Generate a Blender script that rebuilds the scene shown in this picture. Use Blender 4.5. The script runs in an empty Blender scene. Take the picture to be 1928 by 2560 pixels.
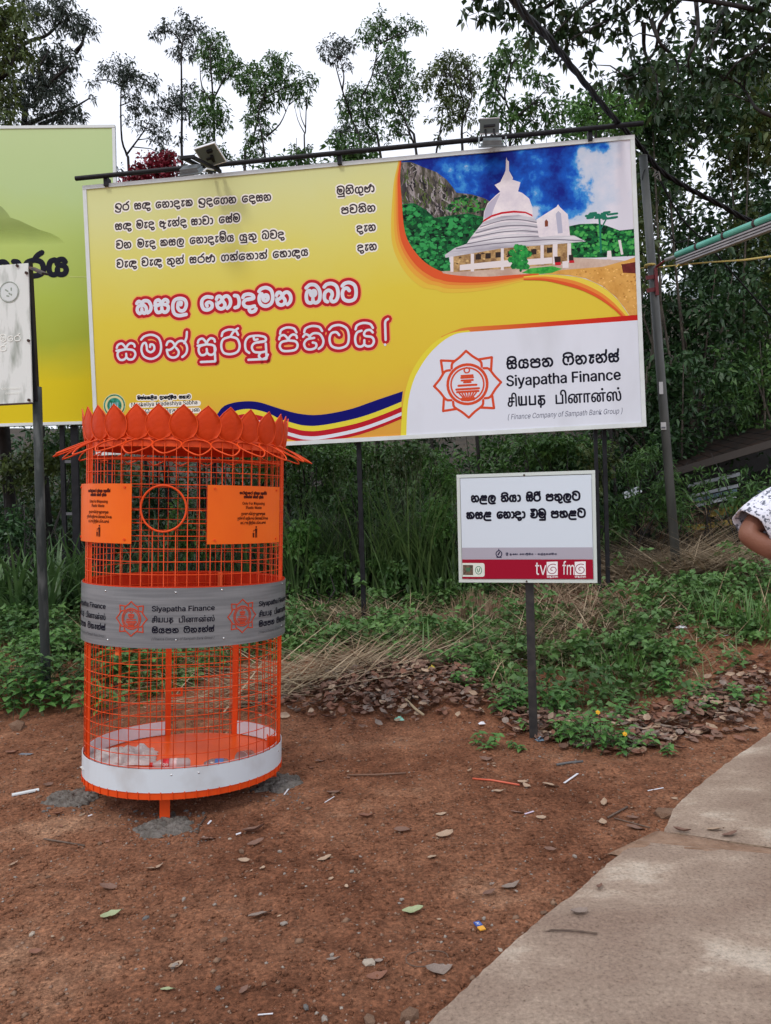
import bpy, math, random, os
import numpy as np
from mathutils import Vector, Matrix, noise as mnoise

random.seed(7); rng = np.random.default_rng(11)
SC = bpy.context.scene
COL = SC.collection

# ------------------------------------------------------------------ camera
EYE = 1.6
PITCH, ROLL, FPX = 0.01, 0.0443, 1950.0
cam_d = bpy.data.cameras.new('camera'); cam = bpy.data.objects.new('camera', cam_d); COL.objects.link(cam)
cam_d.sensor_fit = 'VERTICAL'; cam_d.sensor_height = 24.0; cam_d.lens = 24.0*FPX/2560.0
cam_d.clip_start = 0.05; cam_d.clip_end = 2000
def _axes():
    f = np.array([0, math.cos(PITCH), -math.sin(PITCH)]); u = np.array([0, math.sin(PITCH), math.cos(PITCH)]); r = np.array([1., 0, 0])
    return r*math.cos(ROLL)-u*math.sin(ROLL), u*math.cos(ROLL)+r*math.sin(ROLL), f
AR, AU, AF = _axes()
mw = Matrix(((AR[0], AU[0], -AF[0], 0), (AR[1], AU[1], -AF[1], 0), (AR[2], AU[2], -AF[2], EYE), (0, 0, 0, 1)))
cam.matrix_world = mw
SC.camera = cam
SC.render.resolution_x = 771; SC.render.resolution_y = 1024

# ------------------------------------------------------------------ sky, sun, exposure (hazy overcast noon)
SUN_EL, SUN_AZ = math.radians(52), math.radians(212)   # azimuth clockwise from +Y, where the light comes from
world = bpy.data.worlds.new('World'); SC.world = world; world.use_nodes = True
nt = world.node_tree; nt.nodes.clear()
wo = nt.nodes.new('ShaderNodeOutputWorld'); bg = nt.nodes.new('ShaderNodeBackground')
sky = nt.nodes.new('ShaderNodeTexSky'); sky.sky_type = 'NISHITA'; sky.sun_disc = False
sky.sun_elevation = SUN_EL; sky.sun_rotation = SUN_AZ
geo = nt.nodes.new('ShaderNodeTexCoord')
cn = nt.nodes.new('ShaderNodeTexNoise'); cn.inputs['Scale'].default_value = 1.6; cn.inputs['Detail'].default_value = 5
cr = nt.nodes.new('ShaderNodeValToRGB')
cr.color_ramp.elements[0].position = .3; cr.color_ramp.elements[0].color = (13.2, 13.8, 15.4, 1)
cr.color_ramp.elements[1].position = .7; cr.color_ramp.elements[1].color = (14.4, 14.9, 16.4, 1)
mx = nt.nodes.new('ShaderNodeMix'); mx.data_type = 'RGBA'; mx.inputs[0].default_value = .86
nt.links.new(geo.outputs['Generated'], cn.inputs['Vector']); nt.links.new(cn.outputs['Fac'], cr.inputs[0])
nt.links.new(sky.outputs[0], mx.inputs[6]); nt.links.new(cr.outputs[0], mx.inputs[7])
nt.links.new(mx.outputs[2], bg.inputs['Color']); bg.inputs['Strength'].default_value = 0.086
nt.links.new(bg.outputs[0], wo.inputs['Surface'])
sl = bpy.data.lights.new('sun', 'SUN'); sl.energy = 1.15; sl.angle = math.radians(10); sl.color = (1, .96, .9)
so = bpy.data.objects.new('sun', sl); COL.objects.link(so)
sd = Vector((-math.sin(SUN_AZ)*math.cos(SUN_EL), -math.cos(SUN_AZ)*math.cos(SUN_EL), -math.sin(SUN_EL)))
so.rotation_euler = sd.to_track_quat('-Z', 'Y').to_euler()
SC.view_settings.view_transform = 'Standard'; SC.view_settings.look = 'None'
SC.view_settings.exposure = 0.0; SC.view_settings.gamma = 1; SC.view_settings.use_curve_mapping = False
SC.cycles.max_bounces = 6; SC.cycles.transparent_max_bounces = 12

# ------------------------------------------------------------------ helpers
def lin(r, g, b):
    f = lambda c: (c/255/12.92) if c/255 <= .04045 else ((c/255+.055)/1.055)**2.4
    return (f(r), f(g), f(b))
MATS = {}
def mat(name, col, rough=.6, col2=None, scale=8., bump=0., bscale=60., metal=0., trans=0., alpha=1., detail=4., lo=.35, hi=.65, col3=None, spec=.5, transm=0., coord='Object', stretch=None, rgh=.5):
    if name in MATS: return MATS[name]
    m = bpy.data.materials.new(name); m.use_nodes = True; t = m.node_tree; n = t.nodes; L = t.links
    b = n['Principled BSDF']; out = n['Material Output']
    b.inputs['Roughness'].default_value = rough; b.inputs['Metallic'].default_value = metal
    b.inputs['Specular IOR Level'].default_value = spec
    b.inputs['Base Color'].default_value = (*col, 1)
    if transm: b.inputs['Transmission Weight'].default_value = transm
    tc = n.new('ShaderNodeTexCoord'); src = tc.outputs[coord]
    if stretch:
        mp = n.new('ShaderNodeMapping'); mp.inputs['Scale'].default_value = stretch; L.new(src, mp.inputs['Vector']); src = mp.outputs[0]
    if col2:
        no = n.new('ShaderNodeTexNoise'); no.inputs['Scale'].default_value = scale; no.inputs['Detail'].default_value = detail; no.inputs['Roughness'].default_value = rgh
        L.new(src, no.inputs['Vector'])
        r = n.new('ShaderNodeValToRGB'); e = r.color_ramp.elements
        e[0].position = lo; e[0].color = (*col, 1); e[1].position = hi; e[1].color = (*col2, 1)
        if col3: x = e.new((lo+hi)/2); x.color = (*col3, 1)
        L.new(no.outputs['Fac'], r.inputs[0]); L.new(r.outputs[0], b.inputs['Base Color'])
        csock = r.outputs[0]
    else: csock = None
    if bump:
        nb = n.new('ShaderNodeTexNoise'); nb.inputs['Scale'].default_value = bscale; nb.inputs['Detail'].default_value = 6
        L.new(src, nb.inputs['Vector'])
        bu = n.new('ShaderNodeBump'); bu.inputs['Strength'].default_value = bump; bu.inputs['Distance'].default_value = .02
        L.new(nb.outputs['Fac'], bu.inputs['Height']); L.new(bu.outputs[0], b.inputs['Normal'])
    if trans:
        tr = n.new('ShaderNodeBsdfTranslucent'); ms = n.new('ShaderNodeMixShader'); ms.inputs[0].default_value = trans
        if csock: L.new(csock, tr.inputs['Color'])
        else: tr.inputs['Color'].default_value = (*col, 1)
        L.new(b.outputs[0], ms.inputs[1]); L.new(tr.outputs[0], ms.inputs[2]); L.new(ms.outputs[0], out.inputs['Surface'])
    MATS[name] = m
    return m

def tagobj(o, label=None, cat=None, group=None, kind=None):
    if label: o['label'] = label
    if cat: o['category'] = cat
    if group: o['group'] = group
    if kind: o['kind'] = kind
    return o
def mesh(name, V, F, mats, smooth=False, fm=None):
    me = bpy.data.meshes.new(name)
    if isinstance(F, np.ndarray):
        V = np.asarray(V, np.float32); nf, k = F.shape
        me.vertices.add(len(V)); me.vertices.foreach_set('co', V.ravel())
        me.loops.add(nf*k); me.loops.foreach_set('vertex_index', F.astype(np.int32).ravel())
        me.polygons.add(nf); me.polygons.foreach_set('loop_start', np.arange(0, nf*k, k, dtype=np.int32))
        try: me.polygons.foreach_set('loop_total', np.full(nf, k, np.int32))
        except Exception: pass
        me.update(calc_edges=True)
    else:
        me.from_pydata([tuple(v) for v in V], [], [tuple(f) for f in F])
    for m in (mats if isinstance(mats, (list, tuple)) else [mats]): me.materials.append(m)
    if fm is not None: me.polygons.foreach_set('material_index', np.asarray(fm, np.int32))
    if smooth: me.polygons.foreach_set('use_smooth', np.ones(len(me.polygons), bool))
    return me
def obj(name, me, parent=None, loc=None):
    o = bpy.data.objects.new(name, me); COL.objects.link(o)
    if parent is not None: o.parent = parent
    if loc is not None: o.location = loc
    return o
def thing(name, label, cat, loc=(0, 0, 0), rz=0., group=None, rot=None):
    o = bpy.data.objects.new(name, None); COL.objects.link(o); o.empty_display_size = .1
    o.location = loc; o.rotation_euler = rot if rot else (0, 0, rz)
    return tagobj(o, label, cat, group)

class B:
    """collects faces for one mesh"""
    def __init__(s): s.v = []; s.f = []; s.m = []
    def add(s, V, F, mi=0):
        k = len(s.v); s.v += [tuple(map(float, p)) for p in V]; s.f += [tuple(int(i)+k for i in f) for f in F]; s.m += [mi]*len(F); return s
    def box(s, c, d, R=None, mi=0):
        c = Vector(c); V = []
        for z in (-1, 1):
            for x, y in ((-1, -1), (1, -1), (1, 1), (-1, 1)):
                p = Vector((x*d[0]/2, y*d[1]/2, z*d[2]/2)); V.append((R @ p if R else p)+c)
        return s.add(V, [(0, 3, 2, 1), (4, 5, 6, 7), (0, 1, 5, 4), (1, 2, 6, 5), (2, 3, 7, 6), (3, 0, 4, 7)], mi)
    def bar(s, a, b, w, h, mi=0, up=(0, 0, 1)):
        a, b = Vector(a), Vector(b); d = (b-a); L = d.length; d.normalize(); up = Vector(up)
        if abs(d.dot(up)) > .98: up = Vector((0, 1, 0))
        x = d.cross(up).normalized(); z = x.cross(d); R = Matrix((x, d, z)).transposed()
        return s.box((a+b)/2, (w, L, h), R, mi)
    def tube(s, pts, r, n=8, closed=False, mi=0, cap=True):
        P = [Vector(p) for p in pts]; N = len(P); rr = r if hasattr(r, '__len__') else [r]*N
        ring = []; prev = None
        for i in range(N):
            a = P[(i-1) % N] if (closed or i > 0) else P[i]; c = P[(i+1) % N] if (closed or i < N-1) else P[i]
            d = (c-a).normalized()
            if prev is None:
                u = d.cross(Vector((0, 0, 1)));
                if u.length < .05: u = d.cross(Vector((0, 1, 0)))
                u.normalize()
            else:
                u = (prev-d*prev.dot(d))
                if u.length < 1e-4: u = d.cross(Vector((0, 0, 1)))
                u.normalize()
            prev = u; w = d.cross(u)
            ring.append([P[i]+(u*math.cos(2*math.pi*k/n)+w*math.sin(2*math.pi*k/n))*rr[i] for k in range(n)])
        V = [p for q in ring for p in q]; F = []
        for i in range(N if closed else N-1):
            j = (i+1) % N
            for k in range(n): F.append((i*n+k, i*n+(k+1) % n, j*n+(k+1) % n, j*n+k))
        if cap and not closed: F.append(tuple(range(n-1, -1, -1))); F.append(tuple(range((N-1)*n, N*n)))
        return s.add(V, F, mi)
    def make(s, name, mats, parent=None, smooth=False, loc=None, **k):
        return obj(name, mesh(name, s.v, s.f, mats, smooth, s.m if isinstance(mats, (list, tuple)) else None), parent, loc)

def ray(px, py):
    return AF+AR*(px-964)/FPX-AU*(py-1280)/FPX
def at(px, py, Y):            # world point seen at that place of the photograph, Y metres away
    d = ray(px, py); p = d*(Y/d[1]); return Vector((p[0], p[1], p[2]+EYE))
def sm(t): t = np.clip(t, 0, 1); return t*t*(3-2*t)
def fbm2(x, y, s, o=0.):
    """cheap smooth value noise in numpy"""
    x = np.asarray(x, float)*s+o; y = np.asarray(y, float)*s+o*1.7
    xi = np.floor(x).astype(int); yi = np.floor(y).astype(int); fx = sm(x-xi); fy = sm(y-yi)
    h = lambda a, b: ((np.sin(a*127.1+b*311.7)*43758.5453) % 1)
    return (h(xi, yi)*(1-fx)+h(xi+1, yi)*fx)*(1-fy)+(h(xi, yi+1)*(1-fx)+h(xi+1, yi+1)*fx)*fy-.5
def terr(x, y):
    x = np.asarray(x, float); y = np.asarray(y, float)
    z = .27*sm((y-5.3)/3.2)+.34*sm((x-.8)/3.)*sm((y-4.9)/4.)
    z = z+.10*sm(1-np.abs(y-6.3)/1.0)*sm(1-np.abs(x-.1)/1.3)         # heap of litter
    z = z+.16*sm((-1.9-x)/.8)*sm((y-6.0)/1.2)
    hill = np.clip(y-10.2, 0, None); z = z+np.minimum(hill*(.30+.22*sm((x-2.5)/3.5)), 4.0+2.6*sm((x-3)/5))
    z = z+.05*fbm2(x, y, .9, 3.)*sm((y-5.2)/1.)+.012*fbm2(x, y, 1.7, 9.)
    return z
def tz(x, y): return float(terr(x, y))
def gp(px, py):
    """point of the ground seen at that place of the photograph"""
    d = ray(px, py); t = 1.0
    lo, hi = .5, 60.
    for _ in range(400):
        p = d*t
        if p[2]+EYE <= tz(p[0], p[1]): break
        t += .05
    a, b = t-.05, t
    for _ in range(14):
        m = (a+b)/2; p = d*m
        if p[2]+EYE <= tz(p[0], p[1]): b = m
        else: a = m
    p = d*b; return Vector((p[0], p[1], tz(p[0], p[1])))

# ------------------------------------------------------------------ lettering
def cat(P, n=4):
    P = np.asarray(P, float)
    if len(P) < 3: return P
    Q = np.vstack([2*P[0]-P[1], P, 2*P[-1]-P[-2]]); out = []
    for i in range(1, len(Q)-2):
        a, b, c, d = Q[i-1:i+3]
        for k in range(n):
            t = k/n; out.append(.5*(2*b+(c-a)*t+(2*a-5*b+4*c-d)*t*t+(3*b-a-3*c+d)*t**3))
    out.append(P[-1]); return np.array(out)
FONT = None
try: FONT = bpy.data.fonts.load(os.path.join(bpy.utils.system_resource('DATAFILES', path='fonts'), 'Inter.woff2'))   # sans serif that ships with Blender
except Exception: FONT = None
class Ink:
    """flat print: strokes and shapes in (u, v) with a height h, mapped on a surface"""
    def __init__(s, fn): s.fn = fn; s.v = []; s.f = []
    def put(s, V, F):
        k = len(s.v); s.v += [s.fn(*p) for p in V]; s.f += [tuple(i+k for i in f) for f in F]
    def stroke(s, P, w, h0, h1, closed=False, caps=True):
        P = [np.array(p, float) for p in P]
        Q = [P[0]]
        for p in P[1:]:
            if np.linalg.norm(p-Q[-1]) > w*.08: Q.append(p)
        P = Q; N = len(P)
        if N < 2: return
        V = []; F = []; r = w/2
        for i in range(N):
            a = P[i-1] if (i > 0 or closed) else P[i]; c = P[(i+1) % N] if (i < N-1 or closed) else P[i]
            d1 = P[i]-a; d2 = c-P[i]
            l1 = np.linalg.norm(d1); l2 = np.linalg.norm(d2)
            d1 = d1/l1 if l1 > 1e-9 else d2/l2; d2 = d2/l2 if l2 > 1e-9 else d1
            t = d1+d2; lt = np.linalg.norm(t)
            t = t/lt if lt > .2 else d2
            nrm = np.array([-t[1], t[0]]); co = max(.72, float(np.dot(nrm, [-d2[1], d2[0]])))
            q = nrm*r/co
            V += [(P[i][0]+q[0], P[i][1]+q[1], h0), (P[i][0], P[i][1], h1), (P[i][0]-q[0], P[i][1]-q[1], h0)]
        for i in range(N if closed else N-1):
            j = (i+1) % N
            F += [(i*3, i*3+1, j*3+1, j*3), (i*3+1, i*3+2, j*3+2, j*3+1)]
        s.put(V, F)
        if caps:
            for i in ((0, N-1) if not closed else ()):
                s.dot(P[i], r, h0, h1, 8)
    def dot(s, c, r, h0, h1, n=12):
        V = [(c[0], c[1], h1)]+[(c[0]+r*math.cos(2*math.pi*k/n), c[1]+r*math.sin(2*math.pi*k/n), h0) for k in range(n)]
        s.put(V, [(0, 1+k, 1+(k+1) % n) for k in range(n)])
    def poly(s, P, h):
        s.put([(p[0], p[1], h) for p in P], [tuple(range(len(P)))])
    def band(s, A, C, h):
        n = len(A); s.put([(p[0], p[1], h) for p in A]+[(p[0], p[1], h) for p in C], [(i, i+1, n+i+1, n+i) for i in range(n-1)])
    def latin(s, text, x0, y0, x1, y1, hgt, h, bold=0., shear=0.):
        if bold > 0:      # thicken by overprinting
            L = math.hypot(x1-x0, y1-y0); e = hgt*(.028 if ord(text[0]) > 900 else min(.04, bold*2)); cx, cy = (x1-x0)/L*e, (y1-y0)/L*e
            for k, (i, j) in enumerate(((-1, 0), (0, 0), (1, 0), (0, 1), (0, -1))): s.latin(text, x0+i*cx-j*cy*.6, y0+i*cy+j*e*.6, x1+i*cx-j*cy*.6, y1+i*cy+j*e*.6, hgt, h+.00015*k, 0, shear)
            return
        """text between two baseline ends, capital height hgt; Tamil uses the font's own glyphs in written order"""
        cu = bpy.data.curves.new('t', 'FONT'); cu.body = text; cu.size = 1.
        if FONT is not None and ord(text[0]) < 900: cu.font = FONT
        cu.resolution_u = 2; cu.offset = bold; cu.shear = shear
        cu.fill_mode = 'FRONT'
        o = bpy.data.objects.new('t', cu); COL.objects.link(o)
        dg = bpy.context.evaluated_depsgraph_get(); me = bpy.data.meshes.new_from_object(o.evaluated_get(dg), depsgraph=dg)
        if len(me.vertices):
            co = np.zeros(len(me.vertices)*3); me.vertices.foreach_get('co', co); co = co.reshape(-1, 3)
            a = co[:, 0].min(); b = co[:, 0].max(); L = math.hypot(x1-x0, y1-y0); dx, dy = (x1-x0)/L, (y1-y0)/L
            X = (co[:, 0]-a)/(b-a)*L; Y = co[:, 1]*hgt/CAPH[0 if (FONT is not None and ord(text[0]) < 900) else 1]
            V = [(x0+dx*x-dy*y, y0+dy*x+dx*y, h) for x, y in zip(X, Y)]
            s.put(V, [tuple(p.vertices) for p in me.polygons])
        bpy.data.objects.remove(o); bpy.data.curves.remove(cu); bpy.data.meshes.remove(me)
    def make(s, name, m, parent):
        return obj(name, mesh(name, s.v, s.f, m), parent)

_arch = [(.30, .78), (.52, .95), (.82, .88), (.98, .52), (.92, .2), (.74, .03)]
_hump = [[(.0, .72), (.06, .88), (.24, .95), (.38, .8), (.45, .62)], [(.45, .62), (.52, .82), (.68, .95), (.84, .88), (.88, .74)]]
_un = [[(.62, .06), (.58, -.2), (.74, -.38), (1.0, -.3)]]
G = {  # Sinhala letters as pen strokes: (width, strokes)
'n': (1., [[(.0, .74), (.08, .92), (.24, .94), (.36, .8), (.40, .64)], [(.0, .48), (.16, .46), (.36, .62), (.54, .88), (.76, .93), (.93, .76), (.99, .48), (.92, .2), (.74, .02)], [(.0, .48), (.08, .14), (.30, .01), (.52, .1), (.58, .34), (.46, .56)]]),
't': (1., [[(.0, .78), (.12, .92), (.28, .86), (.46, .64), (.6, .4), (.54, .12), (.32, .02), (.1, .12), (.04, .34), (.16, .54), (.44, .58)], _arch]),
'k': (1., [[(.0, .78), (.12, .92), (.28, .86), (.44, .68), (.64, .42), (.62, .1), (.48, .02), (.35, .16), (.34, .34)], [(.35, .16), (.2, .02), (.06, .14), (.03, .38), (.16, .58), (.44, .6)], _arch]),
'h': (1., [[(.0, .78), (.12, .92), (.28, .84), (.36, .68)], [(.54, .68), (.2, .62), (.04, .38), (.12, .1), (.36, .02), (.6, .12), (.62, .34), (.46, .42)], _arch]),
's': (.92, _hump+[[(-.02, .56), (.3, .6), (.45, .62)], [(.45, .62), (.1, .52), (.03, .28), (.14, .04), (.34, .04), (.45, .18), (.45, .36)], [(.45, .18), (.58, .03), (.78, .05), (.9, .3), (.8, .54), (.45, .62)]]),
'p': (.92, _hump+[[(.45, .62), (.12, .54), (.02, .3), (.14, .05), (.45, .0), (.78, .06), (.9, .3), (.8, .54), (.45, .62)]]),
'y': (.95, [[(.34, .94), (.12, .84), (.02, .5), (.08, .12), (.28, .02), (.44, .14), (.46, .38)], [(.44, .14), (.6, .02), (.82, .06), (.92, .3), (.82, .54), (.52, .62), (.46, .76), (.56, .93), (.76, .95), (.88, .8)]]),
'L': (.95, [[(.52, .82), (.38, .95), (.2, .86), (.2, .64), (.06, .48), (.0, .2), (.04, -.12), (.28, -.3), (.9, -.3)], [(.2, .62), (.86, .62)], [(.86, .62), (.88, .86), (.7, .95), (.52, .82), (.52, .62)], [(.3, .28), (.86, .28)]]),
'l': (.98, [[(.42, .7), (.6, .66), (.58, .5)], [(.42, .7), (.36, .3), (.52, .06), (.8, .1), (.95, .5), (.84, .86), (.48, .98), (.14, .84), (.02, .4), (.1, -.1), (.42, -.3), (.92, -.24)]]),
'm': (.98, [[(.02, 1.12), (.2, 1.3), (.55, 1.36), (.88, 1.14), (.98, .65), (.86, .2), (.5, 0), (.15, .15), (.02, .5), (.08, .84), (.22, .92), (.28, .72), (.3, .5), (.47, .38), (.64, .52), (.62, .76), (.47, .82), (.44, .68)]]),
'T': (.98, [[(.02, 1.12), (.2, 1.3), (.55, 1.34), (.88, 1.1), (.96, .6), (.85, .15), (.48, 0), (.12, .15), (.02, .55), (.12, .88), (.36, .94), (.5, .76)]]),
'v': (.98, [[(.02, 1.12), (.2, 1.3), (.55, 1.34), (.88, 1.1), (.96, .6), (.85, .15), (.48, 0), (.14, .1), (.03, .34), (.14, .56), (.42, .6), (.42, .78), (.2, .88), (.02, .74)]]),
'b': (.98, [[(.02, 1.12), (.2, 1.3), (.55, 1.34), (.88, 1.1), (.97, .55), (.84, .12), (.58, .02), (.46, .24), (.56, .48), (.52, .74), (.3, .86), (.08, .7), (.02, .4), (.08, .12), (.24, .03)]]),
'O': (.98, [[(.02, 1.12), (.3, 1.34), (.7, 1.26), (.96, .8), (.92, .2), (.7, 0), (.5, .08), (.47, .3)], [(.5, .08), (.3, 0), (.08, .12), (.02, .5), (.1, .84), (.28, .88), (.34, .6), (.5, .5), (.66, .64), (.62, .86), (.48, .86), (.46, .7)]]),
'E': (.98, [[(.02, 1.28), (.55, 1.32), (.9, 1.1), (.96, .55), (.82, .12), (.45, 0), (.12, .1), (.03, .34), (.36, .36), (.48, .5), (.4, .66), (.05, .66)], [(.08, 1.26), (.16, 1.02), (.38, .98), (.48, 1.1), (.44, 1.28)]]),
'd': (.86, [[(.0, .74), (.12, .92), (.42, .97), (.7, .86), (.74, .64), (.36, .57)], [(.74, .64), (.22, .56), (.03, .34), (.14, .08), (.46, .01), (.8, .06)], [(.5, .01), (.42, -.18), (.54, -.36), (.8, -.3), (.9, -.14)]]),
'D': (1.15, [[(.22, .02), (.05, .2), (.03, .62), (.2, .9), (.5, .96), (.8, .94), (1.05, .84), (1.04, .64), (.66, .58)], [(1.04, .64), (.52, .56), (.36, .34), (.46, .08), (.76, .02), (1.08, .06)], [(.46, .94), (.5, .74), (.66, .76)], [(.8, .02), (.7, -.18), (.84, -.36), (1.06, -.28), (1.16, -.12)]]),
'r': (.96, [[(.9, 1.42), (.66, 1.24), (.5, .98)], [(.5, .98), (.12, .84), (.02, .45), (.14, .1), (.48, 0), (.84, .12), (.96, .45), (.84, .84), (.5, .98)]]),
'i': (.98, [[(.2, .5), (.34, .42), (.28, .24), (.1, .3), (.02, .56), (.14, .88), (.5, 1.0), (.86, .86), (.97, .5), (.82, .14), (.5, .1), (.42, .3)], [(.78, .1), (.86, -.14), (.78, -.36), (.44, -.42), (.12, -.32), (.08, -.16)]]),
'g': (1.02, [[(.34, .94), (.1, .8), (.02, .4), (.14, .06), (.38, .02), (.52, .24), (.46, .6), (.56, .84), (.78, .95), (.96, .8), (1.02, .42), (.94, .14), (.78, .02)]]),
'N': (1.3, [[(.0, .7), (.12, .88), (.28, .74), (.2, .56), (.03, .5), (.06, .16), (.34, .01), (.62, .16), (.72, .55), (.66, .86), (.5, .74), (.38, .52)], [(.66, .86), (.74, 1.1), (.9, 1.2)], [(.72, .74), (.9, .94), (1.12, .92), (1.27, .6), (1.24, .18), (1.08, .02), (.98, .1)]]),
'a': (1.0, [[(.0, .76), (.12, .92), (.28, .84), (.34, .68), (.22, .56), (.03, .52)], [(.03, .52), (.06, .18), (.3, .02), (.6, .12), (.66, .5), (.56, .84), (.42, .68), (.6, .56), (.9, .6)], [(.64, .1), (.62, -.3), (.9, -.14)]]),
'f': (1.04, [[(.4, .03), (.14, .12), (.02, .5), (.12, .86), (.36, .92), (.5, .74), (.5, .4)], [(.5, .74), (.68, .92), (.92, .86), (1.02, .5), (.9, .14), (.66, .03)]]),
'S': (.95, [[(.7, .5), (.5, .62), (.34, .44), (.5, .3), (.9, .3)], [(.9, .3), (.95, .7), (.7, .95), (.3, .93), (.04, .66), (.03, .3), (.2, .03)], [(.6, .3), (.5, -.2), (.2, -.3)]]),
'B': (.95, [[(.02, .74), (.2, .94), (.5, .8), (.8, .95), (.92, .7)], [(.5, .8), (.2, .5), (.05, .2), (.3, .0), (.8, .02), (.9, .3), (.5, .4), (.2, .5)]]),
'o': (.34, [[(.17, .62), (.3, .5), (.17, .38), (.04, .5), (.17, .62)]]),
'A': (.34, [[(.02, .93), (.24, .86), (.34, .5), (.26, .12), (.02, .03)]]),
'Z': (.5, [[(.08, .9), (.5, .93)], [(.34, .92), (.16, .5), (.1, .16), (.26, .02), (.42, .16), (.44, .34)]]),
'W': (.5, [[(.08, .92), (.5, .93)], [(.34, .92), (.22, .74), (.48, .66)], [(.22, .66), (.1, .2), (.26, .02), (.42, .16), (.44, .34)]]),
'e': (.82, [[(.78, .9), (.4, .97), (.1, .8), (.02, .45), (.15, .08), (.45, 0), (.72, .15), (.75, .42), (.55, .56), (.36, .46), (.4, .28)]]),
'!': (.3, [[(.26, 1.4), (.1, 1.34), (.08, 1.0), (.16, .34)], [(.12, .02), (.14, .0)]]),
'@y': (.98, [[(.04, 1.0), (.04, .3), (.12, .04), (.3, .04), (.38, .3), (.38, 1.0)], [(.3, .03), (.6, .03)], [(.6, .03), (.97, .03)], [(.97, .03), (.97, 1.0)]]),
'@p': (.9, [[(.04, 1.0), (.04, .03)], [(.04, .03), (.9, .03)], [(.9, .03), (.9, 1.0)]]),
'@t': (.95, [[(.08, .97), (.92, .97)], [(.34, .97), (.34, .5)], [(.34, .56), (.12, .5), (.03, .26), (.14, .04), (.34, .06), (.44, .26), (.36, .5)], [(.36, .56), (.66, .62), (.93, .44), (.92, .12), (.66, -.04), (.42, -.08), (.36, -.34)]]),
'-': (.5, [[(.05, .45), (.45, .45)]]),
}
TALL = 'mTvbOE'
def layout(word):
    """word: letters; ^ = i sign above, ~ = ii sign, u = u sign below, x = hal flag, ; = hook below"""
    x = 0.; out = []; w = 0.; last = ''; pos = 0.
    for c in word:
        if c == ' ': x += .55; continue
        top = .34 if last in TALL and last else 0.
        if c in '^~':
            S = [[(.06, 1.04), (.14, 1.26), (.45, 1.38), (.8, 1.3), (.94, 1.06)]]
            if c == '~': S.append([(.7, 1.3), (.8, 1.14), (.94, 1.2)])
            out += [[(pos+a*w, b+top) for a, b in s] for s in S]; continue
        if c == 'u':
            S = [[(.62, .06), (.58, -.22), (.74, -.38), (1.0, -.3)]] if last in 'tkg' else [[(.93, .5), (.95, -.36)], [(.95, -.36), (.14, -.36)]]
            out += [[(pos+a*w, b) for a, b in s] for s in S]; continue
        if c == 'x':
            out.append([(pos+w*.86, .8+top*.9), (pos+w*.97, 1.1+top*.8), (pos+w*1.0, 1.42+top*.6)]); continue
        if c == ';':
            out.append([(pos+w*.4, .02), (pos+w*.3, -.2), (pos+w*.6, -.34), (pos+w*.95, -.2)]); continue
        gw, S = G[c]
        pos = x; w = gw; last = c
        out += [[(pos+a, b) for a, b in s] for s in S]
        x += gw+.26
    return out, x-.26
def sinhala(inks, word, x0, y0, x1, y1, xh, w, h):
    """inks: list of (Ink, extra width, h offset)"""
    S, W = layout(word); L = math.hypot(x1-x0, y1-y0); dx, dy = (x1-x0)/L, (y1-y0)/L
    sx = (L-w)/W; sy = xh-w
    for s in S:
        P = cat(s, 4) if len(s) > 2 else np.array(s)
        Q = []
        for a, b in P:
            X = a*sx+w/2; Y = b*sy+w/2; Q.append((x0+dx*X-dy*Y, y0+dy*X+dx*Y))
        for ink, ex, hh in inks: ink.stroke(Q, w+ex, hh, hh+h)

def merged(name, pairs, parent):
    V, F, M = [], [], []
    for i, (k, m) in enumerate(pairs):
        n = len(V); V += k.v; F += [tuple(a+n for a in f) for f in k.f]; M += [i]*len(k.f)
    return obj(name, mesh(name, V, F, [m for k, m in pairs], False, M), parent)

def tamil_name(fn, a_, b_, c_, d_, hgt, w, h, m, parent):
    """first word of the company name in Tamil, letter by letter"""
    P = lambda f: (a_+(c_-a_)*f, b_+(d_-b_)*f)
    k = Ink(fn); (x0, y0), (x1, y1) = P(0), P(.235); k.latin('சி', x0, y0, x1, y1, hgt, h, .01)
    for key, f0, f1 in (('@y', .265, .515), ('@p', .55, .755), ('@t', .785, 1.)):
        (x0, y0), (x1, y1) = P(f0), P(f1); L = math.hypot(x1-x0, y1-y0); dx, dy = (x1-x0)/L, (y1-y0)/L; gw, S = G[key]
        for s in S: k.stroke([(x0+dx*(p[0]/gw*(L-w)+w/2)-dy*(p[1]*(hgt*.86-w)+w/2), y0+dy*(p[0]/gw*(L-w)+w/2)+dx*(p[1]*(hgt*.86-w)+w/2)) for p in (cat(s, 3) if len(s) > 2 else s)], w, h, h+.0005)
    return k.make('company_word', m, parent)

def _cap(f):
    cu = bpy.data.curves.new('t', 'FONT'); cu.body = 'H'; cu.size = 1.
    if f is not None: cu.font = f
    o = bpy.data.objects.new('t', cu); COL.objects.link(o); dg = bpy.context.evaluated_depsgraph_get(); me = bpy.data.meshes.new_from_object(o.evaluated_get(dg), depsgraph=dg)
    h = max((v.co.y for v in me.vertices), default=.73); bpy.data.objects.remove(o); bpy.data.curves.remove(cu); bpy.data.meshes.remove(me); return h or .73
CAPH = [_cap(FONT), .73]
def homog(src, dst):
    A = []
    for (x, y), (u, v) in zip(src, dst):
        A.append([x, y, 1, 0, 0, 0, -u*x, -u*y, u]); A.append([0, 0, 0, x, y, 1, -v*x, -v*y, v])
    A = np.array(A, float); s = np.linalg.solve(A[:, :8], A[:, 8])
    Hm = np.append(s, 1).reshape(3, 3)
    def f(x, y):
        q = Hm @ np.array([x, y, 1.]); return (q[0]/q[2], q[1]/q[2])
    return f

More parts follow.
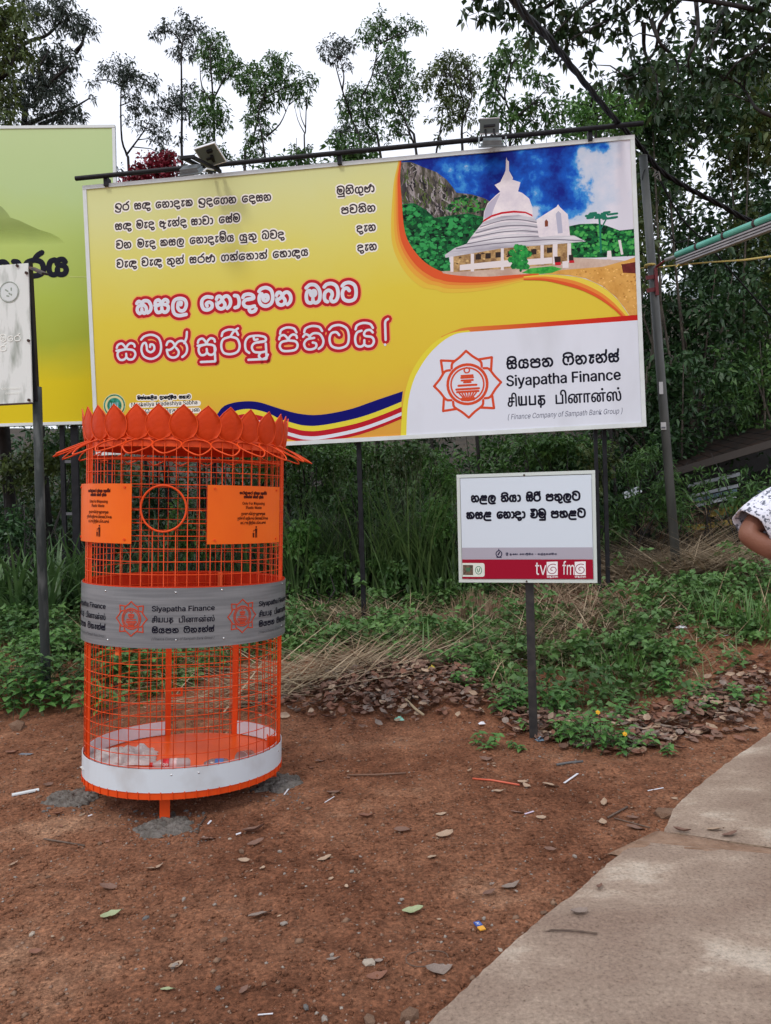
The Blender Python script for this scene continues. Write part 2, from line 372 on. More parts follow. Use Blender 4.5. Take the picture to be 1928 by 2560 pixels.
# ------------------------------------------------------------------ ground
def grid(x0, x1, y0, y1, nx, ny, f, rough=0.):
    X, Y = np.meshgrid(np.linspace(x0, x1, nx), np.linspace(y0, y1, ny)); Z = f(X, Y)
    V = np.stack([X, Y, Z], -1).reshape(-1, 3)
    i = np.arange(nx*ny).reshape(ny, nx)
    F = np.stack([i[:-1, :-1], i[:-1, 1:], i[1:, 1:], i[1:, :-1]], -1).reshape(-1, 4)
    return V, F
def dirt_mat():
    m = bpy.data.materials.new('red_dirt'); m.use_nodes = True; t = m.node_tree; n = t.nodes; L = t.links; b = n['Principled BSDF']
    tc = n.new('ShaderNodeTexCoord')
    def N(sc, det=6, ro=.6): a = n.new('ShaderNodeTexNoise'); a.inputs['Scale'].default_value = sc; a.inputs['Detail'].default_value = det; a.inputs['Roughness'].default_value = ro; L.new(tc.outputs['Object'], a.inputs['Vector']); return a
    def R(a, st):
        r = n.new('ShaderNodeValToRGB'); e = r.color_ramp.elements
        e[0].position, e[0].color = st[0][0], (*st[0][1], 1); e[1].position, e[1].color = st[-1][0], (*st[-1][1], 1)
        for p, c in st[1:-1]: x = e.new(p); x.color = (*c, 1)
        L.new(a.outputs['Fac'], r.inputs[0]); return r
    big = R(N(.9, 5), [(.32, (.165, .068, .037)), (.45, (.255, .112, .063)), (.57, (.335, .160, .093)), (.68, (.50, .295, .19))])
    fine = R(N(55, 7, .75), [(.33, (.42, .40, .38)), (.5, (.97, .95, .93)), (.68, (1.8, 1.7, 1.6))])
    mid = R(N(9, 5), [(.35, (.75, .72, .7)), (.65, (1.2, 1.18, 1.15))])
    m1 = n.new('ShaderNodeMix'); m1.data_type = 'RGBA'; m1.blend_type = 'MULTIPLY'; m1.inputs[0].default_value = 1
    m2 = n.new('ShaderNodeMix'); m2.data_type = 'RGBA'; m2.blend_type = 'MULTIPLY'; m2.inputs[0].default_value = 1
    L.new(big.outputs[0], m1.inputs[6]); L.new(fine.outputs[0], m1.inputs[7]); L.new(m1.outputs[2], m2.inputs[6]); L.new(mid.outputs[0], m2.inputs[7])
    L.new(m2.outputs[2], b.inputs['Base Color']); b.inputs['Roughness'].default_value = .95; b.inputs['Specular IOR Level'].default_value = .15
    a1 = N(38, 8, .8); a2 = N(150, 4, .7); ad = n.new('ShaderNodeMath'); ad.operation = 'ADD'
    L.new(a1.outputs['Fac'], ad.inputs[0]); L.new(a2.outputs['Fac'], ad.inputs[1])
    bu = n.new('ShaderNodeBump'); bu.inputs['Strength'].default_value = .9; bu.inputs['Distance'].default_value = .018
    L.new(ad.outputs[0], bu.inputs['Height']); L.new(bu.outputs[0], b.inputs['Normal'])
    return m
DIRT = dirt_mat()
SHADESOIL = mat('shade_dark_soil', (.022, .017, .011), .95, (.05, .035, .02), 3., bump=.6, bscale=20)  # hillside colour kept near black to stand in for shade between the leaves
def terr_n(X, Y): return terr(X, Y)+.010*fbm2(X, Y, 7., 1.)+.006*fbm2(X, Y, 19., 5.)+.004*fbm2(X, Y, 41., 2.)
V, F = grid(-9, 9, 1.0, 7.0, 560, 240, terr_n)
o = obj('ground', mesh('ground', V, F, DIRT, True)); tagobj(o, kind='structure')
V, F = grid(-9, 9, 7.0, 10.6, 260, 60, terr_n)
o = obj('ground', mesh('ground_bank', V, F, DIRT, True)); tagobj(o, kind='structure')
V, F = grid(-26, 26, 10.6, 34, 120, 60, lambda X, Y: terr(X, Y)+.3*fbm2(X, Y, .7, 4.)*sm((Y-10.6)/2))
o = obj('hillside', mesh('hillside', V, F, SHADESOIL, True)); tagobj(o, kind='structure')
bb = B()      # the rest of the ground, out to the horizon
for (x0, x1, y0, y1) in ((-900, -9, -900, 10.6), (9, 900, -900, 10.6), (-9, 9, -900, 1.0)):
    bb.add([(x0, y0, -.02), (x1, y0, -.02), (x1, y1, -.02), (x0, y1, -.02)], [(0, 1, 2, 3)])
bb.add([(-900, 10.6, -.05), (900, 10.6, -.05), (900, 900, -.05), (-900, 900, -.05)], [(0, 1, 2, 3)])
tagobj(bb.make('far_ground', DIRT), kind='structure')

# concrete path: two slabs with a dirt filled joint
def conc_mat():
    m = bpy.data.materials.new('worn_concrete'); m.use_nodes = True; t = m.node_tree; n = t.nodes; L = t.links; b = n['Principled BSDF']
    tc = n.new('ShaderNodeTexCoord')
    mp = n.new('ShaderNodeMapping'); mp.inputs['Rotation'].default_value = (0, 0, math.radians(20)); mp.inputs['Scale'].default_value = (1., 1.7, 1); L.new(tc.outputs['Object'], mp.inputs['Vector'])
    def N(sc, det, ro, s): a = n.new('ShaderNodeTexNoise'); a.inputs['Scale'].default_value = sc; a.inputs['Detail'].default_value = det; a.inputs['Roughness'].default_value = ro; L.new(s, a.inputs['Vector']); return a
    def ramp(a, st):
        r = n.new('ShaderNodeValToRGB'); e = r.color_ramp.elements
        e[0].position, e[0].color = st[0][0], (*st[0][1], 1); e[1].position, e[1].color = st[-1][0], (*st[-1][1], 1)
        for p, c in st[1:-1]: x = e.new(p); x.color = (*c, 1)
        L.new(a, r.inputs[0]); return r
    a = N(1.5, 7, .62, mp.outputs[0]); r1 = ramp(a.outputs['Fac'], [(.36, (.33, .235, .18)), (.50, (.40, .30, .232)), (.57, (.47, .36, .28)), (.66, (.64, .54, .44))])
    c = N(70, 8, .8, tc.outputs['Object']); r2 = ramp(c.outputs['Fac'], [(.32, (.45, .42, .39)), (.46, (.88, .87, .86)), (.58, (1.08, 1.07, 1.05)), (.7, (1.4, 1.38, 1.34))])
    vo = n.new('ShaderNodeTexVoronoi'); vo.inputs['Scale'].default_value = 34; L.new(tc.outputs['Object'], vo.inputs['Vector'])
    r3 = ramp(vo.outputs['Distance'], [(.05, (.55, .5, .46)), (.16, (1, 1, 1))])
    g = N(2.3, 3, .5, tc.outputs['Object']); r4 = ramp(g.outputs['Fac'], [(.54, (0, 0, 0)), (.62, (1, 1, 1))])
    m1 = n.new('ShaderNodeMix'); m1.data_type = 'RGBA'; m1.blend_type = 'MULTIPLY'; m1.inputs[0].default_value = 1
    L.new(r1.outputs[0], m1.inputs[6]); L.new(r2.outputs[0], m1.inputs[7])
    m2 = n.new('ShaderNodeMix'); m2.data_type = 'RGBA'; m2.blend_type = 'MULTIPLY'; L.new(r4.outputs[0], m2.inputs[0])
    L.new(m1.outputs[2], m2.inputs[6]); L.new(r3.outputs[0], m2.inputs[7])
    L.new(m2.outputs[2], b.inputs['Base Color']); b.inputs['Roughness'].default_value = .9; b.inputs['Specular IOR Level'].default_value = .2
    bu = n.new('ShaderNodeBump'); bu.inputs['Strength'].default_value = .9; bu.inputs['Distance'].default_value = .012
    L.new(c.outputs['Fac'], bu.inputs['Height']); L.new(bu.outputs[0], b.inputs['Normal'])
    return m
CONC = conc_mat(); CONCE = mat('broken_concrete_edge', (.16, .105, .07), .95, (.3, .22, .15), 20, bump=.8, bscale=60)
def slab(edge, far, name):
    """edge: ground points along the dirt side; far: points on the other side; top 3 cm above the dirt"""
    E = []
    for i in range(len(edge)-1):
        a, b = Vector(edge[i]), Vector(edge[i+1]); k = max(2, int((b-a).length/.035))
        for j in range(k):
            p = a.lerp(b, j/k); nn = Vector((-(b-a).y, (b-a).x, 0)).normalized()
            E.append(p+nn*(.007*mnoise.noise(p*5)+.010*mnoise.noise(p*34)))
    E.append(Vector(edge[-1]))
    bm = B(); n = len(E); rows = []
    NR = 14
    for r in range(NR+1):
        t = (r/NR)**1.7; row = []
        for i, p in enumerate(E):
            q = Vector(far[0]).lerp(Vector(far[1]), i/(n-1)); s = p.lerp(q, t); z = tz(s.x, s.y) if r < NR else tz(s.x, s.y)
            row.append((s.x, s.y, .032-.006*(r == 0)+.004*mnoise.noise(s*2.)+max(0, tz(s.x, s.y)*.9)))
        rows.append(row)
    V = [p for row in rows for p in row]
    F = [(r*n+i, r*n+i+1, (r+1)*n+i+1, (r+1)*n+i) for r in range(NR) for i in range(n-1)]
    bm.add(V, F, 0)
    def skirt(P): # side faces
        k = len(P); bm.add(P+[(x, y, z-.12) for x, y, z in P], [(i, i+1, k+i+1, k+i) for i in range(k-1)], 1)
    skirt(rows[0]); skirt([rows[r][0] for r in range(NR+1)]); skirt([rows[r][-1] for r in range(NR+1)])
    o = bm.make(name, [CONC, CONCE], smooth=False); tagobj(o, kind='structure'); return o
def g0(px, py, z=0.03):
    d = ray(px, py); t = (z-EYE)/d[2]; return (d[0]*t, d[1]*t, 0)
e1 = [g0(*p) for p in ((1068, 2560), (1195, 2436), (1252, 2385), (1328, 2315), (1404, 2254), (1500, 2174), (1589, 2104))]
a0, a1 = Vector(e1[0]), Vector(e1[1]); e1 = [tuple(a0-(a1-a0)*7)]+e1
j1 = Vector(g0(1928, 2136)); j0 = Vector(e1[-1]); jd = (j1-j0).normalized()
slab(e1, (tuple(Vector(e1[0])+jd*7.5), tuple(j0+jd*6.5)), 'concrete_path')
e2 = [g0(*p) for p in ((1667, 2060), (1681, 2023), (1720, 1984), (1774, 1939), (1843, 1887), (1928, 1829))]
b0, b1 = Vector(e2[-2]), Vector(e2[-1]); e2.append(tuple(b1+(b1-b0)*5.))
k0 = Vector(g0(1658, 2078)); k1 = Vector(g0(1928, 2120)); kd = (k1-k0).normalized()
slab([tuple(k0)]+e2, (tuple(k0+kd*6.6), tuple(Vector(e2[-1])+kd*4)), 'concrete_path')

JD = mat('sandy_joint_dirt', (.22, .125, .075), .95, (.33, .21, .14), 14, bump=.9, bscale=60)
q0, q1, q2, q3 = j0+Vector((-.10, -.02, 0)), j0+jd*6, k0+kd*6, k0+Vector((-.06, .03, 0)); n_ = 60; V, F = [], []
for i in range(n_+1):
    for j in range(7):
        t, s_ = (i/n_)**1.4, j/6; p = (q0.lerp(q1, t)).lerp(q3.lerp(q2, t), -.25+1.5*s_); hgt = .030+.006*mnoise.noise(p*12)+.004*mnoise.noise(p*40)-.030*(abs(s_-.5)*2)**6*1.0
        V.append((p.x, p.y, hgt if i > 1 else .004*i+.004))
F = [(i*7+j, (i+1)*7+j, (i+1)*7+j+1, i*7+j+1) for i in range(n_) for j in range(6)]
tagobj(obj('joint_dirt', mesh('joint_dirt', V, F, JD, True)), kind='structure')

# ------------------------------------------------------------------ print materials
def alb(r, g, b): c = lin(r, g, b); return (min(.92, c[0]/.86), min(.92, c[1]/.88), min(.92, c[2]/.97))
def flat(name, rgb, rough=.6): return MATS.get(name) or mat(name, alb(*rgb), rough, spec=.12)
def gradmat(name, axis, stops, v0, v1, noise_c=None, rough=.45, fine=.04):
    m = bpy.data.materials.new(name); m.use_nodes = True; t = m.node_tree; n = t.nodes; L = t.links; b = n['Principled BSDF']
    tc = n.new('ShaderNodeTexCoord'); dp = n.new('ShaderNodeVectorMath'); dp.operation = 'DOT_PRODUCT'; dp.inputs[1].default_value = axis
    L.new(tc.outputs['Object'], dp.inputs[0])
    no = n.new('ShaderNodeTexNoise'); no.inputs['Scale'].default_value = 1.3; no.inputs['Detail'].default_value = 3; L.new(tc.outputs['Object'], no.inputs['Vector'])
    ma = n.new('ShaderNodeMath'); ma.operation = 'MULTIPLY_ADD'; ma.inputs[1].default_value = (v1-v0)*fine*4; L.new(no.outputs['Fac'], ma.inputs[0]); L.new(dp.outputs['Value'], ma.inputs[2])
    mr = n.new('ShaderNodeMapRange'); mr.inputs['From Min'].default_value = v0; mr.inputs['From Max'].default_value = v1; L.new(ma.outputs[0], mr.inputs['Value'])
    r = n.new('ShaderNodeValToRGB'); e = r.color_ramp.elements
    e[0].position, e[0].color = stops[0][0], (*alb(*stops[0][1]), 1); e[1].position, e[1].color = stops[-1][0], (*alb(*stops[-1][1]), 1)
    for p, c in stops[1:-1]: x = e.new(p); x.color = (*alb(*c), 1)
    L.new(mr.outputs[0], r.inputs[0]); L.new(r.outputs[0], b.inputs['Base Color']); b.inputs['Roughness'].default_value = .6; b.inputs['Specular IOR Level'].default_value = .12
    return m
WHITE = mat('print_white', alb(206, 211, 229), .6, alb(186, 190, 204), 1.6, lo=.5, hi=.85, detail=7, spec=.12, stretch=(1, 1, .35)); FRAME = mat('white_frame', (.62, .66, .64), .5, (.7, .73, .72), 6)
BLACKP = mat('black_paint', (.008, .008, .010), .55, (.016, .016, .019), 12, spec=.2); INK = flat('print_black', (14, 14, 32), .5)
RED = flat('print_red', (172, 24, 40)); HALO = flat('print_halo_white', (226, 224, 222)); ORL = flat('print_orange_line', (225, 150, 90))
LOGO = flat('print_logo_orange', (200, 72, 42)); GREYI = flat('print_grey', (88, 92, 116)); NAVY = flat('print_navy', (8, 6, 104))
YEL = flat('print_yellow', (212, 200, 62)); DGREY = flat('print_dark_grey', (58, 50, 56))

def local_frame(center, yaw, h, lean=0., tilt=0., X=None, Y=None, Z=None):
    R = (Matrix.Rotation(yaw, 3, 'Z') @ Matrix.Rotation(lean, 3, 'Y') @ Matrix.Rotation(-tilt, 3, 'X'))
    return R
def CR(ox, oy, s): return lambda *pts: [(ox+x*s, oy+y*s) for x, y in pts]

def draw_logo(ink_o, c, s, w, h, aspect=1.):
    """eight pointed lotus ring with an urn; c centre, s half size"""
    S = lambda P: [(c[0]+x*s*aspect, c[1]+y*s) for x, y in P]
    for k in range(4):
        a = k*math.pi/2; ro = lambda P: [(x*math.cos(a)-y*math.sin(a), x*math.sin(a)+y*math.cos(a)) for x, y in P]
        ink_o.stroke(S(ro(list(cat([(-.45, .5), (-.42, .66), (-.2, .82), (0, 1.0)], 3)))), w, h, h+.0006)
        ink_o.stroke(S(ro(list(cat([(.45, .5), (.42, .66), (.2, .82), (0, 1.0)], 3)))), w, h, h+.0006)
        ink_o.stroke(S(ro([(.36, .72), (.76, .76)])), w, h, h+.0006); ink_o.stroke(S(ro([(.72, .36), (.76, .76)])), w, h, h+.0006)
    for r, ww in ((.59, w*1.15), (.49, w*.7)):
        ink_o.stroke(S([(r*math.cos(t*math.pi/16), r*math.sin(t*math.pi/16)) for t in range(32)]), ww, h, h+.0006, closed=True)
    ink_o.stroke(S([(.08*math.cos(t*math.pi/6), .42*1+.08*math.sin(t*math.pi/6)) for t in range(12)]), w*.6, h, h+.0006, closed=True)
    for y, r in ((.26, .17), (.20, .18), (.12, .17), (.06, .10)): ink_o.stroke(S([(-r, y), (r, y)]), w*.8, h, h+.0006)
    for y, r in ((-.03, .27), (-.14, .34), (-.22, .32)): ink_o.stroke(S([(-r, y), (r, y)]), w*.9, h, h+.0006)
    for i in range(-3, 4): ink_o.stroke(S([(i*.085, -.26), (i*.05, -.38)]), w*.6, h, h+.0006)
    for y, r in ((-.42, .18), (-.47, .18)): ink_o.stroke(S([(-r, y), (r, y)]), w*.8, h, h+.0006)

# ------------------------------------------------------------------ main billboard
BW, BH = 6.1, 3.066; BC = Vector((-.2408, 8.5758, 3.8304)); BYAW = -.1079
bz = tz(BC.x, BC.y)
bill = thing('billboard', 'large yellow billboard with temple photo and red outlined lettering, on black posts', 'billboard', (BC.x, BC.y, bz), BYAW)
Z0 = BC.z-BH/2-bz
hm = homog([(207.5, 465.5), (1585, 338), (1616.8, 1066.9), (239.5, 1139)], [(0, BH), (BW, BH), (BW, 0), (0, 0)])
fnb = lambda u, v, h: (u-BW/2, -.002-h*.35, v+Z0)
def ph(pts): return [hm(x, y) for x, y in pts]
bb = B().box((0, .03, Z0+BH/2), (BW-.05, .03, BH-.05)); bb.make('panel', BLACKP, bill)
bb = B()
for z in (Z0+.022, Z0+BH-.022): bb.box((0, .015, z), (BW, .06, .044))
for x in (-BW/2+.022, BW/2-.022): bb.box((x, .015, Z0+BH/2), (.044, .056, BH-.09))
bb.make('frame', FRAME, bill)
rails = B()
for x in (-1.9, .1, 2.1): rails.box((x, .075, Z0+BH/2), (.05, .05, BH-.1))
for z in (Z0+.3, Z0+1.5, Z0+2.8): rails.box((0, .12, z), (BW-.2, .04, .04))
rails.make('back_rail', BLACKP, bill)
YG = gradmat('printed_yellow_gradient', (-.045, 0, 1), [(0, (204, 118, 58)), (.16, (205, 150, 62)), (.36, (208, 180, 56)), (.6, (208, 190, 68)), (.78, (206, 200, 108)), (1, (202, 206, 152))], Z0-.25, Z0+BH+.1, fine=.03)
ink = Ink(fnb); ink.poly([(.04, .04), (BW-.04, .04), (BW-.04, BH-.04), (.04, BH-.04)], 0); ink.make('printed_sheet', YG, bill)
c1 = CR(180, 380, .54022); c2 = CR(960, 320, .42017); c3 = CR(980, 780, .40816)
# -- the printed temple photograph
def smooth(pts, n=5): return [tuple(p) for p in cat(pts, n)]
LB = smooth(c2((97, 196), (86, 300), (90, 420), (100, 600), (135, 710), (215, 815), (320, 880), (420, 902), (600, 905), (800, 884), (950, 870), (1100, 880), (1200, 900), (1300, 945), (1380, 1010), (1430, 1075), (1457, 1116)))
def layer(name, mt, pts, h, f=c2, sm_=False):
    P = ph(f(*pts)); P = [tuple(p) for p in cat(P, 4)] if sm_ else P
    k = Ink(fnb); k.poly(P, h); return k.make(name, mt, bill)
pics = []
def pmat(name, a, b, sc, c=None, lo=.4, hi=.6, det=6, stretch=None):
    return MATS.get(name) or mat(name, alb(*a), .4, alb(*b), sc, detail=det, lo=lo, hi=hi, col3=alb(*c) if c else None, stretch=stretch, spec=.12, rgh=.72)
def psky():
    m = bpy.data.materials.new('printed_sky'); m.use_nodes = True; t = m.node_tree; n = t.nodes; L = t.links; b = n['Principled BSDF']
    tc = n.new('ShaderNodeTexCoord'); sp = n.new('ShaderNodeSeparateXYZ'); L.new(tc.outputs['Object'], sp.inputs[0])
    no = n.new('ShaderNodeTexNoise'); no.inputs['Scale'].default_value = 2.1; no.inputs['Detail'].default_value = 11; no.inputs['Roughness'].default_value = .62; no.inputs['Distortion'].default_value = .12; L.new(tc.outputs['Object'], no.inputs['Vector'])
    acc = no.outputs['Fac']
    for src, a, b_, k in (('X', 2.25, 3.05, .34), ('Z', Z0+2.55, Z0+1.75, .30), ('X', .65, .1, .24), ('Z', Z0+2.75, Z0+3.05, -.06)):
        mr = n.new('ShaderNodeMapRange'); mr.interpolation_type = 'SMOOTHSTEP'; mr.inputs['From Min'].default_value = a; mr.inputs['From Max'].default_value = b_; mr.inputs['To Max'].default_value = k; L.new(sp.outputs[src], mr.inputs['Value'])
        ad = n.new('ShaderNodeMath'); ad.operation = 'ADD'; L.new(acc, ad.inputs[0]); L.new(mr.outputs[0], ad.inputs[1]); acc = ad.outputs[0]
    r = n.new('ShaderNodeValToRGB'); e = r.color_ramp.elements; e[0].position = .40; e[0].color = (*alb(10, 30, 130), 1); e[1].position = .82; e[1].color = (*alb(208, 208, 226), 1)
    for p, c in ((.52, (18, 84, 190)), (.58, (60, 140, 214)), (.63, (180, 194, 220))): x = e.new(p); x.color = (*alb(*c), 1)
    L.new(acc, r.inputs[0]); L.new(r.outputs[0], b.inputs['Base Color']); b.inputs['Roughness'].default_value = .6; b.inputs['Specular IOR Level'].default_value = .12; return m
PSKY = psky()
tr = hm(1583, 342)
border = ph(LB)+[(BW-.045, hm(1590, 786)[1]), (BW-.045, BH-.045), (hm(*c2((97, 196))[0])[0], BH-.045)]
k = Ink(fnb); k.poly(border, .0012); k.make('printed_sky_area', PSKY, bill)
layer('printed_rock', pmat('printed_rock', (40, 36, 46), (150, 142, 150), 9, (80, 78, 66), .38, .62, 11, (1.2, 1, .35)), [(94, 205), (160, 203), (230, 233), (310, 263), (370, 308), (405, 350), (430, 385), (520, 395), (600, 420), (632, 440), (600, 520), (585, 640), (96, 600)], .0032)
FOR = pmat('printed_forest', (2, 26, 20), (44, 150, 66), 11, (10, 84, 46), .36, .64, 14)
layer('printed_forest', FOR, [(101, 455), (180, 448), (250, 488), (300, 535), (400, 520), (500, 508), (590, 530), (600, 620), (500, 690), (385, 760), (395, 850), (300, 862), (225, 812), (150, 715), (112, 600)], .0042)
layer('printed_forest', FOR, [(1100, 585), (1160, 572), (1260, 568), (1320, 580), (1400, 610), (1496, 600), (1504, 760), (1250, 772), (1105, 772)], .0042)
layer('printed_path', pmat('printed_path', (176, 150, 140), (196, 176, 166), 4), [(280, 856), (395, 850), (1110, 770), (1270, 780), (1440, 790), (1300, 830), (1040, 862), (900, 876), (600, 898), (420, 896), (320, 876)], .0050)
layer('printed_sand', pmat('printed_sand', (190, 138, 66), (214, 166, 92), 7, None, .35, .65, 8), [(940, 866), (1060, 845), (1300, 826), (1440, 788), (1506, 765), (1516, 1108), (1462, 1116), (1430, 1070), (1380, 1006), (1300, 940), (1200, 895), (1100, 876)], .0054)
layer('printed_wall', pmat('printed_wall', (88, 30, 28), (110, 44, 40), 9), [(1412, 812), (1506, 796), (1507, 866), (1422, 862)], .0060)
layer('printed_grass', pmat('printed_grass', (30, 130, 50), (70, 170, 70), 12), [(820, 862), (870, 835), (1000, 822), (1060, 838), (1000, 862), (900, 872)], .0060)
STU = pmat('printed_stupa_white', (206, 200, 216), (226, 220, 230), 3); STU2 = pmat('printed_stupa_rings', (150, 148, 166), (216, 216, 228), 3.2, None, .35, .6, 7, (.25, 1, 3.2))
layer('printed_stupa', STU, [(724, 192), (727, 175), (731, 192), (741, 200), (742, 255), (766, 298), (762, 308), (810, 324), (796, 378), (820, 386), (862, 420), (880, 470), (886, 532), (800, 520), (700, 524), (588, 562), (594, 500), (614, 450), (662, 402), (690, 380), (656, 340), (690, 322), (715, 270), (722, 250)], .0062)
layer('printed_roof', STU2, [(588, 560), (700, 524), (800, 518), (886, 532), (915, 560), (922, 650), (1030, 640), (1130, 640), (1200, 675), (1100, 684), (900, 700), (700, 716), (500, 750), (365, 772), (360, 756), (420, 714), (490, 690), (520, 645)], .0064)
layer('printed_pavilion', pmat('printed_pavilion', (120, 90, 62), (190, 158, 110), 6), [(395, 768), (700, 716), (1110, 685), (1118, 800), (1000, 815), (700, 838), (405, 858)], .0060)
CW = flat('printed_column_white', (214, 208, 216))
for (x, y0, y1, w_) in ((403, 765, 856, 18), (525, 748, 854, 20), (703, 716, 846, 18), (940, 697, 812, 20), (1017, 690, 812, 28), (1101, 686, 800, 22)):
    k = Ink(fnb); k.poly(ph(c2((x-w_/2, y0), (x+w_/2, y0), (x+w_/2, y1), (x-w_/2, y1))), .0068); k.make('printed_column', CW, bill)
for nm, h_, P in (('printed_parapet', .0064, ((450, 815), (690, 790), (870, 780), (1000, 770), (1000, 806), (700, 828), (450, 848))), ('printed_shrine', .0064, ((1328, 732), (1350, 730), (1356, 780), (1326, 782))), ('printed_white_post', .0064, ((1392, 668), (1408, 666), (1424, 752), (1410, 755))), ('printed_white_box', .0066, ((1060, 795), (1096, 790), (1098, 832), (1062, 834)))):
    k = Ink(fnb); k.poly(ph(c2(*P)), h_); k.make(nm, CW, bill)
k = Ink(fnb)
for x, y in ((560, 768), (618, 762), (678, 756), (750, 750), (890, 738), (984, 728)): k.poly(ph(c2((x-16, y-16), (x+16, y-18), (x+16, y+14), (x-16, y+16))), .0072)
k.poly(ph(c2((1012, 766), (1050, 764), (1050, 800), (1016, 804))), .0074); k.poly(ph(c2((1098, 756), (1124, 754), (1128, 790), (1100, 792))), .0074)
k.make('printed_window', flat('printed_window_dark', (48, 38, 36)), bill)
k = Ink(fnb); k.poly(ph(c2((1016, 800), (1050, 798), (1052, 816), (1018, 818))), .0078); k.poly(ph(c2((1100, 790), (1130, 788), (1132, 802), (1102, 804))), .0078)
k.band(ph(c2((586, 562), (640, 530), (700, 512), (770, 504), (840, 508), (884, 528))), ph(c2((592, 546), (640, 518), (700, 500), (770, 492), (840, 498), (880, 516))), .0070)
k.make('printed_red_band', flat('printed_red', (186, 32, 48)), bill)
layer('printed_tower', STU, [(905, 545), (980, 498), (1025, 470), (1034, 455), (1046, 472), (1092, 515), (1106, 642), (1030, 640), (920, 650)], .0074)
layer('printed_tower_side', flat('printed_tower_shade', (168, 170, 196)), [(1020, 512), (1036, 494), (1052, 510), (1062, 625), (1034, 628)], .0080)
layer('printed_niche', flat('printed_niche_brown', (120, 62, 44)), [(955, 556), (964, 544), (975, 556), (975, 586), (956, 588)], .0080)
k = Ink(fnb); bc_ = ph(c2((812, 768)))[0]
for i in range(34):
    a = random.random()*6.28; r = .115*math.sqrt(random.random()); k.dot((bc_[0]+r*math.cos(a), bc_[1]+r*math.sin(a)*1.15), .034, .0082, .0090, 6)
k.stroke(ph(c2((812, 790), (812, 850))), .025, .0082, .0086); k.make('printed_bush', pmat('printed_bush', (14, 84, 46), (48, 160, 72), 14), bill)
k = Ink(fnb)
for i in range(26):
    x = 1215+random.random()*160; y = 495+40*random.random()+abs(x-1295)*.1; q = ph(c2((x-16, y+4), (x+18, y))); k.stroke(q, .022, .0048, .0052)
k.stroke(ph(c2((1290, 740), (1285, 600), (1280, 540))), .02, .0048, .0052); k.stroke(ph(c2((1285, 610), (1320, 545))), .014, .0048, .0052); k.make('printed_tree', flat('printed_tree_green', (30, 110, 90)), bill)
# clumps of foliage, rock streaks and roof tiers of the printed photograph
def inside(p, P):
    c = False; j = len(P)-1
    for i in range(len(P)):
        if (P[i][1] > p[1]) != (P[j][1] > p[1]) and p[0] < (P[j][0]-P[i][0])*(p[1]-P[i][1])/(P[j][1]-P[i][1])+P[i][0]: c = not c
        j = i
    return c
def sprinkle(poly, n, r0, r1, cols, h, nm, streak=0):
    ks = [Ink(fnb) for _ in cols]; xs_ = [p[0] for p in poly]; ys_ = [p[1] for p in poly]; got = 0
    while got < n:
        p = (random.uniform(min(xs_), max(xs_)), random.uniform(min(ys_), max(ys_)))
        if not inside(p, poly): continue
        got += 1; i = random.randrange(len(cols)); u, v = ph(c2(p))[0]; r = random.uniform(r0, r1)
        if streak: ks[i].stroke([(u, v), (u+random.uniform(-.02, .03), v-r*1.6), (u+random.uniform(-.03, .05), v-r*3.2)], r*.5, h+.0001*i, h+.0001*i+.0003)
        else:
            a0 = random.uniform(0, 6); q = [(u+r*math.cos(a0+k*1.047)*random.uniform(.5, 1.2), v+.75*r*math.sin(a0+k*1.047)*random.uniform(.5, 1.2)) for k in range(6)]
            ks[i].poly(q, h+.0001*i+.00002*(got % 5))
    V, F, M = [], [], []
    for i, k in enumerate(ks): b_ = len(V); V += k.v; F += [tuple(a+b_ for a in f) for f in k.f]; M += [i]*len(k.f)
    tagobj(obj(nm, mesh(nm, V, F, [flat('printed_tint_%d_%d_%d' % c, c) for c in cols], False, M), bill), kind='stuff')
sprinkle([(110, 465), (180, 458), (250, 498), (300, 545), (400, 530), (500, 520), (582, 540), (570, 615), (495, 680), (385, 750), (388, 840), (310, 850), (235, 800), (160, 710), (122, 600)], 420, .012, .040, [(4, 26, 20), (16, 66, 38), (30, 112, 60), (52, 148, 82)], .0044, 'printed_leafage')
sprinkle([(1110, 592), (1160, 580), (1260, 576), (1320, 588), (1400, 618), (1490, 612), (1498, 750), (1250, 764), (1112, 764)], 260, .010, .034, [(4, 30, 22), (20, 84, 46), (40, 132, 66), (70, 160, 80)], .0044, 'printed_leafage')
sprinkle([(104, 215), (160, 212), (230, 242), (310, 275), (370, 318), (400, 355), (425, 392), (520, 402), (610, 432), (590, 505), (500, 500), (400, 512), (300, 528), (250, 480), (180, 440), (108, 445)], 200, .012, .030, [(30, 28, 34), (62, 58, 62), (150, 146, 152), (74, 92, 44), (104, 96, 100)], .0034, 'printed_rock_face', 1)
sprinkle([(440, 405), (520, 402), (615, 436), (590, 505), (500, 500), (420, 505), (330, 500)], 90, .012, .028, [(24, 96, 44), (60, 140, 60), (14, 50, 30)], .0038, 'printed_leafage')
sprinkle([(405, 770), (700, 722), (900, 705), (1000, 700), (1000, 745), (700, 780), (410, 812)], 60, .008, .02, [(70, 50, 38), (150, 120, 80), (200, 170, 120)], .0062, 'printed_pavilion_detail')
sprinkle([(1060, 850), (1300, 835), (1500, 790), (1510, 1080), (1400, 1010), (1250, 900)], 90, .006, .018, [(170, 118, 56), (224, 180, 108), (190, 140, 76)], .0056, 'printed_sand_detail')
k = Ink(fnb)
for P in (((572, 590), (700, 552), (800, 546), (905, 562)), ((545, 625), (690, 588), (820, 580), (918, 592)), ((520, 655), (680, 622), (820, 612), (920, 620)), ((492, 690), (660, 660), (820, 648), (925, 648)), ((430, 718), (640, 690), (820, 676), (1000, 664), (1180, 672))):
    k.stroke([tuple(q) for q in cat(ph(c2(*P)), 4)], .012, .0066, .0069)
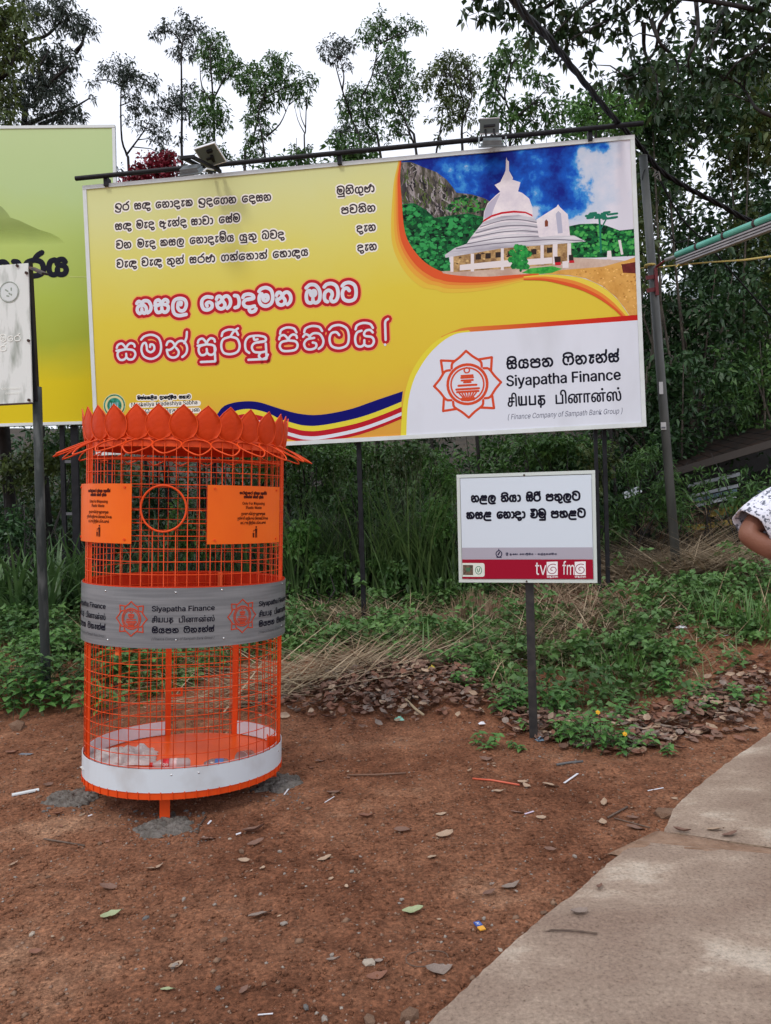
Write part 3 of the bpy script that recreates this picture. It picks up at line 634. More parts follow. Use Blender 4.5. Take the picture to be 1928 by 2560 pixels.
k.make('printed_roof_tier', flat('printed_tier_shade', (120, 116, 132)), bill)
k = Ink(fnb)
for P in (((560, 600), (690, 560), (800, 553), (908, 570)), ((532, 640), (690, 600), (820, 592), (918, 604)), ((505, 672), (680, 636), (820, 626), (922, 634))): k.stroke([tuple(q) for q in cat(ph(c2(*P)), 4)], .014, .0067, .0070)
k.make('printed_roof_tier', STU, bill)
layer('printed_dome_shade', flat('printed_dome_shade', (176, 172, 196)), [(594, 540), (598, 500), (618, 452), (664, 408), (690, 390), (668, 440), (645, 500), (640, 530)], .0066, sm_=True)
# -- swooshes
def offs(P, d):   # offset a px polyline downwards-left by normal
    out = []
    for i in range(len(P)):
        a = P[max(0, i-1)]; b = P[min(len(P)-1, i+1)]; t = (b[0]-a[0], b[1]-a[1]); l = math.hypot(*t) or 1
        dd = d[i] if hasattr(d, '__len__') else d
        out.append((P[i][0]-(-t[1]/l)*-dd*-1, P[i][1]+(t[0]/l)*dd))
    return out
nL = len(LB); cut = int(nL*.62)
A = LB[:cut]
def wide(f, P): return [f*(2.+11.*math.sin(math.pi*min(1, i/(len(P)-1))**1.3)) for i in range(len(P))]
lay = [(0, .55, flat('print_swoosh_red', (206, 84, 44))), (.55, 1.15, flat('print_swoosh_orange', (214, 128, 56))), (1.15, 1.9, flat('print_swoosh_gold', (214, 156, 62))), (1.9, 2.8, flat('print_swoosh_yellow', (212, 178, 66)))]
for i, (a_, b_, m_) in enumerate(lay):
    if i == 0: a_ = -.9
    P0 = [(p[0]-wide(a_, A)[j]*(1 if j < len(A)*.62 else .3), p[1]+wide(a_, A)[j]*(0 if j < len(A)*.25 else min(1, (j/len(A)-.25)*2.4))) for j, p in enumerate(A)]
    P1 = [(p[0]-wide(b_, A)[j]*(1 if j < len(A)*.62 else .3), p[1]+wide(b_, A)[j]*(0 if j < len(A)*.25 else min(1, (j/len(A)-.25)*2.4))) for j, p in enumerate(A)]
    k = Ink(fnb); k.band(ph(P0), ph(P1), .0086-.0018*i if i else .0092); k.make('printed_swoosh', m_, bill)
base = smooth(c2((830, 884), (960, 872), (1100, 882), (1200, 902), (1300, 948), (1380, 1012), (1430, 1076), (1459, 1116)), 4)
ins = [smooth(c2(*q), 4) for q in (
    ((830, 890), (960, 884), (1100, 902), (1200, 934), (1290, 980), (1360, 1034), (1405, 1080), (1440, 1118)),
    ((830, 898), (960, 896), (1100, 922), (1190, 952), (1280, 996), (1340, 1040), (1390, 1082), (1425, 1119)),
    ((830, 905), (960, 910), (1090, 940), (1180, 968), (1260, 1006), (1320, 1044), (1375, 1086), (1410, 1120)))]
for i, (P0, P1, m_) in enumerate(((base, ins[0], flat('print_swoosh_light', (216, 194, 74))), (ins[0], ins[1], flat('print_swoosh_orange', 0)), (ins[1], ins[2], flat('print_swoosh_red', 0)))):
    k = Ink(fnb); k.band(ph(P0), ph(P1), .0094+.0004*i); k.make('printed_swoosh', m_, bill)
# -- red strip, white company field, yellow rim
RG = gradmat('printed_red_strip', (1, 0, 0), [(0, (206, 168, 60)), (.3, (204, 112, 52)), (.65, (196, 56, 34)), (1, (184, 28, 26))], .55, 3.0, fine=0)
k = Ink(fnb); k.band(ph(smooth(c3((300, 150), (400, 108), (480, 92), (800, 72), (1150, 46), (1516, 17)), 3)), ph(smooth(c3((310, 180), (400, 136), (480, 122), (800, 100), (1150, 76), (1520, 50)), 3)), .0100); k.make('printed_red_strip', RG, bill)
arc = c3((480, 122), (410, 130), (360, 148), (310, 180), (262, 222), (215, 275), (175, 335), (140, 400), (115, 475), (100, 550), (92, 640), (88, 772))
arc = smooth(arc, 4); aout = smooth(c3((470, 112), (395, 122), (340, 138), (285, 168), (235, 208), (186, 262), (145, 322), (110, 390), (86, 468), (70, 548), (60, 640), (52, 774)), 4)
k = Ink(fnb); k.band(ph(aout), ph(arc), .0112); k.make('printed_yellow_rim', YEL, bill)
wp = ph(arc); wp = [p if p[1] > .045 else (p[0], .045) for p in wp]+[(BW-.045, .045), (BW-.045, hm(*c3((1520, 50))[0])[1])]
k = Ink(fnb); k.poly(wp, .0106); k.make('printed_white_field', WHITE, bill)
# -- five colour wave
top = smooth([(520, 1075), (552, 1022), (578, 1008), (605, 1003.5), (630, 1003), (655, 1007), (698, 1021), (742, 1033), (785, 1037.5), (828, 1033), (882, 1021), (936, 1002), (1007, 978)], 3)
bot = smooth([(500, 1100), (540, 1066), (580, 1031), (622, 1022), (666, 1031), (700, 1047), (742, 1060), (764, 1064), (796, 1064), (850, 1055), (904, 1042), (958, 1023), (1004, 1004)], 3)
edges = [top, bot]
for d in (13., 26., 35., 43.): edges.append([(x, y+d*(1.0 if x > 700 else .95)) for x, y in bot])
for i, m_ in enumerate((NAVY, YEL, RED, WHITE, RED)):
    a_, b_ = ph(edges[i]), ph(edges[i+1]); cl = lambda P: [(p[0], max(p[1], .046)) for p in P]
    k = Ink(fnb); k.band(cl(a_), cl(b_), .0030+.0003*i); k.make('printed_wave_stripe', m_, bill)
# -- verse lines in black with a white halo
r5 = CR(270, 470, .13806); r6 = CR(490, 460, .18007); r7 = CR(820, 440, .09943)
verse = [('ir', r5, 122, 403, 385, 414), ('sD', r5, 475, 400, 780, 381), ('enAdZk', r5, 860, 377, 1540, 334), ('idegn', r6, 30, 302, 560, 273), ('edsn', r6, 635, 263, 1045, 238),
 ('sD', r5, 130, 770, 435, 752), ('mZd', r5, 512, 747, 850, 728), ('aZnxd', r5, 930, 720, 1430, 688), ('sAvA', r6, -69, 580, 240, 564), ('esxm', r6, 315, 552, 615, 533),
 ('vn', r5, 145, 1110, 430, 1096), ('mZd', r5, 530, 1088, 868, 1070), ('ksl', r5, 945, 1062, 1385, 1036), ('enAdZm^y', r6, -89, 840, 530, 803), ('yutu', r6, 600, 798, 845, 780), ('bvd', r6, 912, 775, 1230, 757),
 ('vZD', r5, 155, 1455, 530, 1434), ('vZD', r5, 607, 1425, 985, 1404), ('tunx', r5, 1065, 1398, 1380, 1378), ('srN', r6, -91, 1108, 270, 1088), ('gtxetAtx', r6, 345, 1078, 990, 1043), ('ehADy', r6, 1063, 1034, 1560, 1000),
 ('mun^guN', r7, 210, 492, 1175, 412), ('pvt^n', r7, 325, 968, 1195, 905), ('dZn', r7, 710, 1430, 1205, 1388), ('dZn', r7, 730, 1912, 1230, 1872)]
for wd, cr_, x0, y0, x1, y1 in verse:
    (a_, b_), (c_, d_) = ph(cr_((x0, y0), (x1, y1))); i1, i2 = Ink(fnb), Ink(fnb)
    sinhala([(i1, 0, .0045), (i2, .032, .0025)], wd, a_, b_, c_, d_, .083, .0165, .001)
    merged('verse_word', [(i1, DGREY), (i2, HALO)], bill)
# -- two headline rows, white on red
r3 = CR(320, 680, .18007); r4 = CR(600, 660, .24010)
head = [('ksl', r3((105, 606), (845, 566)), .19, .040), ('enAdmn', r3((1000, 556))+r4((552, 440)), .19, .040), ('ObT', r4((670, 428), (1232, 400)), .19, .040)]
head2 = [('smnx', CR(180, 380, .54022)((205, 970))+r3((845, 1196)), .225, .026), ('sur^Du', r3((960, 1178))+r4((300, 932)), .225, .026), ('p^h^Ty^', r4((400, 924), (1415, 868)), .215, .026), ('!', r4((1475, 862), (1560, 850)), .24, .034)]
for wd, pp, xh, w_ in head+head2:
    (a_, b_), (c_, d_) = ph(pp); i1, i2, i3 = Ink(fnb), Ink(fnb), Ink(fnb)
    if wd == '!':
        S = [ph(r4((1540, 572), (1512, 600), (1512, 680), (1516, 790))), ph(r4((1509, 838), (1511, 842)))]
        for s in S:
            P = cat(s, 4) if len(s) > 2 else s
            for kk, ex, h_ in ((i1, .0, .0075), (i2, .064, .005), (i3, .086, .003)): kk.stroke(P, .026+ex, h_, h_+.001)
    else: sinhala([(i1, 0, .0075), (i2, .064, .0050), (i3, .086, .0030)], wd, a_, b_, c_, d_, xh, w_, .0012)
    merged('headline_word', [(i1, WHITE), (i2, RED), (i3, ORL)], bill)
# -- company block
r8 = CR(1250, 860, .19208)
k = Ink(fnb); (cx_, cy_) = ph(c3((462, 443)))[0]; draw_logo(k, (cx_, cy_), .36, .026, .013); k.make('company_emblem', LOGO, bill)
for wd, x0, y0, x1, y1 in (('s^ypt', 85, 338, 700, 303), ('f^nWnxsx', 812, 290, 1560, 240)):
    (a_, b_), (c_, d_) = ph(r8((x0, y0), (x1, y1))); k = Ink(fnb); sinhala([(k, 0, .013)], wd, a_, b_, c_, d_, .113, .022, .001); k.make('company_word', INK, bill)
(a_, b_), (c_, d_) = ph(r8((90, 551), (1572, 466))); k = Ink(fnb); k.latin('Siyapatha Finance', a_, b_, c_, d_, .112, .013, .022); k.make('company_word', INK, bill)
(a_, b_), (c_, d_) = ph(r8((105, 818), (595, 795))); tamil_name(fnb, a_, b_, c_, d_, .128, .020, .013, INK, bill)
(a_, b_), (c_, d_) = ph(r8((730, 783), (1582, 738))); k = Ink(fnb); k.latin('பினான்ஸ்', a_, b_, c_, d_, .128, .013, .012); k.make('company_word', INK, bill)
k = Ink(fnb); (a_, b_), (c_, d_) = ph(r8((105, 985), (1600, 905))); k.latin('( Finance Company of Sampath Bank Group )', a_, b_, c_, d_, .056, .013, .0, .25); k.make('company_small_lettering', GREYI, bill)
# -- council block at lower left
k = Ink(fnb); (cx_, cy_) = ph(c1((197, 1172)))[0]
k.dot((cx_, cy_), .135, .0060, .0064, 28); k.make('council_crest_rim', flat('print_cream', (206, 196, 150)), bill)
k = Ink(fnb); k.stroke([(cx_+.118*math.cos(t*.2244), cy_+.118*math.sin(t*.2244)) for t in range(28)], .016, .0068, .0074, closed=True); k.dot((cx_, cy_), .086, .0068, .0072, 24); k.make('council_crest', pmat('print_crest_green', (20, 92, 60), (60, 150, 140), 18), bill)
k = Ink(fnb)
for i in range(5): k.stroke([(cx_-.05+.022*i, cy_-.02), (cx_-.045+.022*i, cy_+.03)], .009, .0078, .0082)
k.make('council_crest_building', flat('print_pale_blue', (160, 190, 214)), bill)
i1, i2 = Ink(fnb), Ink(fnb)
for wd, x0, x1 in (('msxekL^y', 302, 395), ('p;AedxS~y', 405, 485), ('sBAv', 495, 550)):
    (a_, b_), (c_, d_) = ph(c1((x0, 1146-(x0-302)*.02), (x1, 1146-(x1-302)*.02))); sinhala([(i1, 0, .0050), (i2, .026, .0030)], wd, a_, b_, c_, d_, .040, .011, .0006)
(a_, b_), (c_, d_) = ph(c1((276, 1178), (580, 1166))); i1.latin('Maskeliya Pradeshiya Sabha', a_, b_, c_, d_, .045, .0052, .012)
(a_, b_), (c_, d_) = ph(c1((268, 1212), (590, 1200))); i1.latin('மஸ்கெலிய பிரதேச சபை', a_, b_, c_, d_, .045, .0052, .006)
for y in (1172, 1205):
    (a_, b_), (c_, d_) = ph(c1((276, y), (585, y-10))); i2.stroke([(a_, b_), (c_, d_)], .062, .0030, .0034)
i1.make('council_lettering', INK, bill); i2.make('council_lettering_halo', HALO, bill)

# posts behind the board
def lp(px, py, dy=.1):          # px of the photograph -> local x of the board, dy behind it
    u, v = hm(px, py); return (u-BW/2, dy, v+Z0)
def post(b, ptop, pbot, dy, w, parent, m=BLACKP):
    t = lp(*ptop, dy); q = lp(*pbot, dy)
    B().bar((q[0], q[1], -.3), (t[0], t[1], t[2]), w, w).make('post', m, parent)
post(0, (890, 1000), (907, 1560), .10, .05, bill)
post(0, (262, 1000), (268, 1530), .10, .055, bill); post(0, (232, 1040), (240, 1530), .10, .055, bill)
post(0, (1488, 900), (1503, 1490), .10, .038, bill); post(0, (1512, 900), (1527, 1500), .14, .042, bill)
for z in (.35, 1.0, 1.6):
    a_ = lp(1503, 1400, .10); b_ = lp(1518, 1400, .22); B().bar((a_[0], a_[1], z), (b_[0], b_[1], z), .03, .03).make('rung', BLACKP, bill)
# lamp rail
ra = B().tube([lp(196+(1604-196)*t, 452+(315-452)*t, -.06) for t in (0, .25, .5, .75, 1)], .026, 10); ra.make('lamp_rail', BLACKP, bill)
for x, y in ((268, 446), (849, 392), (1473, 331)):
    p = lp(x, y, -.06); B().box((p[0], .0, p[2]-.05), (.045, .10, .10)).make('rail_bracket', BLACKP, bill)
GLASS = mat('lamp_glass', (.03, .04, .05), .15); ALU = mat('lamp_grey_metal', (.17, .20, .215), .4, (.22, .26, .27), 20); PANEL = mat('solar_panel_back', (.13, .17, .17), .5); PEDGE = mat('panel_edge_aluminium', (.75, .77, .8), .35)
def wl(px, py, Y): return bill.matrix_basis.inverted() @ at(px, py, Y)
bill_m = Matrix.Translation((BC.x, BC.y, bz)) @ Matrix.Rotation(BYAW, 4, 'Z')
def wl(px, py, Y): return bill_m.inverted() @ at(px, py, Y)
def solar_light(px, lab):
    base = Vector(lp(*px, -.06)); w = bill_m @ base; g = thing('solar_floodlight', lab, 'lamp', w, BYAW); return g, base
def lamp_head(g, c, R, sx, sy):
    b_ = B().box(c, (sx, sy, .03), R).box(c-R @ Vector((0, 0, .018)), (sx+.03, sy+.03, .012), R)
    for i in range(5): b_.box(c+R @ Vector((0, -sy*.42+sy*.21*i, .026)), (sx*.92, .012, .03), R)
    b_.make('lamp_head', ALU, g); B().box(c-R @ Vector((0, 0, .028)), (sx*.95, sy*.9, .006), R).make('lamp_glass', GLASS, g)
g, base = solar_light((540, 436), 'left solar floodlight on long arm over the billboard rail')
e = wl(462, 394, 8.12)-base; b_ = B()
for s in (-.05, .05): b_.bar((s+.02, 0, 0), (s+e.x+.03, e.y, e.z), .03, .035)
b_.bar((e.x-.05, e.y, e.z), (e.x+.11, e.y, e.z), .03, .03); b_.make('arm', BLACKP, g)
c = wl(478, 427, 8.2)-base; R = Matrix.Rotation(math.radians(-5), 3, 'Z') @ Matrix.Rotation(math.radians(38), 3, 'X')
lamp_head(g, c, R, .21, .14)
B().tube([c+Vector((.13, .0, -.02)), c+Vector((.15, .05, .03)), Vector((.03, -.05, .0))], .009, 6).make('yoke', PEDGE, g)
c = wl(526, 388, 8.4)-base; R = Matrix.Rotation(math.radians(-14), 3, 'Z') @ Matrix.Rotation(math.radians(-26), 3, 'X') @ Matrix.Rotation(math.radians(-6), 3, 'Y')
B().box(c, (.24, .24, .012), R).make('solar_panel', PANEL, g); b_ = B()
for s in (-1, 1): b_.box(c+R @ Vector((0, s*.122, .004)), (.25, .008, .026), R); b_.box(c+R @ Vector((s*.122, 0, .004)), (.008, .236, .026), R)
b_.make('panel_rim', PEDGE, g); B().box(c-R @ Vector((-.03, .06, .02)), (.06, .03, .03), R).box(c-R @ Vector((.02, -.03, .012)), (.08, .02, .012), R).make('junction_box', BLACKP, g)
B().bar((.06, 0, 0), c-R @ Vector((-.02, 0, .02)), .03, .03).make('mast', BLACKP, g)
g, base = solar_light((1228, 346), 'right solar floodlight with upright panel over the temple photo')
c = wl(1231, 358, 8.25)-base; R = Matrix.Rotation(math.radians(4), 3, 'Y') @ Matrix.Rotation(math.radians(36), 3, 'X'); lamp_head(g, c, R, .21, .13)
B().tube([c+R @ Vector(p) for p in ((-.14, .05, .05), (-.14, -.07, -.02), (.14, -.07, -.02), (.14, .05, .05))], .009, 6).make('yoke', ALU, g)
c = wl(1224, 315, 8.3)-base; R = Matrix.Rotation(math.radians(3), 3, 'Y') @ Matrix.Rotation(math.radians(-60), 3, 'X'); B().box(c, (.205, .14, .012), R).make('solar_panel', PANEL, g)
B().box(c+R @ Vector((0, .073, .004)), (.21, .012, .026), R).box(c+R @ Vector((0, -.073, .004)), (.21, .008, .02), R).make('panel_rim', PEDGE, g)
b_ = B()
for s in (-.045, .045): b_.bar(Vector((c.x+s, c.y+.02, c.z-.02)), Vector((c.x+s+.01, c.y, c.z-.19)), .022, .022)
b_.bar(Vector((c.x-.06, c.y-.005, c.z+.0)), Vector((c.x+.06, c.y-.005, c.z+.0)), .022, .022); b_.bar(Vector((c.x, c.y, c.z-.19)), Vector((0, 0, 0)), .03, .03); b_.make('mast', BLACKP, g)

# ------------------------------------------------------------------ green billboard at the left
def fade(*a):
    m = gradmat(*a); t = m.node_tree; n = t.nodes; L = t.links; m.node_tree.nodes['Principled BSDF']
    mr = next(x for x in n if x.type == 'MAP_RANGE'); m2 = n.new('ShaderNodeMapRange'); m2.inputs['From Min'].default_value = .35; m2.inputs['From Max'].default_value = .85; L.new(mr.outputs[0], m2.inputs['Value'])
    tr = n.new('ShaderNodeBsdfTransparent'); ms = n.new('ShaderNodeMixShader'); L.new(m2.outputs[0], ms.inputs[0]); L.new(tr.outputs[0], ms.inputs[1]); L.new(n['Principled BSDF'].outputs[0], ms.inputs[2]); L.new(ms.outputs[0], n['Material Output'].inputs['Surface']); return m
GC = Vector((-3.8919, 9.6, 4.5988)); GYAW = .0484; GH = 3.7276; GW = 4.9
gx = tz(-5.6, 9.7)
R3 = Matrix.Rotation(GYAW, 3, 'Z') @ Matrix.Rotation(.0106, 3, 'Y') @ Matrix.Rotation(-.054, 3, 'X')
right = GC+R3 @ Vector((1.3814/2, 0, 0)); gc = right-R3 @ Vector((GW/2, 0, 0))
gbill = thing('billboard', 'tall yellow green billboard with misty mountain, cut off at the left edge', 'billboard', (gc.x, gc.y, gx)); gbill.rotation_euler = R3.to_euler()
zc = (R3.inverted() @ (gc-Vector((gc.x, gc.y, gx)))).z; yc = (R3.inverted() @ (gc-Vector((gc.x, gc.y, gx)))).y
GZ0 = zc-GH/2
hg = homog([(0, 315), (275.4, 312.5), (298, 1058.5), (0, 1067.6)], [(GW-1.3814, GH), (GW, GH), (GW, 0), (GW-1.3814, 0)])
fng = lambda u, v, h: (u-GW/2, yc-.002-h, v+GZ0)
B().box((0, yc+.03, GZ0+GH/2), (GW-.04, .03, GH-.04)).make('panel', BLACKP, gbill)
bb = B()
for z in (GZ0+.018, GZ0+GH-.018): bb.box((0, yc+.012, z), (GW, .05, .036))
for x in (-GW/2+.018, GW/2-.018): bb.box((x, yc+.012, GZ0+GH/2), (.036, .046, GH-.08))
bb.make('frame', FRAME, gbill)
GG = gradmat('printed_green_gradient', (-.03, 0, 1), [(0, (204, 180, 28)), (.26, (206, 186, 30)), (.38, (158, 168, 58)), (.5, (164, 182, 80)), (.68, (170, 190, 110)), (.84, (172, 194, 142)), (1, (178, 198, 150))], GZ0-.35, GZ0+GH+.15, fine=.03)
k = Ink(fng); k.poly([(.03, .03), (GW-.03, .03), (GW-.03, GH-.03), (.03, GH-.03)], 0); k.make('printed_sheet', GG, gbill)
r9 = CR(0, 280, .37067)
k = Ink(fng); P = [hg(*p) for p in r9((0, 620), (35, 660), (50, 685), (110, 705), (180, 738), (240, 765), (320, 790), (370, 815), (410, 850), (425, 900), (300, 905), (0, 905))]
P = P[:10]+[P[10], (GW-1.3814-.6, P[-1][1]), (GW-1.3814-1.2, P[-1][1]+.1), (GW-1.3814-.7, P[0][1]+.25), (GW-1.3814-.3, P[0][1]+.22)]
k.poly(P, .001); k.make('printed_mountain', fade('printed_mountain', (0, 0, 1), [(0, (164, 182, 78)), (.5, (146, 164, 84)), (1, (138, 156, 100))], GZ0+2.05, GZ0+2.75), gbill)
k = Ink(fng); a_ = hg(-42, 690); c_ = hg(166, 682); sinhala([(k, 0, .003)], 'nAry', a_[0], a_[1], c_[0], c_[1], .27, .068, .001); k.make('headline_lettering', INK, gbill)
k = Ink(fng); k.stroke([hg(165, 681), hg(218, 681)], .008, .002, .0024, caps=False); k.make('sheet_seam', flat('print_seam', (190, 200, 130)), gbill)
def gw(px, py, dy):
    u, v = hg(px, py); return (u-GW/2, yc+dy, v+GZ0)
for (t, q, dy) in (((136, 1000), (148, 1530), .1), ((168, 1000), (180, 1550), .1)):
    a_ = gw(*t, dy); b_ = gw(*q, dy); B().bar((b_[0], b_[1], -.3), (a_[0], a_[1], a_[2]), .05 if t[0] == 136 else .085, .05).make('post', BLACKP, gbill)
for x in (-1.6,): B().bar((x, yc+.1, -.4), (x, yc+.1, GZ0+.3), .085, .05).make('post', BLACKP, gbill)
for py in (1160, 1304, 1458):
    a_ = gw(140, py, .1); b_ = gw(175, py-1, .1); B().bar((a_[0], a_[1], a_[2]), (b_[0], b_[1], b_[2]), .035, .035).make('rung', mat('rung_grey', (.10, .10, .11), .5), gbill)

# ------------------------------------------------------------------ weathered sign on pole, left edge
LC = Vector((-2.9659, 6.4, 3.1293)); LH = 1.1368; LW = .86; lz = tz(-2.9, 6.5)
R3 = Matrix.Rotation(-.1379, 3, 'Z') @ Matrix.Rotation(.0136, 3, 'Y') @ Matrix.Rotation(-.0129, 3, 'X')
right = LC+R3 @ Vector((.2662/2, 0, 0)); lc = right-R3 @ Vector((LW/2, 0, 0))
ls = thing('notice_board', 'weathered white notice board with faded ring emblem, on tall grey pole at left', 'sign', (-2.896, 6.5, lz)); ls.rotation_euler = R3.to_euler()
Li = R3.inverted(); cl_ = Li @ (lc-Vector((-2.896, 6.5, lz)))
hl = homog([(0, 663.5), (65, 657.4), (85.3, 1004.7), (0, 1010.3)], [(LW-.2662, LH), (LW, LH), (LW, 0), (LW-.2662, 0)])
fnl = lambda u, v, h: (cl_.x+u-LW/2, cl_.y-.002-h, cl_.z-LH/2+v)
B().box((cl_.x, cl_.y+.008, cl_.z), (LW, .014, LH)).make('panel', mat('weathered_white', alb(206, 212, 216), .6, alb(118, 128, 120), 3.4, lo=.5, hi=.72, detail=8, stretch=(3, 1, .8)), ls)
k = Ink(fnl); c_ = hl(*r9((65, 1178))[0]); k.dot(c_, .075, .001, .0014, 24); k.make('emblem', flat('print_faded_white', (200, 208, 214)), ls)
k = Ink(fnl); k.stroke([(c_[0]+.084*math.cos(t*.2618), c_[1]+.084*math.sin(t*.2618)) for t in range(24)], .006, .001, .0014, closed=True)
for (dx_, dy_) in ((-.03, .02), (.02, .03), (.0, -.01), (-.02, -.03), (.02, -.02)): k.stroke([(c_[0]+dx_, c_[1]+dy_), (c_[0]+dx_*.6+.008, c_[1]+dy_*.8-.01)], .012, .002, .0024)
k.make('emblem_marks', flat('print_faded_green', (140, 152, 146)), ls)
k = Ink(fnl)
for wd, x0, x1, y in (('m er', 0, 140, 1490), ('er', -50, 45, 1560)):
    a_, c2_ = hl(*r9((x0, y))[0]), hl(*r9((x1, y-8))[0]); sinhala([(k, 0, .001)], wd.replace(' ', ''), a_[0], a_[1], c2_[0], c2_[1], .05, .007, .0004)
for x0, x1, y in ((0, 140, 1850), (30, 135, 1890)):
    a_, c2_ = hl(*r9((x0, y))[0]), hl(*r9((x1, y-8))[0]); k.latin('uuuuuuuu' if 0 else 'ooooooo', a_[0], a_[1], c2_[0], c2_[1], .02, .001)
k.make('faded_lettering', flat('print_faded_letters', (226, 230, 232)), ls)
RUST = mat('rusty_steel', (.03, .022, .02), .7, (.12, .05, .03), 9, lo=.45, hi=.62); RUSTD = mat('rust_dark', (.05, .02, .012), .8)
GALV = mat('aged_grey_pipe', (.028, .033, .032), .7, (.12, .125, .12), 14, lo=.5, hi=.76, spec=.25, bump=.3, bscale=40, stretch=(1, 1, .25))
L_ = lambda px, py, Y: Li @ (at(px, py, Y)-Vector((-2.896, 6.5, lz)))
pt, pm, pb = L_(72, 655, 6.42), L_(90, 1003, 6.44), L_(118, 1760, 6.5)
B().bar(pm, pt, .048, .04).make('angle_post', BLACKP, ls)
B().tube([pb-Vector((0, 0, .3)), pb, (pb+pm)/2, pm+Vector((-.0, .02, .12))], .038, 14).make('pole', GALV, ls, smooth=True)
a_, b_ = L_(80, 670, 6.4), L_(113, 685, 6.1); B().bar(a_, b_, .05, .018).make('bracket', RUST, ls)
B().box(((fnl(LW-.05, -.006, 0)[0]-LW/2+.05), cl_.y, cl_.z-LH/2-.008), (LW, .012, .014)).make('lower_lip', RUSTD, ls)
for (x, y) in ((43, 663.5), (63, 677), (72, 828), (78, 998)):
    u, v = hl(x, y); B().tube([fnl(u, v, 0), fnl(u, v, .012)], .012, 8).make('bolt', RUSTD, ls)

# ------------------------------------------------------------------ small white sign on a black post
SCn = Vector((.9156, 5.13, 1.4056)); SH, SW = .7237, .8989
pb = gp(1334, 1848)
R3 = Matrix.Rotation(-.2712, 3, 'Z') @ Matrix.Rotation(.0199, 3, 'Y') @ Matrix.Rotation(-.0046, 3, 'X'); Ri = R3.inverted()
ss = thing('sign', 'small white sign with two black text lines and a red logo strip, on black post', 'sign', pb); ss.rotation_euler = R3.to_euler()
sc_ = Ri @ (SCn-pb)
hs = homog([(1141.6, 1186.9), (1487.3, 1175.6), (1494.5, 1457.7), (1148.8, 1454.8)], [(0, SH), (SW, SH), (SW, 0), (0, 0)])
fns = lambda u, v, h: (sc_.x+u-SW/2, sc_.y-.002-h, sc_.z-SH/2+v)
B().box((sc_.x, sc_.y+.012, sc_.z), (SW-.02, .016, SH-.02)).make('panel', FRAME, ss)
bb = B()
for s in (-1, 1): bb.box((sc_.x, sc_.y+.004, sc_.z+s*(SH/2-.011)), (SW, .03, .022)); bb.box((sc_.x+s*(SW/2-.011), sc_.y+.004, sc_.z), (.022, .028, SH-.045))
bb.make('frame', mat('sign_frame', (.60, .66, .62), .45), ss)
q5 = CR(1120, 1160, .24010)
fsp = Ink(lambda u, v, h: fns(u, v, h+.0125))
def sl_(name, m_, pts, h, fn=None):
    k = Ink(lambda u, v, h: fns(u, v, h+.0125)); k.poly([hs(*p) for p in q5(*pts)], h); return k.make(name, m_, ss)
sl_('printed_white', flat('print_sign_white', (196, 208, 226)), [(130, 152), (1490, 112), (1518, 1200), (158, 1190)], .0)
sl_('printed_grey_strip', flat('print_strip_grey', (160, 158, 176)), [(150, 868), (1506, 868), (1510, 992), (154, 990)], .0008)
sl_('printed_red_strip', flat('print_maroon', (146, 14, 44)), [(154, 990), (1511, 994), (1517, 1198), (158, 1190)], .0012)
sl_('printed_logo_field', flat('print_logo_field', (206, 214, 212)), [(155, 1026), (368, 1028), (382, 1036), (386, 1050), (387, 1150), (382, 1164), (368, 1170), (158, 1168)], .0020)
for wd, cr_, x0, y0, x1, y1 in (('nLl', CR(1160, 1210, .09604), 185, 487, 845, 484), ('t^yA', CR(1160, 1210, .09604), 955, 480, 1490, 474), ('s^r^', CR(1310, 1210, .10204), 45, 438, 420, 434), ('ptulT', CR(1310, 1210, .10204), 528, 430, 1390, 418),
    ('ksL', CR(1160, 1210, .09604), 65, 920, 735, 912), ('enAdA', CR(1160, 1210, .09604), 850, 910, 1610, 903), ('Emu', CR(1310, 1210, .10204), 150, 848, 550, 845), ('phLT', CR(1310, 1210, .10204), 655, 843, 1525, 835)):
    (a_, b_), (c_, d_) = [hs(*p) for p in cr_((x0, y0), (x1, y1))]
    k = Ink(fsp.fn); sinhala([(k, 0, .0015)], wd, a_, b_, c_, d_, .054, .0128, .0006); k.make('slogan_word', INK, ss)
k = Ink(fsp.fn); KB = flat('print_strip_ink', (30, 30, 62))
for wd, x0, x1, xh in (('S;~', 604, 632, .011), ('loknA', 645, 732, .009), ('epAl~s^y', 748, 893, .009), ('-', 907, 920, .010), ('nlxltnxn^y', 936, 1136, .009)):
    (a_, b_), (c_, d_) = [hs(*p) for p in q5((x0, 946), (x1, 946))]; sinhala([(k, 0, .002)], wd, a_, b_, c_, d_, xh*1.25, .0026, .0003)
cx_, cy_ = hs(*q5((534, 930))[0]); k.stroke([(cx_+.019*math.cos(t*.3927), cy_-.002+.021*math.sin(t*.3927)) for t in range(16)], .006, .002, .0024, closed=True)
k.stroke([(cx_, cy_+.03), (cx_, cy_+.022)], .005, .002, .0024); k.stroke([(cx_-.006, cy_-.008), (cx_+.004, cy_+.008)], .008, .002, .0024); k.stroke([(cx_-.014, cy_-.024), (cx_+.014, cy_-.024)], .007, .002, .0024)
k.make('strip_lettering', KB, ss)
k = Ink(fsp.fn); RW = flat('print_logo_white', (222, 222, 232))
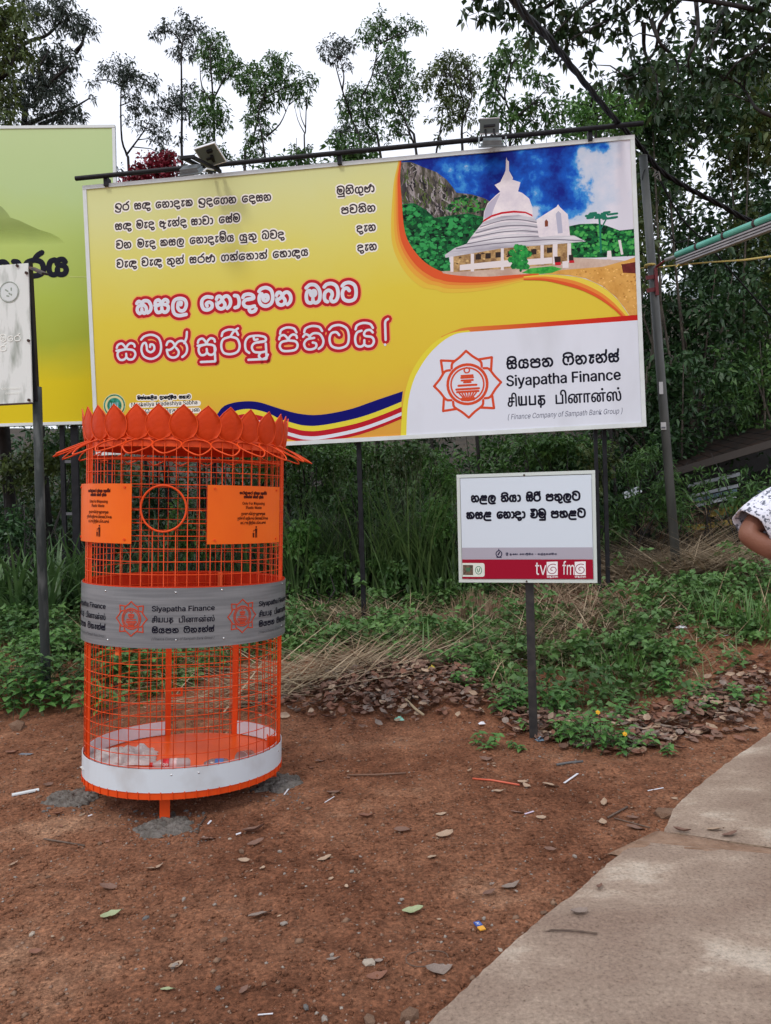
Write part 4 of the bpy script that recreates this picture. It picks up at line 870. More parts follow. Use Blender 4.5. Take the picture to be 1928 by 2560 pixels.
for x0, word, lx0, lx1 in ((1030, 'tv', 912, 1026), (1322, 'fm', 1195, 1318)):
    P = q5((x0, 1018), (x0+114, 1014), (x0+116, 1156), (x0+2, 1158)); k.poly([hs(*p) for p in P], .0024)
    (a_, b_), (c_, d_) = [hs(*p) for p in q5((lx0, 1150), (lx1, 1154))]; k.latin(word, a_, b_, c_, d_, .085, .0024, -.004 if 0 else 0)
    (a_, b_), (c_, d_) = [hs(*p) for p in q5((x0+2, 1182), (x0+120, 1182))]; sinhala([(k, 0, .0024)], 'edrN', a_, b_, c_, d_, .0095, .0024, .0003)
k.make('station_logo_white', RW, ss)
k = Ink(fsp.fn)
for x0 in (1030, 1322):
    sp = []
    for i in range(34):
        t = i/33; a = math.radians(60)+t*math.radians(560); r = 58*(1-t)**.8+6; sp.append((x0+62+r*math.cos(a), 1098-r*.92*math.sin(a)))
    k.stroke([hs(*p) for p in q5(*sp)], .0044, .0030, .0034)
k.make('station_logo_spiral', flat('print_maroon_spiral', (132, 14, 60)), ss)
sl_('crest_left', pmat('print_crest_brown', (70, 62, 58), (110, 92, 80), 60), [(162, 1046), (266, 1048), (268, 1152), (164, 1150)], .0026)
k = Ink(fsp.fn)
for (x0, y0, x1, y1) in ((190, 1080, 240, 1080), (196, 1098, 236, 1100), (206, 1082, 206, 1118), (226, 1082, 226, 1118)): k.stroke([hs(*p) for p in q5((x0, y0), (x1, y1))], .0045, .0030, .0034)
cx_, cy_ = hs(*q5((324, 1102))[0]); k.stroke([(cx_+.0235*math.cos(t*.3927)*.9, cy_+.026*math.sin(t*.3927)) for t in range(16)], .004, .0028, .0032, closed=True)
k.stroke([(cx_-.009, cy_+.010), (cx_-.003, cy_-.014)], .005, .0028, .0032); k.stroke([(cx_+.009, cy_+.013), (cx_+.003, cy_-.008)], .005, .0028, .0032)
k.make('crest_green_marks', flat('print_crest_marks', (40, 120, 90)), ss)
pt = Ri @ (at(1322, 1452, 5.17)-pb)
B().bar((0, .03, -.2), (pt.x, .035, pt.z+.55), .052, .05).make('post', mat('post_black_worn', (.011, .011, .012), .55, (.035, .03, .028), 18), ss)
for px_ in ((792, 115), (822, 1218)):
    u, v = hs(*q5(px_)[0]); B().tube([fns(u, v, .01), fns(u, v, .018)], .006, 8).make('bolt', RUSTD, ss)

# ------------------------------------------------------------------ lotus shaped litter bin
BA, BBb, BYW, BTX = .565, .479, .313, .058
BO = Vector((-1.226, 4.47, 0.))
RB = Matrix.Rotation(BTX, 3, 'Y') @ Matrix.Rotation(BYW, 3, 'Z'); RBi = RB.inverted()
lbin = thing('litter_bin', 'orange wire mesh litter bin crowned with sheet metal lotus petals, grey and white bands', 'litter bin', BO); lbin.rotation_euler = RB.to_euler()
NS = 1440; tt = np.linspace(0, 2*np.pi, NS+1); _x, _y = BA*np.cos(tt), BBb*np.sin(tt)
ARC = np.concatenate([[0], np.cumsum(np.hypot(np.diff(_x), np.diff(_y)))]); PER = ARC[-1]
def s2t(s): s = s % PER; return float(np.interp(s, ARC, tt))
def t2s(t): t = t % (2*math.pi); return float(np.interp(t, tt, ARC))
def el(s, z, h=0.):
    """point on the bin wall: arc length s, height z, h outside the wall"""
    t = s2t(s); n = Vector((math.cos(t)/BA, math.sin(t)/BBb, 0)).normalized()
    return Vector((BA*math.cos(t), BBb*math.sin(t), z))+n*h
def bpx(px, py, h=0., far=False):
    """arc length and height of the wall point seen at that place of the photograph"""
    o_ = RBi @ (Vector((0, 0, EYE))-BO); d = RBi @ Vector(ray(px, py)); a, b = BA+h, BBb+h
    A_ = (d.x/a)**2+(d.y/b)**2; B_ = 2*(o_.x*d.x/a/a+o_.y*d.y/b/b); C_ = (o_.x/a)**2+(o_.y/b)**2-1
    D = max(0, B_*B_-4*A_*C_); t = (-B_+(math.sqrt(D) if far else -math.sqrt(D)))/2/A_; p = o_+d*t
    return t2s(math.atan2(p.y/b, p.x/a)), p.z
ORG = mat('orange_paint', (.80, .085, .012), .42, (.70, .066, .010), 5., spec=.22)
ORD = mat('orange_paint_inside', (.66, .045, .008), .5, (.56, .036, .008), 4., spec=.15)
ORP = mat('orange_petal_paint', (.66, .056, .008), .5, (.54, .042, .007), 9., bump=.25, bscale=22, spec=.15)
WB = mat('white_band_sheet', (.64, .69, .73), .35, (.50, .50, .50), 5., lo=.5, hi=.8, detail=8)
GB = mat('brushed_grey_sheet', (.19, .20, .21), .38, (.27, .28, .29), 5., metal=.35, stretch=(.6, .6, 12))
RIV = mat('rivet_steel', (.6, .6, .6), .25, metal=.9)
MH = -.022      # mesh sits inside the bands
def sheet(name, s0, s1, z0, z1, h, m, parent=lbin, th=.003, n=None, closed=False):
    n = n or max(3, int((s1-s0)/.03)); bm = B(); V = []
    for i in range(n+(0 if closed else 1)):
        s = s0+(s1-s0)*i/n; V += [el(s, z0, h), el(s, z1, h), el(s, z1, h-th), el(s, z0, h-th)]
    k = n if closed else n
    F = []
    for i in range(k):
        a = i*4; b = ((i+1) % n if closed else i+1)*4
        F += [(a, b, b+1, a+1), (a+1, b+1, b+2, a+2), (a+2, b+2, b+3, a+3), (a+3, b+3, b, a)]
    if not closed: e = n*4; F += [(0, 1, 2, 3), (e+3, e+2, e+1, e)]
    bm.add(V, F); return bm.make(name, m, parent, smooth=False)
Z1, Z2, Z3, Z4, ZT = 1.224, .914, .288, .166, 1.985
def ringw(z, r, h=MH, s0=0, s1=None, name='ring_wire', m=ORG, n=64):
    cl = s1 is None; s1 = PER if cl else s1
    P = [el(s0+(s1-s0)*i/n, z, h) for i in range(n if cl else n+1)]
    return B().tube(P, r, 5, closed=cl).make(name, m, lbin, smooth=True)
WR = .0023
hs_, hz = bpx(409.2, 1271.4, MH); HR = .119
# upright wires: one mesh each kind, cut at the throw hole
NV = 54; full = B().tube([(0, 0, 0), (0, 0, ZT-.15)], WR, 5).v; fullme = mesh('upright_wire', full, B().tube([(0, 0, 0), (0, 0, ZT-.15)], WR, 5).f, ORG, True)
door0, door1 = bpx(119.6+758*.39616, 1850, MH, True)[0], bpx(119.6+1180*.39616, 1850, MH, True)[0]
for i in range(NV):
    s = PER*i/NV; d = (s-hs_+PER/2) % PER-PER/2
    p = el(s, .15, MH)
    if abs(d) < HR:
        q = math.sqrt(HR*HR-d*d)
        for za, zb in ((.15, hz-q), (hz+q, ZT)):
            B().tube([el(s, za, MH), el(s, zb, MH)], WR, 5).make('upright_wire', ORG, lbin, smooth=True)
    else: obj('upright_wire', fullme, lbin, p)
zs = [.225+.0665*k for k in range(26)]
for z in zs:
    if abs(z-hz) < HR:
        q = math.sqrt(HR*HR-(z-hz)**2); ringw(z, WR, MH, hs_+q, hs_+PER-q)
    else: ringw(z, WR)
B().tube([el(hs_+HR*math.cos(a*math.pi/18), hz+HR*math.sin(a*math.pi/18), MH+.006) for a in range(36)], .0055, 8, closed=True).make('throw_ring', ORG, lbin, smooth=True)
# frame bars
for px in (218, 700):
    s = bpx(px, 1700, MH)[0]
    for ds in (-.022, .02):
        p = el(s+ds, .15, MH-.006); B().bar(p, el(s+ds, ZT, MH-.006), .022, .012, up=(1, 0, 0)).make('frame_bar', ORG, lbin)
for s in (door0, door1):
    B().bar(el(s, .2, MH+.0), el(s, Z2+.1, MH), .034, .016, up=el(s, 0, 1)-el(s, 0, 0)).make('door_post', ORG, lbin)
B().bar(el(door0, Z2-.012, MH), el(door1, Z2-.012, MH), .02, .03).make('door_lintel', ORG, lbin)
lz_ = bpx(119.6+800*.39616, 1580+380*.39616, MH, True)[1]
dm = 1 if ((door1-door0) % PER) < PER/2 else -1
B().bar(el(door0, lz_+.02, MH), el(door0+dm*.085, lz_+.02, MH), .015, .012).bar(el(door0, lz_-.02, MH), el(door0+dm*.085, lz_-.02, MH), .015, .012).bar(el(door0+dm*.085, lz_-.025, MH), el(door0+dm*.085, lz_+.025, MH), .012, .012).make('door_latch', ORG, lbin)
for k in (0, 1):       # vertical straps inside the grey band
    s = bpx(180+1105*.33613, 1450, MH, True)[0]+(.0 if k == 0 else PER*.45); B().bar(el(s, Z2-.05, MH-.01), el(s, Z1+.0, MH-.01), .03, .008, up=el(s, 0, 1)-el(s, 0, 0)).make('inner_strap', mat('orange_light_strap', (.78, .13, .02), .45), lbin)
# bands
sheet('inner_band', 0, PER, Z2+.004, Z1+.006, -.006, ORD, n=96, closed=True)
sheet('grey_band', 0, PER, Z2, Z1, 0., GB, n=96, closed=True)
ds_ = (door1-door0) % PER; g0s, g1s = (door0, door1) if ds_ < PER/2 else (door1, door0)
sheet('white_band', g1s+.02, g0s+PER-.02, Z4, Z3, -.012, WB, n=90)
sheet('inner_white_band', g1s+.02, g0s+PER-.02, .21, Z3+.004, MH-.008, WB, n=90)
sheet('base_rim', 0, PER, Z4-.036, Z4+.01, -.016, ORG, n=96, closed=True)
for i in range(NV): 
    s = PER*i/NV; B().tube([el(s, Z4-.036, -.013), el(s, Z4+.004, -.013)], .0035, 5).make('rim_wire', ORG, lbin)
def disc(name, z, h, m, th=.006):
    bm = B(); n = 72; V = [el(PER*i/n, z, h) for i in range(n)]+[el(PER*i/n, z-th, h) for i in range(n)]
    bm.add(V, [tuple(range(n)), tuple(range(2*n-1, n-1, -1))]+[(i, (i+1) % n+0, (i+1) % n+n, i+n) for i in range(n)]); return bm.make(name, m, lbin)
disc('floor_plate', .205, MH-.004, mat('orange_floor', (.84, .105, .010), .3, (.74, .085, .010), 4., spec=.2))
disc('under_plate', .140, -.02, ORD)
disc('roof_plate', ZT+.01, -.028, ORP)
sheet('roof_rim', 0, PER, ZT-.035, ZT+.012, -.027, ORG, n=96, closed=True)
B().bar(el(0, ZT-.08, -.04), el(PER/2, ZT-.08, -.04), .03, .02).make('roof_tie', ORG, lbin)
# petals
NP = 27; PW, PH_ = .148, .222
prof = [(0, .0), (.050, .022), (.066, .050), (.072, .085), (.064, .118), (.038, .150), (.0, .184)]
def petal_mesh(sc=1.):
    bm = B(); V = []; n = len(prof)
    for hw, z in prof:
        for k in (-1, -.5, 0, .5, 1):
            x = hw*k; V.append((x*sc, -.012*(1-k*k)*(hw/.074)-(.02*(z/.222)**2), z*sc))
    F = [(r*5+c, r*5+c+1, r*5+c+6, r*5+c+5) for r in range(n-1) for c in range(4)]
    k0 = len(V); V += [(x, y+.003, z) for x, y, z in V]; F += [tuple(i+k0 for i in reversed(f)) for f in F]
    for c, side in ((0, 1), (4, -1)):
        for r in range(n-1): F.append((r*5+c, (r+1)*5+c, (r+1)*5+c+k0, r*5+c+k0))
    return mesh('petal', V, F, ORP, True)
pm = petal_mesh()
off0 = bpx(458.7, 1080)[0]
tri = mesh('petal_gusset', [(-.035, 0, 0), (.035, 0, 0), (0, .012, .055), (-.035, .003, 0), (.035, .003, 0), (0, .015, .055)], [(0, 1, 2), (5, 4, 3), (0, 2, 5, 3), (1, 4, 5, 2)], ORG)
prim = B().tube([(prof[0][0], 0, 0)], .002, 3) if 0 else None
edge = B().tube([Vector((hw, -.02*(z/.222)**2, z)) for hw, z in prof]+[Vector((-hw, -.02*(z/.222)**2, z)) for hw, z in reversed(prof[1:-1])], .0030, 5, closed=True)
edme = mesh('petal_edge', edge.v, edge.f, ORG, True)
for i in range(NP):
    s = off0+PER*i/NP; t = s2t(s); n = Vector((math.cos(t)/BA, math.sin(t)/BBb, 0)).normalized(); rz = math.atan2(n.y, n.x)+math.pi/2
    o = obj('petal', pm, lbin, el(s, ZT-.004, -.014)); o.rotation_euler = (random.uniform(-.05, .05), random.uniform(-.03, .03), rz+random.uniform(-.05, .05))
    o2 = obj('petal_edge', edme, o)
    o = obj('petal_gusset', tri, lbin, el(s+PER/NP/2, ZT+.002, -.018)); o.rotation_euler = (0, 0, rz)
# wire teardrop loops sloping outwards all round
NL = 24; LW_ = .072
lp_ = [(0, 0), (.035, .006), (.062, .03), (.072, .062), (.066, .095), (.04, .135), (.0, .168), (-.04, .135), (-.066, .095), (-.072, .062), (-.062, .03), (-.035, .006)]
q = cat(lp_+[lp_[0]], 2)[:-1]
lb = B().tube([Vector((x, -y*1.0, -y*.50)) for x, y in q], .0042, 6, closed=True); lme = mesh('wire_loop', lb.v, lb.f, ORG, True)
for i in range(NL):
    s = bpx(490, 1116)[0]+PER*i/NL; t = s2t(s); n = Vector((math.cos(t)/BA, math.sin(t)/BBb, 0)).normalized()
    o = obj('wire_loop', lme, lbin, el(s, ZT+.002, -.020)); o.rotation_euler = (random.uniform(-.05, .05), random.uniform(-.04, .04), math.atan2(n.y, n.x)+math.pi/2)
# legs
for (px, py) in ((412, 2051), (225, 1986), (680, 1950)):
    w = g0(px, py, 0); wv = RBi @ (Vector(w)-BO)
    B().box((0, 0, 0), (.052, .006, .30)).box((-.023, .026, 0), (.006, .046, .30)).make('leg', ORG, lbin, loc=(wv.x, wv.y, wv.z+.11))
B().box((0, 0, 0), (.052, .006, .30)).box((-.023, -.026, 0), (.006, .046, .30)).make('leg', ORG, lbin, loc=(.25, .40, .03))
# notices
NO = mat('orange_notice', (.88, .15, .006), .4, (.84, .125, .006), 3., spec=.25)
REDK = flat('notice_print_dark', (70, 22, 14))
sa, za = bpx(519.4, 1213, .004); sb, zb = bpx(697, 1217, .004); zc_ = bpx(519, 1361, .004)[1]; ztop = (za+zb)/2; zbot = zc_
NWd = sb-sa+.012
def notice(s0):
    sheet('notice', s0, s0+NWd, zbot, ztop, .004, NO, n=16, th=.0025)
    for fx, fy in ((.08, .94), (.92, .94), (.08, .07), (.92, .07)):
        B().tube([el(s0+NWd*fx, zbot+(ztop-zbot)*fy, .003), el(s0+NWd*fx, zbot+(ztop-zbot)*fy, .009)], .006, 8).make('notice_screw', ORG, lbin)
    fn = lambda u, v, h: tuple(el(s0+u, v, .0045+h))
    zz = lambda y: ztop-(y-541)/370*(ztop-zbot)
    def xs(x, y=650):
        return bpx(120+x*.39616, 1000+y*.39616, .004)[0]-sa
    cx = (xs(1195)+xs(1390))/2; k = Ink(fn); kx = Ink(fn)
    for ws, y, hw in (([('krxN;Akr', -1, -.1), ('ivtln', -.05, .42), ('plAsxT^kx', .47, 1)], 596, .092), ([('pmNxkx', -.72, -.15), ('emyT', -.1, .3), ('dmnxn', .35, .72)], 621, .092)):
        for wd, a, b in ws: sinhala([(k, 0, .001)], wd, cx+hw*a, zz(y), cx+hw*b, zz(y), .0145, .0042, .0004)
    k.latin('Only For Disposing', cx-.074, zz(661), cx+.074, zz(661), .0145, .001, .012)
    k.latin('Plastic Waste', cx-.052, zz(688), cx+.052, zz(688), .0145, .001, .012)
    for tx, y, hw in (('தயவு செய்து ஒருமுறை', 727, .080), ('தூக்கி எறியும் பிளாஸ்டிக்கை', 757, .102), ('மட்டும் இதில் போடவும்', 785, .084)):
        k.latin(tx, cx-hw, zz(y), cx+hw, zz(y), .015, .001, .004)
    k.make('notice_lettering', REDK, lbin)
    k = Ink(fn); c = cx+.01; z0 = zz(872)          # little figure dropping litter in a basket
    k.dot((c+.006, z0+.056), .0052, .001, .0014, 12)
    k.poly([(c, z0+.022), (c+.012, z0+.022), (c+.013, z0+.048), (c-.001, z0+.048)], .001)
    k.stroke([(c+.003, z0+.024), (c+.002, z0+.001)], .005, .0012, .0015); k.stroke([(c+.009, z0+.024), (c+.010, z0+.001)], .005, .0012, .0015)
    k.stroke([(c+.001, z0+.045), (c-.008, z0+.037), (c-.013, z0+.039)], .0034, .0014, .0018)
    k.poly([(c-.018, z0+.024), (c-.006, z0+.024), (c-.008, z0), (c-.016, z0)], .001); k.dot((c-.012, z0+.030), .0028, .001, .0013, 8)
    k.make('notice_pictogram', REDK, lbin)
notice(sa)
sl1 = bpx(328.6, 1290, .004)[0]; notice(sl1-NWd)
# grey band print
fnw = lambda u, v, h: tuple(el(u, v, .0006+h))
q7 = lambda x, y: bpx(180+x*.33613, 1420+y*.33613)
l1, l2 = q7(441, 378), q7(1268, 345); t1a, t1b = q7(596, 320), q7(1061, 312); pitch = l2[0]-l1[0]
nrep = int(PER/pitch)
for i in range(-2, 4):
    ds = i*pitch
    k = Ink(fnw); draw_logo(k, (l1[0]+ds, l1[1]), .089, .0062, .001, .96); k.make('company_emblem', flat('band_logo_orange', (178, 66, 44)), lbin)
    a, b = t1a[0]+ds, t1b[0]+ds; zz0 = [q7(596, y)[1] for y in (321, 405, 486, 537)]
    k = Ink(fnw); k.latin('Siyapatha Finance', a, zz0[0], b, zz0[0], .026, .001, .022); k.make('company_word', INK, lbin)
    tamil_name(fnw, a, zz0[1], a+(b-a)*.34, zz0[1], .030, .0046, .001, INK, lbin); k = Ink(fnw); k.latin('பினான்ஸ்', a+(b-a)*.43, zz0[1], b, zz0[1], .030, .001, .012); k.make('company_word', INK, lbin)
    for wd, f0, f1 in (('s^ypt', 0, .43), ('f^nWnxsx', .5, 1)): k = Ink(fnw); sinhala([(k, 0, .001)], wd, a+(b-a)*f0, zz0[2], a+(b-a)*f1, zz0[2], .0285, .0058, .0004); k.make('company_word', INK, lbin)
    k = Ink(fnw); k.latin('( Finance Company of Sampath Bank Group )', a, zz0[3], b, zz0[3], .013, .001, 0, .25); k.make('company_small_lettering', flat('band_small_print', (70, 72, 80)), lbin)
rv = B().tube([(0, 0, 0), (0, -.0, .0)], .01, 6) if 0 else None
def rivet(s, z, h, r=.0052):
    bm = B(); c = el(s, z, h); t = s2t(s); n = Vector((math.cos(t)/BA, math.sin(t)/BBb, 0)).normalized(); u = Vector((0, 0, 1)); w = n.cross(u)
    V = [c+n*r*.7]; 
    for rr, hh in ((.7, .5), (1, 0)):
        V += [c+(u*math.cos(k*math.pi/4)+w*math.sin(k*math.pi/4))*r*rr+n*r*hh*.7 for k in range(8)]
    F = [(0, 1+k, 1+(k+1) % 8) for k in range(8)]+[(1+k, 9+k, 9+(k+1) % 8, 1+(k+1) % 8) for k in range(8)]
    bm.add(V, F).make('rivet', RIV, lbin, smooth=True)
for x, y in ((250, 170), (773, 182), (1117, 163), (1563, 115), (266, 535), (773, 537), (1130, 523), (1557, 428)): s, z = q7(x, y); rivet(s, z, .0006)
for x, y in ((780, 903), (953, 888), (1455, 750)): s, z = bpx(120+x*.39616, 1580+y*.39616, -.012); rivet(s, z, -.0115)

# litter lying in the bin
def inbin(px, py, z):           # point on the floor plate seen there
    o_ = RBi @ (Vector((0, 0, EYE))-BO); d = RBi @ Vector(ray(px, py)); t = (z-o_.z)/d.z; return BO+RB @ (o_+d*t)
q8 = lambda x, y: (120+x*.39616, 1580+y*.39616)
fl = .208
PL = mat('cloudy_plastic_film', (.80, .77, .74), .3, (.58, .54, .52), 14, trans=.3, bump=.6, bscale=30)
def crumple(name, label, catg, c, sx, sy, sz, m, seed, n=22):
    rr = random.Random(seed); V, F = [], []
    for j in range(n):
        for i in range(n):
            x, y = i/(n-1)*2-1, j/(n-1)*2-1; e = max(0, 1-max(abs(x), abs(y))**3)
            p = Vector((x*2.3+seed, y*2.3, seed)); nz = mnoise.noise(p*1.3)+.6*mnoise.noise(p*3.1)
            V.append((x*sx*(1+.18*mnoise.noise(p*2)), y*sy*(1+.18*mnoise.noise(p*2+Vector((5, 0, 0)))), max(.002, sz*(e*.55+.55*nz*e+.03))))
    F = [(j*n+i, j*n+i+1, (j+1)*n+i+1, (j+1)*n+i) for j in range(n-1) for i in range(n-1)]
    o = obj(name, mesh(name, V, F, m, False), None, c); o.rotation_euler = (0, BTX, .3); return tagobj(o, label, catg)
crumple('plastic_bag', 'crumpled cloudy plastic bag lying on the floor of the orange bin', 'bag', inbin(*q8(455, 800), fl), .19, .15, .07, PL, 3)
CL = mat('clear_bottle_plastic', (.72, .62, .60), .12, alpha=1, spec=.7, trans=.45)
c = inbin(*q8(765, 835), fl+.03); bt = thing('plastic_bottle', 'clear plastic bottle with red cap and red label lying in the bin', 'bottle', c); bt.rotation_euler = (0, BTX+.02, .22)
def lathe_x(pr, n=14):
    V, F = [], []
    for x, r in pr: V += [(x, r*math.cos(2*math.pi*k/n), r*math.sin(2*math.pi*k/n)) for k in range(n)]
    for i in range(len(pr)-1):
        for k in range(n): F.append((i*n+k, i*n+(k+1) % n, (i+1)*n+(k+1) % n, (i+1)*n+k))
    F.append(tuple(range(n))); F.append(tuple(range((len(pr)-1)*n, len(pr)*n))[::-1]); return V, F
def lathe(name, pr, m, parent, n=14, smooth=True):
    V, F = lathe_x(pr, n); return obj(name, mesh(name, V, F, m, smooth), parent)
lathe('bottle_body', [(-.088, .010), (-.078, .011), (-.05, .026), (-.02, .031), (.03, .029), (.04, .032), (.10, .031), (.108, .024), (.112, .02)], CL, bt)
lathe('bottle_cap', [(-.104, .013), (-.086, .0135)], mat('red_cap', (.6, .01, .01), .35), bt)
lathe('bottle_label', [(-.035, .0318), (.0, .0322)], mat('red_label', (.62, .012, .02), .35), bt)
lathe('bottle_label', [(.003, .0322), (.05, .0318)], mat('pink_label', (.72, .50, .48), .35), bt)
kk = Ink(lambda u, v, h: (u, -.0325*math.cos(v/.032)-h*math.cos(v/.032), .0325*math.sin(v/.032)+h*math.sin(v/.032)))
kk.latin('Coca', -.032, .004, -.004, .004, .012, .0012, .02, .3); kk.latin('Cola', -.030, -.012, -.002, -.012, .012, .0012, .02, .3); kk.make('label_lettering', flat('label_white', (230, 225, 225)), bt)
c = inbin(*q8(1068, 832), fl+.03); bt = thing('drink_bottle', 'small clear bottle with blue label lying in the bin', 'bottle', c); bt.rotation_euler = (0, BTX, .1)
lathe('bottle_body', [(-.07, .01), (-.05, .02), (-.03, .028), (.05, .028), (.06, .02)], mat('clear_dark_plastic', (.22, .14, .14), .2), bt); lathe('bottle_label', [(-.01, .0288), (.035, .0288)], mat('blue_label', (.06, .16, .42), .35), bt)
c = inbin(*q8(1252, 790), fl+.035); bt = thing('plastic_cup', 'clear brownish plastic cup lying by the right side of the bin floor', 'cup', c); bt.rotation_euler = (0, BTX, 1.2)
lathe('cup_wall', [(-.045, .040), (-.044, .044), (.0, .038), (.045, .030)], mat('brown_clear_plastic', (.22, .07, .05), .15, (.34, .14, .1), 9), bt); lathe('cup_rim', [(-.049, .046), (-.044, .046)], CL, bt)

# cement footings
CEM = mat('grey_cement', (.10, .085, .07), .95, (.19, .17, .15), 30, detail=8, bump=1., bscale=60)
def footing(px, py, rx, ry, lab, sd):
    c = Vector(g0(px, py, 0)); n = 72; m_ = 18; V = [(0, 0, .035)]; F = []
    for j in range(1, m_+1):
        for i in range(n):
            a = 2*math.pi*i/n; r = j/m_; e = 1+.42*mnoise.noise(Vector((math.cos(a)*1.6+sd, math.sin(a)*1.6, sd)))+.26*mnoise.noise(Vector((math.cos(a)*5+sd, math.sin(a)*5, sd)))
            x, y = r*rx*e*math.cos(a), r*ry*e*math.sin(a)
            V.append((x, y, .014*(1-r**2.5)+.012*mnoise.noise(Vector((x*14+sd, y*14, 0)))+.016*mnoise.noise(Vector((x*38+sd, y*38, 0)))+.008*mnoise.noise(Vector((x*90+sd, y*90, 0)))-.012*(j == m_)+.008))
    F += [(0, 1+i, 1+(i+1) % n) for i in range(n)]
    for j in range(m_-1):
        for i in range(n): F.append((1+j*n+i, 1+(j+1)*n+i, 1+(j+1)*n+(i+1) % n, 1+j*n+(i+1) % n))
    tagobj(obj('cement_footing', mesh('cement_footing', V, F, CEM, True), None, (c.x, c.y, tz(c.x, c.y))), lab, 'footing')
footing(412, 2066, .145, .13, 'grey cement footing under the front leg of the orange bin', 1.3)
footing(186, 1994, .17, .12, 'grey cement footing left of the orange bin', 4.1)
footing(690, 1960, .14, .16, 'grey cement footing under the right leg of the orange bin', 7.7)

# ------------------------------------------------------------------ foliage
def nrmz(a): return a/np.maximum(np.linalg.norm(a, axis=-1, keepdims=True), 1e-9)
def leafquads(P, D, L, W, droop=.25, twist=None):
    """one folded blade per leaf: base, side, tip, side"""
    n = len(P); L = np.broadcast_to(L, n)[:, None]; W = np.broadcast_to(W, n)[:, None]
    D = nrmz(D); up = nrmz(rng.normal(size=(n, 3))*.75+np.array([0, 0, 1.])) if twist is None else twist
    S = nrmz(np.cross(D, up)); N = np.cross(S, D)
    m = P+D*L*.42; tip = P+D*L-np.array([0, 0, 1.])*L*droop
    V = np.stack([P, m+S*W*.5+N*W*.12, tip, m-S*W*.5+N*W*.12], 1).reshape(-1, 3)
    return V, np.arange(4*n).reshape(n, 4)
def tufts(C, R, nt, per, L, flat_=1., spread=1., dirbias=(0, 0, 0)):
    """tufts of leaves: nt tuft centres in the ball (C,R), per leaves each"""
    c = np.asarray(C)+nrmz(rng.normal(size=(nt, 3)))*(rng.random((nt, 1))**.5)*np.asarray(R)*np.array([1, 1, flat_])
    P = np.repeat(c, per, 0); D = rng.normal(size=(nt*per, 3))+np.array(dirbias)
    P = P+nrmz(D)*rng.random((nt*per, 1))*L*.5*spread
    return P, D, L*rng.uniform(.6, 1.25, nt*per)
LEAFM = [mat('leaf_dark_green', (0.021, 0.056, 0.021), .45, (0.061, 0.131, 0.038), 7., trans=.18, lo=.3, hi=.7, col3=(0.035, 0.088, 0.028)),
         mat('leaf_mid_green', (0.035, 0.096, 0.028), .45, (0.114, 0.228, 0.052), 6., trans=.22, lo=.3, hi=.7),
         mat('leaf_olive', (0.049, 0.079, 0.025), .5, (0.140, 0.193, 0.049), 5., trans=.22, lo=.3, hi=.7),
         mat('leaf_bluish', (0.032, 0.052, 0.045), .5, (0.088, 0.119, 0.088), 6., trans=.15, lo=.3, hi=.7),
         mat('leaf_fresh_green', (0.061, 0.175, 0.035), .45, (0.175, 0.350, 0.079), 8., trans=.25, lo=.3, hi=.7),
         mat('leaf_dark_broad', (0.018, 0.042, 0.018), .4, (0.049, 0.096, 0.032), 3., trans=.2, lo=.3, hi=.7),
         mat('leaf_red', (0.175, 0.011, 0.021), .5, (0.350, 0.035, 0.061), 7., trans=.2)]
BARK = mat('bark', (.035, .028, .022), .85, (.10, .085, .065), 10, bump=.6, bscale=30); BARKD = mat('dark_bark', (.012, .010, .010), .85, (.03, .026, .024), 10)
def tree_px(label, Y, trunks, clusters, L, aspect, lm, group='slender trees standing behind the billboards', name='tree', r0=.03, bark=None, dens=1., droop=.35, per=7, root=True, bias=(0, 0, -.35), cat_='tree', flat_=1.):
    """a tree whose limbs and leaf masses were read off the photograph, built Y metres away"""
    base = at(*trunks[0][0], Y); gz = tz(base.x, base.y)
    t = thing(name, label, cat_, (base.x, base.y, gz), 0, group)
    bm = B()
    for j, tr_ in enumerate(trunks):
        P = [at(x, y, Y+(.25*math.sin(i*1.7+j*2.1) if i else 0)) for i, (x, y) in enumerate(tr_)]
        if j == 0 and root: P = [Vector((base.x+.1, base.y, gz-.2)), Vector((base.x, base.y, (gz+base.z)/2))]+P
        P = [Vector(q) for q in cat([tuple(p) for p in P], 3)]; n = len(P); rr = r0 if j == 0 else r0*.55
        bm.tube([p-Vector((base.x, base.y, gz)) for p in P], [rr*(1-.75*i/(n-1)) for i in range(n)], 6)
    # twigs joining the leaf masses to the nearest limb
    pts = [Vector(v)+Vector((base.x, base.y, gz)) for v in bm.v[::6]]
    Ps, Ds, Ls = [], [], []
    for cl in clusters:
        x, y, r = cl[:3]; c = at(x, y, Y+rng.uniform(-.5, .5)*min(1.5, r*Y/FPX*2)); R = r*Y/FPX
        q = min(pts, key=lambda p: (p-c).length+max(0, p.z-c.z)*.8)
        if (q-c).length < 3.5: bm.tube([q-Vector((base.x, base.y, gz)), (q+c)/2+Vector((0, 0, .06))-Vector((base.x, base.y, gz)), c-Vector((base.x, base.y, gz))], [.010, .007, .004], 4)
        L_ = L*.64; n = max(3, int(dens*2.9*(R*R*3.14)/(L_*L_*aspect)/per*1.6))
        P, D, l = tufts(c, R*1.3, n, per, L_, flat_, dirbias=bias); Ps.append(P); Ds.append(D); Ls.append(l)
        for k in range(2):
            e = c+Vector(rng.normal(size=3)*R*.6); bm.tube([c-Vector((base.x, base.y, gz)), e-Vector((base.x, base.y, gz))], [.004, .002], 3)
    bm.make('trunk', bark or BARKD, t, smooth=True)
    P, D, l = np.concatenate(Ps), np.concatenate(Ds), np.concatenate(Ls)
    V, F = leafquads(P-np.array([base.x, base.y, gz]), D, l, l*aspect, droop)
    obj('crown', mesh('crown', V, F, lm), t); return t
sc5 = lambda pts: pts
